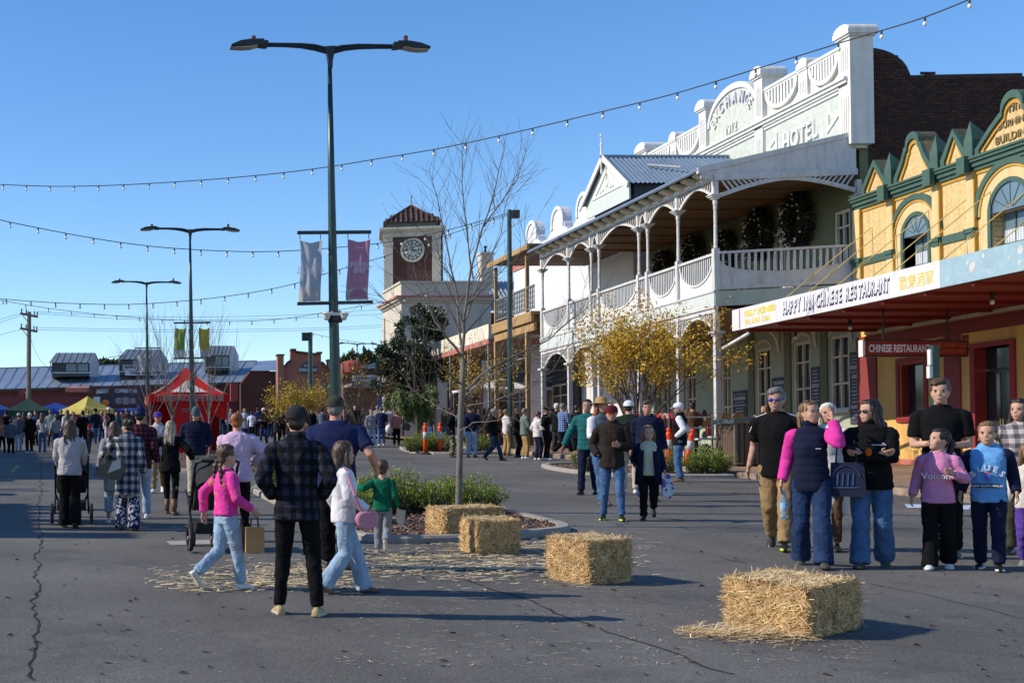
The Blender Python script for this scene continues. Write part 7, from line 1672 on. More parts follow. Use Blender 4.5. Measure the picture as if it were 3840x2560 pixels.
C_ = dict(black=cl('black',(.007,.007,.008)), char=cl('charcoal',(.03,.03,.034)), navy=cl('navy',(.010,.014,.036)), navyb=cl('navy_blue',(.014,.022,.075)), grey=cl('grey_knit',(.40,.38,.40)), lilac=cl('lilac',(.56,.40,.55)), pink=cl('pink',(.58,.23,.40)), mag=cl('magenta',(.62,.045,.30)), green=cl('green_knit',(.006,.115,.06)), greyp=cl('grey_pant',(.22,.23,.26)), khaki=cl('khaki',(.27,.18,.09)), tan=cl('tan',(.34,.22,.10)), beige=cl('beige',(.42,.36,.28)), white=cl('white',(.66,.66,.70)), offw=cl('off_white',(.58,.55,.52)), teal=cl('teal',(.015,.11,.12)), sage=cl('sage',(.13,.17,.155)), sky=cl('sky_blue',(.13,.34,.66)), denim=cl('denim',(.055,.115,.23),.9,.3), ldenim=cl('light_denim',(.27,.38,.52),.9,.22), ddenim=cl('dark_denim',(.018,.036,.09),.9,.3), maroon=cl('maroon',(.10,.012,.025)), red=cl('red',(.45,.02,.03)), brownj=cl('brown_black',(.028,.021,.018)), olive=cl('olive',(.05,.052,.035)), dgreen=cl('bottle_green',(.014,.026,.02)), rose=cl('dusty_rose',(.36,.16,.13)), purple=cl('purple',(.10,.05,.30)), brown=cl('brown',(.09,.05,.03)), lblue=cl('light_blue',(.30,.40,.52)), cream=cl('cream_tee',(.50,.50,.36)), hgrey=cl('heather_grey',(.24,.25,.27)), slate=cl('slate',(.09,.11,.14)),
    flan=plaid('flannel',(.007,.007,.009),(.011,.013,.02),(.030,.035,.052),70.,62.), shack=plaid('shacket',(.014,.022,.045),(.09,.11,.14),(.36,.36,.33),52.,48.), mplaid=plaid('maroon_plaid',(.02,.008,.014),(.05,.012,.02),(.09,.03,.05),80.), bplaid=plaid('blue_plaid',(.02,.03,.08),(.06,.12,.30),(.30,.38,.55),85.), gplaid=plaid('grey_plaid',(.07,.07,.09),(.20,.18,.20),(.42,.38,.38),60.), print_=spots('print',(.015,.02,.06),(.42,.42,.46),22,.52), camo=spots('camo',(.05,.055,.04),(.20,.19,.15),11,.5), flower=spots('flower_knit',(.66,.055,.32),(.70,.24,.14),9,.60))
HR = dict(dk=mat('hair_dark',(.018,.012,.010),.5,.3,30,coord='obj',stretch=(1,1,.15)), br=mat('hair_brown',(.065,.038,.022),.5,.35,30,coord='obj',stretch=(1,1,.15)), lb=mat('hair_light_brown',(.16,.095,.045),.5,.35,30,coord='obj',stretch=(1,1,.15)), bl=mat('hair_blonde',(.34,.24,.12),.5,.35,30,coord='obj',stretch=(1,1,.15)), ash=mat('hair_ash_blonde',(.30,.25,.18),.5,.35,30,coord='obj',stretch=(1,1,.15)), rd=mat('hair_auburn',(.24,.075,.025),.5,.35,30,coord='obj',stretch=(1,1,.15)), gy=mat('hair_grey',(.13,.125,.12),.5,.35,30,coord='obj',stretch=(1,1,.15)), wh=mat('hair_white',(.55,.54,.50),.5,.2,30,coord='obj',stretch=(1,1,.15)), mr=mat('hair_maroon',(.10,.018,.02),.5,.3,30,coord='obj',stretch=(1,1,.15)))
SH_ = dict(black=mat('shoe_black',(.012,.012,.012),.4,.2,9,coord='obj'), white=mat('shoe_white',(.62,.62,.62),.5,.1,9,coord='obj'), tan=mat('shoe_tan',(.36,.27,.13),.6,.25,12,coord='obj',dirt=(.45,.40,.12),dsc=9), brown=mat('shoe_brown',(.14,.07,.035),.55,.25,9,coord='obj'), grey=mat('shoe_grey',(.16,.16,.16),.6,.2,9,coord='obj'), lime=mat('sole_lime',(.55,.75,.03),.5,.05), olive=mat('shoe_olive',(.06,.055,.04),.6,.2,9,coord='obj'), rubber=mat('sole_rubber',(.05,.045,.04),.7), pale=mat('sole_pale',(.5,.47,.40),.6))
FINAL = []
def setm(o, *ms):
    for i, m in enumerate(ms):
        if i < len(o.material_slots): o.material_slots[i].link = 'OBJECT'; o.material_slots[i].material = m
def person(x, yh, yf, rel, label, sp, top='black', bot='black', shoes=('black','rubber'), hair='br', skin=0, hatm='char', sleevem=None, glassm=None, group=None, names=None, at_=None, hfix=None, turn=True):
    g = gr(x, yf) if at_ is None else V(at_); h = hfix or (at(x, yh, g.y).z-g.z); k = FOC/g.y; s = h/1.75
    vox = (.0125 if k > 120 else (.019 if k > 62 else .028))
    if k > 62 and 'face' not in sp: sp = dict(sp, face=True)
    if sleevem: sp = dict(sp, sleevemat=1)
    key = repr(sorted((a, str(b)) for a, b in sp.items()))+str(vox)
    if key not in PK: make_person(key, sp, vox)
    D = PK[key]; phi = math.atan2(g.x, g.y) if turn else 0
    e = empty('person', g, label, 'person', group, R(rel)-phi); M = WM[e.name] @ Matrix.Diagonal((s,s,s,1))
    nm = dict(body='body', hair='hair', top={'jumper':'jumper','jacket':'jacket','long':'jacket','tee':'shirt','vest':'vest','hoodie':'hoodie','puffer':'jacket','coat':'coat','crop':'jumper'}[sp.get('top','jumper')], sleeves='sleeves', trousers='trousers')
    ms = dict(body=SKIN[skin], hair=HR[hair], top=C_[top] if isinstance(top, str) else top, sleeves=C_.get(sleevem), trousers=C_[bot] if isinstance(bot, str) else bot)
    for part in ('body','hair','top','sleeves','trousers'):
        if part in D:
            o = bpy.data.objects.new(nm[part], D[part]); own(o, e, M); FINAL.append((o, key, part)); setm(o, ms[part])
    for q in ('_hat','_glasses'):
        if q in D:
            if not isinstance(D[q], bpy.types.Mesh): D[q] = D[q].mesh(q[1:], SKIN[0], True)
            o = bpy.data.objects.new({'cap':'cap','capback':'cap','beanie':'beanie','pombeanie':'beanie','brim':'hat'}[sp['hat']] if q == '_hat' else 'sunglasses', D[q]); own(o, e, M @ D['_head']); setm(o, (C_[hatm] if q == '_hat' else (glassm or black)))
    for i, (sm, SM) in enumerate(D['_shoes']):
        if not isinstance(sm, bpy.types.Mesh): sm = sm.mesh('shoe', [SKIN[0], SKIN[0]], True); D['_shoes'][i] = (sm, SM)
        o = bpy.data.objects.new('boot' if 'boot' in sp.get('shoe','') else 'shoe', sm); own(o, e, M @ SM); setm(o, SH_[shoes[0]], SH_[shoes[1]])
    if '_face' in D:
        for i, (n_, mb, fm) in enumerate(D['_face']):
            if not isinstance(mb, bpy.types.Mesh): mb = mb.mesh(n_, facem[fm], True); D['_face'][i] = (n_, mb, fm)
            if n_ == 'eye' and sp.get('glasses') and sp['glasses'] != 'top': continue
            own(bpy.data.objects.new(n_, mb), e, M @ D['_head'])
    e['_s'] = s
    return e, D, M
def finish_people():
    dg = bpy.context.evaluated_depsgraph_get(); new = {}
    for o, key, part, post in PENDING:
        me = bpy.data.meshes.new_from_object(o.evaluated_get(dg)); n = len(me.vertices); co = np.empty(n*3); me.vertices.foreach_get('co', co); co = co.reshape(-1,3)
        if callable(post):
            no = np.empty(n*3); me.vertices.foreach_get('normal', no); co = post(co, no.reshape(-1,3)); me.vertices.foreach_set('co', co.ravel())
        elif isinstance(post, tuple) and post[1].v:
            hb = post[1]; fs = [tuple(p.vertices) for p in me.polygons]+[tuple(i+n for i in f) for f in hb.f]; m2 = bpy.data.meshes.new('person_body'); m2.from_pydata(co.tolist()+[tuple(v) for v in hb.v], [], fs); m2.materials.append(SKIN[0]); me = m2
        me.polygons.foreach_set('use_smooth', [True]*len(me.polygons)); me.update(); new[(key, part)] = me
    for o, key, part in FINAL:
        m = o.material_slots[0].material; o.data = new[(key, part)]; setm(o, m)
    for o, *_ in PENDING: bpy.data.objects.remove(o)
# ---------------------------------------------------------------- who stands where
def sp(base=None, **k): return dict(base or {}, **k)
PL = {}
# near, left of centre
PL['flannel'] = person(683,937,1412,-2,'person in black checked flannel shirt and charcoal cap walking away in the foreground', sp(legs=((-.15,.05,0,0),(.17,-.03,.0,0)),arms=('pocket','pocket'),top='jacket',pad=1.0,bulk=1.04,hair='short',hat='cap',hemw=1.1,collar=.02,bottom='slim',toe=14), 'flan','black',('tan','pale'),'dk',0,'char')
PL['cardi'] = person(520,1022,1352,-62,'girl in hot pink flowered cardigan with plaits carrying a brown paper bag', sp(child=.45,fem=1,legs=((-.07,-.36,.13,-52),(.08,.16,0,0)),arms=('back','fwd'),top='crop',hair='braids',bottom='straight',bulk=1.05,pad=1.4), 'flower','ldenim',('white','pale'),'br',0)
PL['lilac'] = person(545,950,1243,-4,'woman in lilac sweatshirt with auburn bun pushing the larger black pram', sp(fem=1,legs='stepR',arms=('push','hip'),top='hoodie',pad=1.6,bulk=1.22,hair='bun',bottom='slim'), 'lilac','black',('black','rubber'),'rd',0)
PL['blue'] = person(772,912,1305,-6,'large man in navy short sleeved shirt and brown cap holding the boy by the hand', sp(legs='stepL',arms=('down',((.40,.10,.97),(.2,-1,0))),top='tee',sleeve='short',bulk=1.42,pad=2.,hair='short',hat='cap',collar=.015,bottom='straight'), 'navyb','black',('black','rubber'),'gy',2,'olive')
PL['fleece'] = person(790,1010,1362,-78,'girl in white fleece jacket and wide pale jeans striding right with a round pink bag', sp(child=.35,fem=1,legs=((-.06,.25,0,0),(.06,-.24,.05,-28)),arms=('down','fwd'),top='jumper',pad=1.5,hair='longfront',bottom='wide',hairlen=1.25,shoe='boot',pad_=1), 'white','ldenim',('brown','rubber'),'br',0)
PL['boy'] = person(879,1057,1270,-4,'small boy in green jumper and grey trousers holding a man by the hand', sp(child=1.,legs='liftR',arms=(((.44,.02,1.28),(.2,-1,-.4)),'down'),top='jumper',hair='short',bottom='straight',pad=1.2), 'green','greyp',('grey','pale'),'br',0)
PL['pramw'] = person(160,966,1211,-2,'woman in pale grey jumper with long dark hair pushing a pram on the left', sp(fem=1,legs='mid',arms=('push','push'),top='jumper',pad=2.0,bulk=1.12,hair='long',bottom='wide'), 'grey','black',('black','rubber'),'br',0)
PL['shack'] = person(293,962,1217,-10,'woman in grey and navy checked overshirt with a large shoulder bag', sp(fem=1,legs='narrow',arms=('hip','down'),top='long',bulk=1.12,hair='bun',hy=45,bottom='wide',hood=1), 'shack','print_',('black','rubber'),'dk',0)
PL['cardig'] = person(263,968,1202,0,'woman in grey cardigan half hidden behind the checked overshirt', sp(fem=1,legs='stepL',arms=('down','down'),top='long',hair='long',bottom='crop',pad=.8), 'hgrey','ldenim',('white','pale'),'br',0)
PL['navybe'] = person(322,938,1190,-3,'tall person in dark blue beanie and maroon checked jacket', sp(legs='stepR',arms=('down','down'),top='jacket',hair='short',hat='beanie',bottom='straight',bulk=1.05), 'mplaid','ldenim',('white','pale'),'dk',0,'navyb')
PL['blonde'] = person(392,967,1181,-12,'woman with long ash blonde hair in black jacket and brown boots', sp(fem=1,legs='stepL',arms=('out','out'),top='jacket',hair='long',bottom='leggings',shoe='tallboot',bulk=1.05,hemw=1.05), 'black','black',('brown','rubber'),'ash',0)
PL['purple'] = person(363,945,1130,176,'older man in purple cap and pale grey hooded jacket walking towards the camera', sp(legs='walkR',arms=('down','pocket'),top='hoodie',hair='bald',hat='cap',bottom='straight',hood=1), 'grey','khaki',('white','pale'),'gy',2,'purple')
PL['puffer'] = person(450,937,1140,182,'man in grey beanie and navy padded jacket looking down with hands in pockets', sp(legs='stepR',arms=('pocket','pocket'),top='puffer',bulk=1.22,hair='short',hat='beanie',hp=-24,bottom='straight',quilt=0), 'navy','beige',('grey','pale'),'dk',0,'slate')
# near, right
PL['polo'] = person(1788,890,1260,174,'man in black polo shirt, blue sunglasses and khaki trousers walking towards the camera', sp(legs='walkL',arms=('down','down'),top='tee',sleeve='short',bulk=1.06,pad=1.2,hair='thick',glasses='on',collar=.02,bottom='straight',hy=-8), 'black','khaki',('black','lime'),'gy',1,glassm=mat('blue_lens',(.02,.03,.20),.2))
PL['vest'] = person(1866,920,1300,178,'woman in black padded vest with magenta sleeves holding a water bottle', sp(fem=1,legs=((-.11,.20,0,0),(.11,-.16,.03,-20)),arms=(((.21,.16,1.50),(.0,-.3,-1)),'down'),top='vest',bulk=.98,hair='pony',glasses='top',hy=38,hp=4,collar=.03,bottom='wide'), 'navy','ddenim',('olive','rubber'),'lb',0,sleevem='mag')
PL['olderw'] = person(1906,927,1262,172,'older woman with short white hair and long pale cardigan behind the vest woman', sp(fem=1,legs='stepL',arms=('down','down'),top='coat',hair='short',bottom='leggings',hy=10), 'offw','brown',('black','rubber'),'wh',2)
PL['north'] = person(2004,918,1302,180,'woman in black puffer jacket and sunglasses with a navy tote bag', sp(fem=1,legs=((-.11,-.14,.03,-20),(.11,.18,0,0)),arms=('cross','cross'),top='puffer',bulk=1.06,pad=1.2,hair='long',glasses='on',hy=-48,collar=.045,bottom='wide',quilt=0), 'black','denim',('olive','rubber'),'dk',0)
PL['tall'] = person(2166,873,1280,181,'tall young man in black polo shirt standing behind the girl in pink', sp(legs='stepR',arms=(((.10,.24,1.06),(.5,-.8,-.3)),((.10,.24,1.08),(.5,-.8,-.3))),top='tee',sleeve='short',bulk=1.04,pad=1.5,hair='fringe',hy=-6,collar=.015,bottom='straight'), 'black','black',('grey','pale'),'br',0)
PL['volcom'] = person(2158,986,1306,178,'girl in pink lettered sweatshirt and black trousers looking to the side', sp(child=.4,fem=1,legs=((-.09,-.2,.05,-28),(.09,.15,0,0)),arms=(((.17,.22,1.16),(.6,-.5,-.8)),'down'),top='jumper',pad=1.3,hair='pony',hy=-52,hp=12,bottom='wide',hemw=1.04), 'pink','black',('white','pale'),'dk',0)
PL['blues'] = person(2274,970,1307,176,'boy in sky blue hoodie lettered BLUES with navy sleeves', sp(child=.4,legs='stepL',arms=('down','down'),top='hoodie',pad=1.3,hair='messy',hood=1,hy=-4,bottom='straight'), 'sky','navy',('black','white'),'lb',0,sleevem='navy')
PL['edgew'] = person(2348,918,1272,168,'woman with long dark hair and grey checked jacket at the right edge', sp(fem=1,legs='liftL',arms=('down','down'),top='jacket',hair='longfront',bottom='straight',hy=-12), 'gplaid','olive',('black','rubber'),'dk',0)
PL['edgeg'] = person(2368,1018,1300,178,'girl in pale grey fleece and purple leggings at the right edge', sp(child=.5,fem=1,legs='mid',arms=('down','down'),top='jumper',hair='long',bottom='straight',hy=20), 'offw','purple',('grey','pale'),'lb',0)
# middle
PL['sung'] = person(1407,933,1194,181,'man in brown-black jacket, dark cap and orange sunglasses walking towards the camera', sp(legs=((-.13,.12,0,0),(.13,-.05,0,0)),arms=(((.10,.24,1.10),(.5,-.6,-.6)),'pocket'),top='jacket',bulk=1.02,hair='short',hat='cap',glasses='on',collar=.03,bottom='slim'), 'brownj','denim',('black','lime'),'dk',2,'maroon',glassm=mat('orange_lens',(.55,.14,.01),.2))
PL['creamg'] = person(1491,978,1194,180,'girl in open navy jacket over a cream T-shirt carrying a shopping bag', sp(child=.4,fem=1,legs='liftL',arms=('down','pocket'),top='jumper',hair='bob',bottom='straight',shoe='boot',hy=14,pad=.8), 'cream','black',('black','rubber'),'lb',0,sleevem='navy')
PL['hatw'] = person(1383,915,1160,-150,'woman in brown wide-brimmed hat and white shirt with grey vest', sp(fem=1,legs='stepR',arms=('down','bent'),top='vest',hair='long',hat='brim',bottom='slim',pad=.7,quilt=0), 'slate','denim',('brown','rubber'),'rd',0,'tan',sleevem='white')
PL['teal'] = person(1352,918,1135,168,'man in teal puffer jacket reaching down beside the woman in the hat', sp(legs='stepR',arms=('down',((.42,.05,.86),(.4,-1,0))),top='puffer',hair='short',bottom='straight',lean=.12), 'teal','navy',('black','rubber'),'dk',1)
PL['navym'] = person(1489,922,1150,182,'man in navy hooded jacket behind the girl in the cream T-shirt', sp(legs='stand',arms=('down','down'),top='puffer',bulk=1.04,hair='thick',hood=1,bottom='straight',quilt=0), 'navy','ddenim',('brown','rubber'),'br',2)
PL['carry'] = person(1446,922,1132,-6,'man in white backward cap and dark green jacket carrying a toddler', sp(legs='stand',arms=('down','hold'),top='jacket',bulk=1.1,hair='short',hat='capback',bottom='straight'), 'dgreen','beige',('white','pale'),'dk',0,'white')
t_ = WM[PL['carry'][0].name].translation
PL['toddler'] = person(1468,0,0,-40,'toddler in light blue top carried on the man with the white cap', sp(child=1.,legs=((-.12,.2,.25,-30),(.12,.2,.25,-30)),arms=('bent','bent'),top='jumper',hair='short',bottom='straight'), 'lblue','denim',('white','pale'),'bl',0, at_=(t_.x+.30,t_.y-.05,t_.z+.86), hfix=.92)
PL['wcap'] = person(1563,926,1106,84,'man in white cap and black vest standing side-on with hand in pocket', sp(legs='stand',arms=('pocket','pocket'),top='vest',bulk=1.18,hair='short',hat='cap',hp=-8,bottom='straight',collar=.03), 'black','denim',('brown','rubber'),'wh',2,'white',sleevem='white')
PL['browncoat'] = person(1592,925,1062,0,'person in brown coat browsing under the hotel verandah', sp(legs='stand',arms=('down','bent'),top='coat',hair='short'), 'brown','black',('black','rubber'),'dk',0)
G1 = 'people queueing along the kerb'
for x, yh, yf, rel, lab, s_, top, bot, sh_, hr, hm in (
 (1037,936,1050,-86,'man in black jacket and camouflage trousers beside the bollards',sp(legs='stand',arms=('pocket','pocket'),top='jacket',bulk=1.2,hair='short'),'black','camo',('brown','rubber'),'dk','char'),
 (1083,930,1050,-24,'man in brown wide-brimmed hat, navy jumper and light jeans',sp(legs='stand',arms=('bent','bent'),top='jumper',bulk=1.15,hair='short',hat='brim',hy=-35),'navy','ldenim',('brown','rubber'),'gy','brown'),
 (1134,938,1057,-92,'man in black hooded jacket and grey cap striding to the right',sp(legs='walkL',arms=('fwd','back'),top='hoodie',bulk=1.1,hair='short',hat='cap',hood=1),'black','ddenim',('black','rubber'),'gy','hgrey'),
 (1189,938,1050,-88,'man in black jacket with a maroon collar in the queue',sp(legs='stand',arms=('pocket','pocket'),top='jacket',bulk=1.1,hair='short',collar=.03),'black','black',('black','rubber'),'br','char'),
 (1206,938,1053,-74,'man in sage puffer jacket and tan trousers in the queue',sp(legs='stand',arms=('bent','bent'),top='puffer',bulk=1.18,hair='short'),'sage','tan',('white','pale'),'gy','char'),
 (1236,945,1056,-66,'woman in white hooded top and navy trousers in the queue',sp(fem=1,legs='stand',arms=('pocket','bent'),top='hoodie',bulk=1.2,pad=1.4,hair='short',hood=1,hp=-10),'offw','navy',('white','pale'),'mr','char'),
 (1254,935,1056,-88,'man in black jacket and black cap behind the woman in white',sp(legs='stand',arms=('pocket','pocket'),top='jacket',bulk=1.1,hair='short',hat='cap',hp=-14),'black','black',('white','pale'),'gy','black'),
 (1294,925,1046,-56,'man in blue checked shirt stepping up onto the footpath',sp(legs='walkR',arms=('bent','bent'),top='jacket',bulk=1.1,hair='short'),'bplaid','black',('brown','rubber'),'gy','char'),
 (1280,926,1043,-50,'white-haired man in black jacket behind the blue checked shirt',sp(legs='stepR',arms=('pocket','pocket'),top='jacket',bulk=1.1,hair='short'),'black','char',('black','rubber'),'wh','char'),
 (1326,930,1044,-40,'person in black coat next to the hotel post',sp(legs='stand',arms=('bent','bent'),top='long',bulk=1.1,hair='short'),'black','black',('black','rubber'),'dk','char'),
 (1163,940,1046,-60,'man in pale T-shirt standing behind the timber post',sp(legs='stand',arms=('bent','bent'),top='tee',sleeve='short',hair='short'),'offw','tan',('brown','rubber'),'lb','char')):
    person(x, yh, yf, rel, lab, s_, top, bot, sh_, hr, random.randint(0,2), hm, group=G1)
G2 = 'distant crowd among the market stalls'
S1 = sp(legs='stand',arms=('down','down'),top='jacket',bulk=1.1,hair='short'); S2 = sp(fem=1,legs='stand',arms=('down','down'),top='jumper',hair='long'); S3 = sp(legs='stepR',arms=('bent','bent'),top='jacket',bulk=1.1,hair='short',hat='cap'); S4 = sp(fem=1,legs='stepR',arms=('down','bent'),top='jumper',hair='pony'); S5 = sp(legs='stand',arms=('pocket','pocket'),top='hoodie',hair='short',hat='beanie'); S6 = sp(fem=1,legs='stand',arms=('bent','bent'),top='long',hair='bob'); S7 = sp(legs='stand',arms=('down','bent'),top='tee',sleeve='short',hair='short'); S8 = sp(child=.8,legs='stepL',arms=('down','down'),top='jacket',hair='short',hat='pombeanie')
for x, yh, yf, rel, s_, top, bot, hr, hm, lab in (
 (578,945,1009,-20,S7,'white','black','dk','char','boy in white T-shirt walking away right of the red tent'),
 (606,937,1021,160,S3,'black','ddenim','dk','white','man in black with white cap drinking, right of the red tent'),
 (636,940,1019,-8,sp(S6),'char','black','br','char','woman in long dark padded coat left of the yellow tree'),
 (716,938,1011,178,S1,'black','ddenim','bl','char','fair-haired person in black jacket in front of the yellow tree'),
 (692,946,1010,10,S6,'grey','black','mr','char','woman with dark red hair and pale grey top by the yellow tree'),
 (740,938,1008,-30,S3,'slate','ddenim','dk','char','man in slate jacket and cap behind the big man in navy'),
 (816,930,1013,170,sp(S1,bulk=1.3),'black','black','dk','char','broad man in black jumper right of the lamp post'),
 (853,940,1026,188,sp(fem=1,legs='stepL',arms=('down','down'),top='hoodie',bulk=1.2,hair='short'),'hgrey','ldenim','gy','char','grey-haired woman in grey hooded top and light jeans'),
 (876,935,1023,-28,S3,'navyb','denim','gy','slate','man in blue jumper and cap carrying a white plastic bag'),
 (897,934,1006,190,S1,'lblue','ddenim','gy','char','man in light blue shirt by the pink pillar'),
 (911,943,1023,-26,sp(fem=1,legs='stepR',arms=('down','bent'),top='jumper',bulk=1.25,hair='bun'),'rose','black','rd','char','woman in dusty pink top and black leggings with red hair'),
 (949,942,1006,-84,sp(fem=1,legs='stepR',arms=('bent','bent'),top='jumper',bulk=1.1,hair='bob',bottom='short'),'black','ldenim','dk','char','woman in black top and denim shorts holding a plate'),
 (25,963,1042,-2,sp(S1,bulk=1.35),'slate','black','dk','char','stout person in slate blue jacket at the far left'),
 (68,948,1040,-4,sp(S1,bulk=1.2),'black','black','wh','char','white-haired man in black suit at the left'),
 (97,948,1038,-6,S2,'grey','denim','br','char','woman with long hair in grey jumper and jeans at the left'),
 (128,950,1037,6,S4,'hgrey','ddenim','dk','char','woman with ponytail and grey jumper beside the green tent'),
 (116,941,1026,-20,S1,'sage','char','gy','char','man in grey-green jacket before the blue tent'),
 (154,941,1030,10,sp(S2),'offw','black','lb','char','woman in pale jumper with light brown hair behind the pram pusher'),
 (190,944,1030,-10,S5,'black','black','dk','char','person in black hooded top and beanie under the yellow tent'),
 (219,938,1020,6,sp(S3),'navy','denim','dk','black','man in navy jacket, jeans and black cap by the yellow tent'),
 (205,976,1042,176,S8,'brownj','navy','br','red','small child in red bobble hat walking towards the camera'),
 (250,936,1024,172,sp(legs='stand',arms=('hold','hold'),top='jumper',bulk=1.1,hair='short',hat='cap',glasses='on'),'black','lilac','lb','white','adult in white cap and black top holding a child in pink'),
 (268,946,1020,190,sp(S2),'teal','ddenim','rd','char','woman in teal top with red hair near the red tent'),
 (291,938,1018,20,S1,'brown','char','gy','char','grey-haired person in brown jacket left of the red tent'),
 (316,940,1020,6,S1,'black','black','dk','char','dark-haired person in black jacket left of the red tent'),
 (338,946,1014,184,S1,'olive','char','dk','char','man in olive jacket standing at the red tent'),
 (384,936,1004,150,sp(S7),'offw','black','br','char','stallholder in pale T-shirt inside the red tent'),
 (43,949,1036,30,S3,'slate','ldenim','br','lblue','person in light blue hat and pale jeans at the left'),
 (4,962,1040,-10,S4,'rose','black','br','char','person in rose top at the left edge'),
 (530,937,1006,170,S1,'hgrey','black','dk','char','man in grey at the right side of the red tent'),
 (547,944,1006,-10,S2,'offw','denim','bl','char','woman in pale top behind the woman in lilac'),
 (562,938,1005,190,S6,'lblue','ddenim','bl','char','blonde woman in light blue right of the red tent'),
 (592,936,1003,10,S1,'navyb','black','dk','char','person in navy blue jacket right of the red tent'),
 (655,936,1001,-14,S5,'sage','black','gy','olive','person in sage top and olive beanie by the yellow tree'),
 (665,942,1010,180,S4,'brown','char','dk','char','woman in brown top in front of the yellow tree'),
 (760,940,1004,0,S2,'maroon','black','br','char','woman in maroon behind the lamp post'),
 (836,938,1000,-80,S1,'olive','char','br','char','person in olive jacket walking behind the grey-haired woman'),
 (802,941,1002,190,S6,'navy','black','gy','char','person in navy coat near the bare brown tree'),
 (867,932,999,180,S3,'hgrey','black','gy','hgrey','man in grey cap far behind the man with the plastic bag'),
 (988,940,1010,-60,S1,'char','denim','dk','char','person in charcoal jacket by the white fence'),
 (1060,936,1022,20,S2,'teal','black','br','char','woman in teal behind the median tree'),
 (1112,938,1030,-30,S6,'char','black','dk','char','person in charcoal coat behind the man in the brown hat'),
 (470,946,1010,8,S4,'brown','black','br','char','person in brown top before the red tent wall'),
 (497,952,1012,176,S2,'purple','black','dk','char','person in purple top at the right of the red tent'),
 (14,944,1024,4,S5,'black','black','dk','navy','person in navy beanie behind the stout man at the far left'),
 (55,946,1020,-8,S2,'maroon','ddenim','dk','char','woman in maroon jumper between the blue hat and the black suit'),
 (82,943,1022,150,S1,'navyb','black','br','char','person in navy jumper behind the white-haired man in black'),
 (140,941,1016,0,S3,'char','denim','gy','khaki','man in khaki cap in front of the blue tents'),
 (168,945,1018,170,S6,'rose','black','br','char','woman in rose coat facing the camera beside the yellow tent'),
 (203,943,1012,20,S1,'slate','ddenim','gy','char','grey-haired man in slate jacket under the yellow tent'),
 (234,944,1016,-10,S4,'black','ddenim','bl','char','fair woman with ponytail in black under the yellow tent'),
 (279,942,1012,176,S3,'navy','khaki','dk','navy','man in navy cap behind the woman in teal'),
 (304,944,1010,-14,S6,'teal','black','gy','char','grey-haired woman in teal coat left of the red tent'),
 (328,939,1008,170,S5,'hgrey','ddenim','dk','maroon','person in maroon beanie beside the red tent'),
 (352,944,1012,-6,S1,'black','char','br','char','brown-haired person in black at the corner of the red tent'),
 (516,942,1004,14,S4,'navy','ddenim','lb','char','woman with light ponytail right of the red tent flap'),
 (620,940,1006,-12,S1,'brownj','ddenim','gy','char','grey-haired man in dark brown jacket behind the white cap'),
 (648,942,1006,172,S6,'black','black','bl','char','blonde woman in black coat left of the yellow tree'),
 (728,944,1004,8,S4,'hgrey','denim','br','char','woman in grey jumper in front of the yellow tree'),
 (778,942,1002,-8,S3,'black','ddenim','gy','red','man in red cap close to the lamp post'),
 (826,944,1006,12,S2,'sage','black','lb','char','woman in sage jumper behind the broad man in black'),
 (935,940,1004,160,S1,'char','char','wh','char','white-haired person in charcoal by the white fence'),
 (1020,938,1014,-70,S3,'olive','denim','gy','olive','man in olive cap behind the bollards'),
 (1100,940,1022,30,S4,'navyb','ddenim','dk','char','woman in navy with ponytail behind the brown hat'),
 (1150,941,1030,-80,S1,'brown','char','gy','char','grey-haired man in brown jacket near the planter pot'),
 (1268,938,1036,-60,S3,'slate','black','gy','navy','man in slate jacket and navy cap at the footpath edge'),
 (1306,940,1038,-30,S6,'maroon','black','br','char','woman in maroon coat beneath the hotel arch')):
    person(x, yh, yf, rel+random.uniform(-28,28), lab, s_, top, bot, ('white','pale') if random.random() < .3 else ('black','rubber'), hr, random.randint(0,2), hm, group=G2)
t_ = gr(250,1024); person(244,0,0,20,'small child in pink held by the adult in the white cap', sp(child=1.,legs=((-.12,.12,.2,-30),(.12,.12,.2,-30)),arms=('bent','out'),top='jumper',hair='long'), 'pink','offw',('white','pale'),'lb',0, at_=(t_.x-.15,t_.y-.35,t_.z+.72), hfix=.85, group=G2)
gm_ = gr(1757,1052,.15); person(1757,905,1052,120,'woman with short fair hair holding up a phone on the footpath', sp(fem=1,legs='stand',arms=('phone','phone'),top='jacket',hair='bob'), 'black','black',('black','rubber'),'bl',0, at_=(gm_.x,gm_.y,gm_.z), hfix=1.68)

# ---------------------------------------------------------------- things people carry, wear or push
def W_(key, side):                                     # world position of a wrist and the person's scale
    e, D, M = PL[key]; return M @ D['_wrist'][side], e['_s']
def P_(key, v): e, D, M = PL[key]; return M @ V(v)
kraft = mat('kraft_paper', (.40,.22,.085), .8, .1, 4)
w, s = W_('cardi', 1); w = w+V((.02,-.02,-.12)); e = empty('paper_bag', w+V((0,0,-.30)), 'brown paper carrier bag held by the girl in the pink cardigan', 'bag'); bx('bag', w.x-.09,w.x+.09,w.y-.05,w.y+.05,w.z-.30,w.z-.05,kraft,e)
for q in (-.04,.04): b = MB(); b.tube([(w.x-.04,w.y+q,w.z-.06),(w.x-.03,w.y+q*.4,w.z+.04),(w.x+.03,w.y+q*.4,w.z+.04),(w.x+.04,w.y+q,w.z-.06)], .006, 5); b.build('handle', black, e)
pkb = mat('pink_bag', (.50,.20,.28), .45, .06, 3)
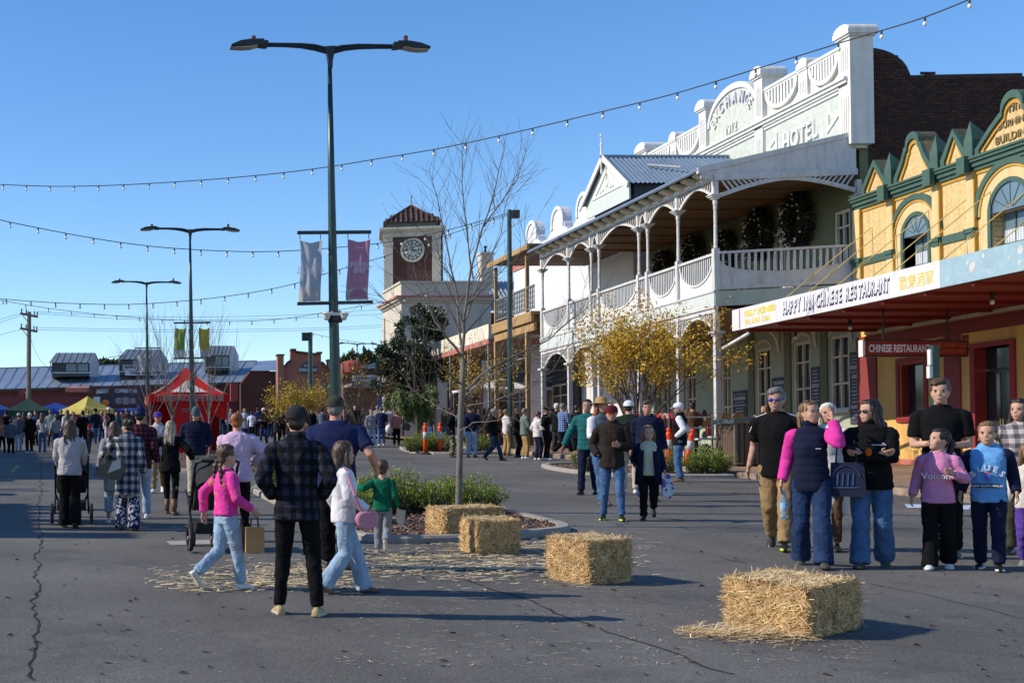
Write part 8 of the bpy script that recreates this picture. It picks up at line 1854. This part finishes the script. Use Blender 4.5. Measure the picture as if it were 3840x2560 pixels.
w, s = W_('fleece', 1); c = w+V((-.02,-.06,-.10)); e = empty('pink_bag', c, 'round pink shoulder bag of the girl in the white fleece', 'bag'); b = MB(); b.rings([[(c.x+(.105 if j in (1,2) else .085)*math.cos(t), c.y+y, c.z+(.09 if j in (1,2) else .075)*math.sin(t)+.012*abs(math.cos(t))) for t in [i*6.283/20 for i in range(20)]] for j, y in enumerate((-.04,-.03,.03,.04))]); b.build('bag', pkb, e)
b = MB(); sh0 = P_('fleece',(.12,-.02,1.40)); b.tube([(c.x-.05,c.y,c.z+.08), sh0.lerp(c,.5)+V((-.03,-.12,0)), sh0+V((0,-.06,.03))], .012, 6); b.build('strap', pkb, e)
w, s = W_('boy', 1); e = empty('paper_packet', w+V((.03,-.02,-.24)), 'crumpled paper packet in the boy\'s right hand', 'packet'); b = MB(); b.add([w+V((-.02,-.04,-.02)),w+V((.09,-.05,-.04)),w+V((.07,-.05,-.20)),w+V((.03,-.04,-.28)),w+V((-.03,-.04,-.15)),w+V((.04,.0,-.15))], [(0,1,2,3,4),(1,0,5),(2,1,5),(3,2,5),(4,3,5),(0,4,5)]); b.build('packet', mat('foil_packet', (.42,.37,.30), .5), e)
plastic = mat('clear_plastic', (.62,.72,.80), .12, .05, 3); plastic.node_tree.nodes['Principled BSDF'].inputs['Transmission Weight'].default_value = .75
w, s = W_('vest', 1); e = empty('water_bottle', w+V((0,-.03,-.40)), 'clear plastic water bottle hanging from the hand of the vest woman', 'bottle'); b = MB(); b.lathe((w.x,w.y-.04,w.z-.42), [(.03,0),(.04,.02),(.04,.06),(.037,.08),(.04,.1),(.04,.2),(.036,.24),(.02,.29),(.016,.30)], 14); b.build('bottle', plastic, e, smooth=True); b = MB(); b.lathe((w.x,w.y-.04,w.z-.30), [(.0412,0),(.0412,.06)], 14); b.build('bottle_label', mat('bottle_label', (.25,.48,.70), .5), e); b = MB(); b.lathe((w.x,w.y-.04,w.z-.12), [(.018,0),(.018,.03)], 10); b.build('bottle_cap', white, e)
tote = mat('tote_navy', (.007,.010,.032), .85, .1, 5)
c = P_('north',(.22,.22,.74)); e = empty('tote_bag', c, 'navy tote bag with light blue print held by the woman in the black puffer', 'bag'); n = (V((0,0,HC))-c); n.z = 0; n.normalize(); sd = V((-n.y,n.x,0)); b = MB()
P = [c+sd*-.17,c+sd*.19,c+sd*.17+V((0,0,.38)),c+sd*-.15+V((0,0,.38))]; b.prism(P, n*.06); b.build('bag', tote, e)
for q in (-.1,.1): b = MB(); b.tube([c+sd*q+V((0,0,.37))+n*.03, c+sd*(q*.8)+V((0,0,.62))+n*.02, P_('north',(.02,.22,1.16))], .012, 5); b.build('handle', tote, e)
pr = mat('print_light_blue', (.02,.07,.2), .7); b = MB()
for q in range(4): b.beam(c+sd*(-.09+.05*q)+n*.066+V((0,0,.12)), c+sd*(-.08+.05*q)+n*.066+V((0,0,.26)), .014, .004, tuple(n))
b.tube([c+sd*(.13*math.cos(t))+n*.066+V((0,0,.22+.12*math.sin(t))) for t in [i*math.pi/10 for i in range(11)]], .005, 4); b.beam(c+sd*-.13+n*.066+V((0,0,.10)), c+sd*.12+n*.066+V((0,0,.10)), .012, .004, tuple(n)); b.build('bag_print', pr, e)
b = MB(); p = P_('north',(.02,.27,1.20)); b.ell(p, (.035,.035,.045), 10, 8); b.build('orange_cup', MATS['canvas_orange'], None, 'small orange topped cup held in the puffer woman\'s crossed hands', 'cup')
bagw = mat('olive_leather', (.05,.05,.035), .45, .15, 4); bagp = mat('pale_leather', (.45,.45,.42), .4, .1, 4)
c = P_('shack',(-.27,-.16,.92)); e = empty('shoulder_bag', c, 'olive and white shoulder bag on the woman in the checked overshirt', 'bag'); b = MB(); b.prism([c+V((-.22,-.05,-.06)),c+V((.16,-.08,-.13)),c+V((.24,-.08,.05)),c+V((.20,-.07,.22)),c+V((-.12,-.05,.10))], (.02,.12,.0)); b.build('bag', bagw, e); b = MB(); b.prism([c+V((-.02,-.075,-.02)),c+V((.17,-.09,.05)),c+V((.17,-.09,.20)),c+V((.05,-.085,.14))], (0,.01,0)); b.build('bag_flap', bagp, e); b = MB(); b.tube([c+V((-.1,-.02,.1)),c+V((.02,-.04,.38)),P_('shack',(-.12,-.06,1.44)),c+V((.18,.0,.2))], .013, 6); b.build('strap', bagw, e)
w, s = W_('creamg', 0); e = empty('shopping_bag', w+V((0,0,-.42)), 'blue and white shopping bag hanging from the girl in the cream T-shirt', 'bag'); b = MB(); b.prism([w+V((-.07,-.06,-.06)),w+V((.05,-.06,-.05)),w+V((.13,-.06,-.30)),w+V((.06,-.06,-.44)),w+V((-.06,-.06,-.38))], (.02,.09,0)); b.build('bag', spots('bag_print',(.55,.56,.62),(.10,.10,.30),14,.52), e)
wp = mat('white_plastic_bag', (.68,.68,.70), .4, .06, 6); c = gr(889,1022)+V((.12,0,.62)); e = empty('plastic_bag', c, 'white plastic bag carried by the man in the blue jumper', 'bag'); b = MB(); b.ell(c+V((0,0,.15)), (.2,.12,.22), 12, 8); b.tube([c+V((-.06,0,.3)),c+V((0,0,.48)),c+V((.06,0,.3))], .02, 6); b.build('bag', wp, e, smooth=True)
c = gr(925,1021)+V((.1,-.1,.72)); e = empty('handbag', c, 'dark handbag on the arm of the woman in the dusty pink top', 'bag'); b = MB(); b.prism([c+V((-.18,0,.02)),c+V((.2,0,-.05)),c+V((.3,0,.2)),c+V((.05,0,.36)),c+V((-.12,0,.3))], (0,.12,0)); b.build('bag', bagw, e)
c = gr(962,1004)+V((.0,-.1,1.02)); b = MB(); b.lathe(c, [(.06,0),(.13,.02),(.14,.03)], 14); b.build('plate', white, None, 'white paper plate held by the woman in denim shorts', 'plate')
c = gr(912,1016)+V((-.55,.2,.0)); e = empty('sign_stand', c, 'small pink sign board behind the woman in the dusty pink top', 'sign'); bx('board', c.x-.35,c.x+.3,c.y,c.y+.03,c.z+.75,c.z+1.5,mat('pink_board',(.55,.27,.24),.7),e)
for s in (-.3,.25): bx('leg', c.x+s,c.x+s+.03,c.y,c.y+.03,c.z,c.z+.75,leadg,e)
w = P_('lilac',(0,.0,1.0)); 
b = MB(); c = P_('olderw',(.23,.06,.86)); b.ell(c, (.03,.03,.075), 10, 8); b.build('green_bottle', mat('green_plastic',(.02,.30,.06),.3), None, 'small green bottle hanging at the older woman\'s side', 'bottle')
b = MB(); c = P_('carry',(.1,.3,1.0)); 
c = P_('tall',(0,.27,1.0)); b = MB(); b.ell(c, (.17,.07,.09), 14, 8); b.ell(c+V((.1,0,-.07)), (.07,.05,.12), 10, 8); b.build('folded_jumper', cl('pale_lavender',(.46,.45,.56)), None, 'pale folded jumper held in front of the tall young man', 'jumper', smooth=True)
# lettering and logos on clothes
def chest(key, v, txt, size, m, name='lettering', sx=1., arcr=0., rel=0., ext=.0015):
    e, D, M = PL[key]; q = V(v); rot = M.to_3x3().normalized()
    def frame(p, roll):
        B = Matrix(((-1,0,0),(0,0,1),(0,1,0))); X = (rot @ B).to_4x4() @ Matrix.Rotation(R(rel),4,'Y') @ Matrix.Rotation(roll,4,'Z'); X.translation = M @ p; return X
    if arcr:
        n = len(txt)
        for i, chx in enumerate(txt): a = (i-(n-1)/2)*arcr; p = q+V((-.17*math.sin(a), -.018*abs(a)*abs(a)*2, .20*math.cos(a)-.20)); text(name, chx, frame(p, -a*.8), size, m, e, ext, 'CENTER', sx=sx, offset=.002)
    else: text(name, txt, frame(q, 0), size, m, e, ext, 'CENTER', sx=sx, offset=.001)
lw_ = mat('print_white', (.62,.60,.64), .7); sw_ = mat('print_silver', (.50,.52,.56), .7)
chest('volcom', (0,.152,1.13), 'Volcom', .095, lw_, sx=1.0); chest('blues', (0,.158,1.18), 'BLUES', .085, sw_, arcr=.42)
chest('blues', (0,.162,.985), 'NEW SOUTH WALES', .030, sw_); e, D, M = PL['blues']
def patch(key, v, w, h, m, name='badge'):
    e, D, M = PL[key]; o = bpy.data.objects.new(name, unit(m)); own(o, e, M @ Matrix.Translation(V(v)) @ Matrix.Diagonal((w,.004,h,1))); return o
patch('blues', (0,.158,.997), .30, .045, C_['navy'], 'chest_band'); patch('blues', (0,.160,1.10), .06, .085, mat('badge_blue',(.05,.10,.40),.6)); patch('blues', (0,.161,1.15), .05, .02, mat('badge_red',(.40,.04,.05),.6))
patch('vest', (-.075,.166,1.24), .05, .008, sw_, 'logo')
for k in range(3): b = MB(); e, D, M = PL['north']; b.tube([M @ V((-.12+(.028-.009*k)*math.cos(t), .17, 1.265+(.028-.009*k)*math.sin(t))) for t in [i*math.pi/2/6 for i in range(7)]], .0045, 5); b.build('logo', lw_, e)
chest('north', (-.07,.178,1.27), 'THE NORTH FACE', .017, lw_)
for k in range(3):
    for sd_ in (-1,1): e, D, M = PL['polo']; b = MB(); b.tube([M @ V((sd_*(.10+.015*k),.0+.03*k-.03,1.475-.008*k)), M @ V((sd_*(.20),.02*k-.02,1.43)), M @ V((sd_*(.262),.022*k-.0,1.27))], .006, 4); b.build('shoulder_stripe', lw_, e)
# open jacket fronts on the girl in the cream T-shirt
e, D, M = PL['creamg']
for sd_ in (-1,1):
    b = MB(); b.rings([[tuple(M @ V((sd_*(x0+.0),y0,z))), tuple(M @ V((sd_*x1,y1,z))), tuple(M @ V((sd_*(x1+.02),-.05,z))), tuple(M @ V((sd_*.10,-.165,z))), tuple(M @ V((sd_*.0,-.175,z))), tuple(M @ V((sd_*.0,-.13,z))), tuple(M @ V((sd_*(x1-.02),-.03,z)))] for z, x0, y0, x1, y1 in ((.66,.10,.165,.225,.10),(.85,.10,.160,.215,.09),(1.05,.085,.150,.20,.08),(1.25,.075,.130,.19,.07),(1.36,.06,.09,.14,.05))]); b.build('open_jacket', C_['navy'], e, smooth=True)
# -- prams
rubm = mat('tyre_black', (.012,.012,.012), .6); frm = mat('pram_frame', (.02,.02,.022), .35, metal=.3); fab = mat('pram_fabric', (.012,.013,.016), .85, .2, 6); bab = mat('baby_blanket', (.45,.42,.40), .9)
def pram(c, yaw, label, sc=1.):
    M = Matrix.Translation(c) @ Matrix.Rotation(yaw,4,'Z') @ Matrix.Diagonal((sc,sc,sc,1)); e = empty('pram', c, label, 'pram')
    def bd(b, n, m, par=None, **k): b.v = [tuple(M @ V(v)) for v in b.v]; return b.build(n, m, par or e, **k)
    for x, y, r in ((-.30,-.34,.155),(.30,-.34,.155),(-.13,.42,.11),(.13,.42,.11)):
        b = MB(); n = 20; rg = [[(x+dx, y+rr*math.cos(6.2832*i/n), r+rr*math.sin(6.2832*i/n)) for i in range(n)] for dx, rr in ((-.025,r-.02),(-.02,r-.003),(0,r),(.02,r-.003),(.025,r-.02),(.018,r-.032),(-.018,r-.032),(-.025,r-.02))]; b.rings(rg, caps=False); wh = bd(b, 'wheel', rubm)
        b = MB()
        for i in range(5): a = i*1.2566; b.beam((x,y,r),(x,y+(r-.03)*math.cos(a),r+(r-.03)*math.sin(a)), .022, .012, (1,0,0))
        b.tube([(x-.03,y,r),(x+.03,y,r)], .025, 8); bd(b, 'hub', leadg, wh)
    for s in (-1,1):
        b = MB(); b.tube([(s*.26,-.34,.16),(s*.25,-.05,.45),(s*.25,-.40,.98),(s*.25,-.48,1.03)], .016, 8); bd(b, 'side_frame', frm)
        b = MB(); b.tube([(s*.25,-.05,.45),(s*.13,.40,.13)], .015, 8); bd(b, 'front_strut', frm); b = MB(); b.tube([(s*.25,-.1,.5),(s*.24,.12,.62),(s*.24,.28,.70)], .013, 8); bd(b, 'arm', frm)
    b = MB(); b.tube([(-.25,-.48,1.03),(-.2,-.52,1.05),(.2,-.52,1.05),(.25,-.48,1.03)], .019, 8); bd(b, 'handlebar', rubm)
    b = MB(); b.rings([[(x, y, z) for x, y, z in ((-.22*w,y0,z0),(.22*w,y0,z0),(.24*w,y0-.02,z0+.12),(.2*w,y0-.03,z0+.05),(-.2*w,y0-.03,z0+.05),(-.24*w,y0-.02,z0+.12))] for w, y0, z0 in ((1,-.30,.80),(1,-.22,.60),(1,-.12,.48),(1,.10,.46),(.95,.28,.50))]); bd(b, 'seat', fab)
    b = MB(); b.rings([[(.24*math.cos(t), -.30+.42*math.cos(a)*1.0*(.35+.65*math.sin(t)), .70+.02+.40*math.sin(a)*(.25+.75*math.sin(t))) for t in [math.pi*i/12 for i in range(13)]] for a in [math.pi*(.30+.60*j/6) for j in range(7)]], caps=False); bd(b, 'hood', fab, smooth=True)
    b = MB(); b.prism([(-.22,-.32,.20),(.22,-.32,.20),(.22,.20,.22),(-.22,.20,.22)], (0,0,.13)); bd(b, 'basket', fab)
    b = MB(); b.ell((0,.06,.56), (.17,.22,.09), 12, 8); bd(b, 'blanket', bab, smooth=True); b = MB(); b.tube([(-.22,.30,.62),(.22,.30,.62)], .018, 8); bd(b, 'bumper_bar', rubm)
    return e
g = WM[PL['pramw'][0].name].translation; pram(V((g.x+.02,g.y+.82,gz(g.y+.82))), R(1), 'black pram pushed by the woman in the pale grey jumper', 1.0)
g = gr(486,1266); pram(V((g.x,g.y+.25,gz(g.y+.25))), R(6), 'large black pram beside the girl in the pink cardigan', 1.06)
finish_people()
# text objects become plain meshes; one evaluation for all of them
dg = bpy.context.evaluated_depsgraph_get(); cache = {}
for o in [o for o in bpy.data.objects if o.type == 'FONT']:
    me = bpy.data.meshes.new_from_object(o.evaluated_get(dg)); M = WM[o.name]; par = o.parent; name = o.name.split('.')[0]; old = o.data; mm = o.matrix_basis.copy(); bpy.data.objects.remove(o); bpy.data.curves.remove(old)
    n = bpy.data.objects.new(name, me); COL.objects.link(n); n.parent = par; n.matrix_basis = mm
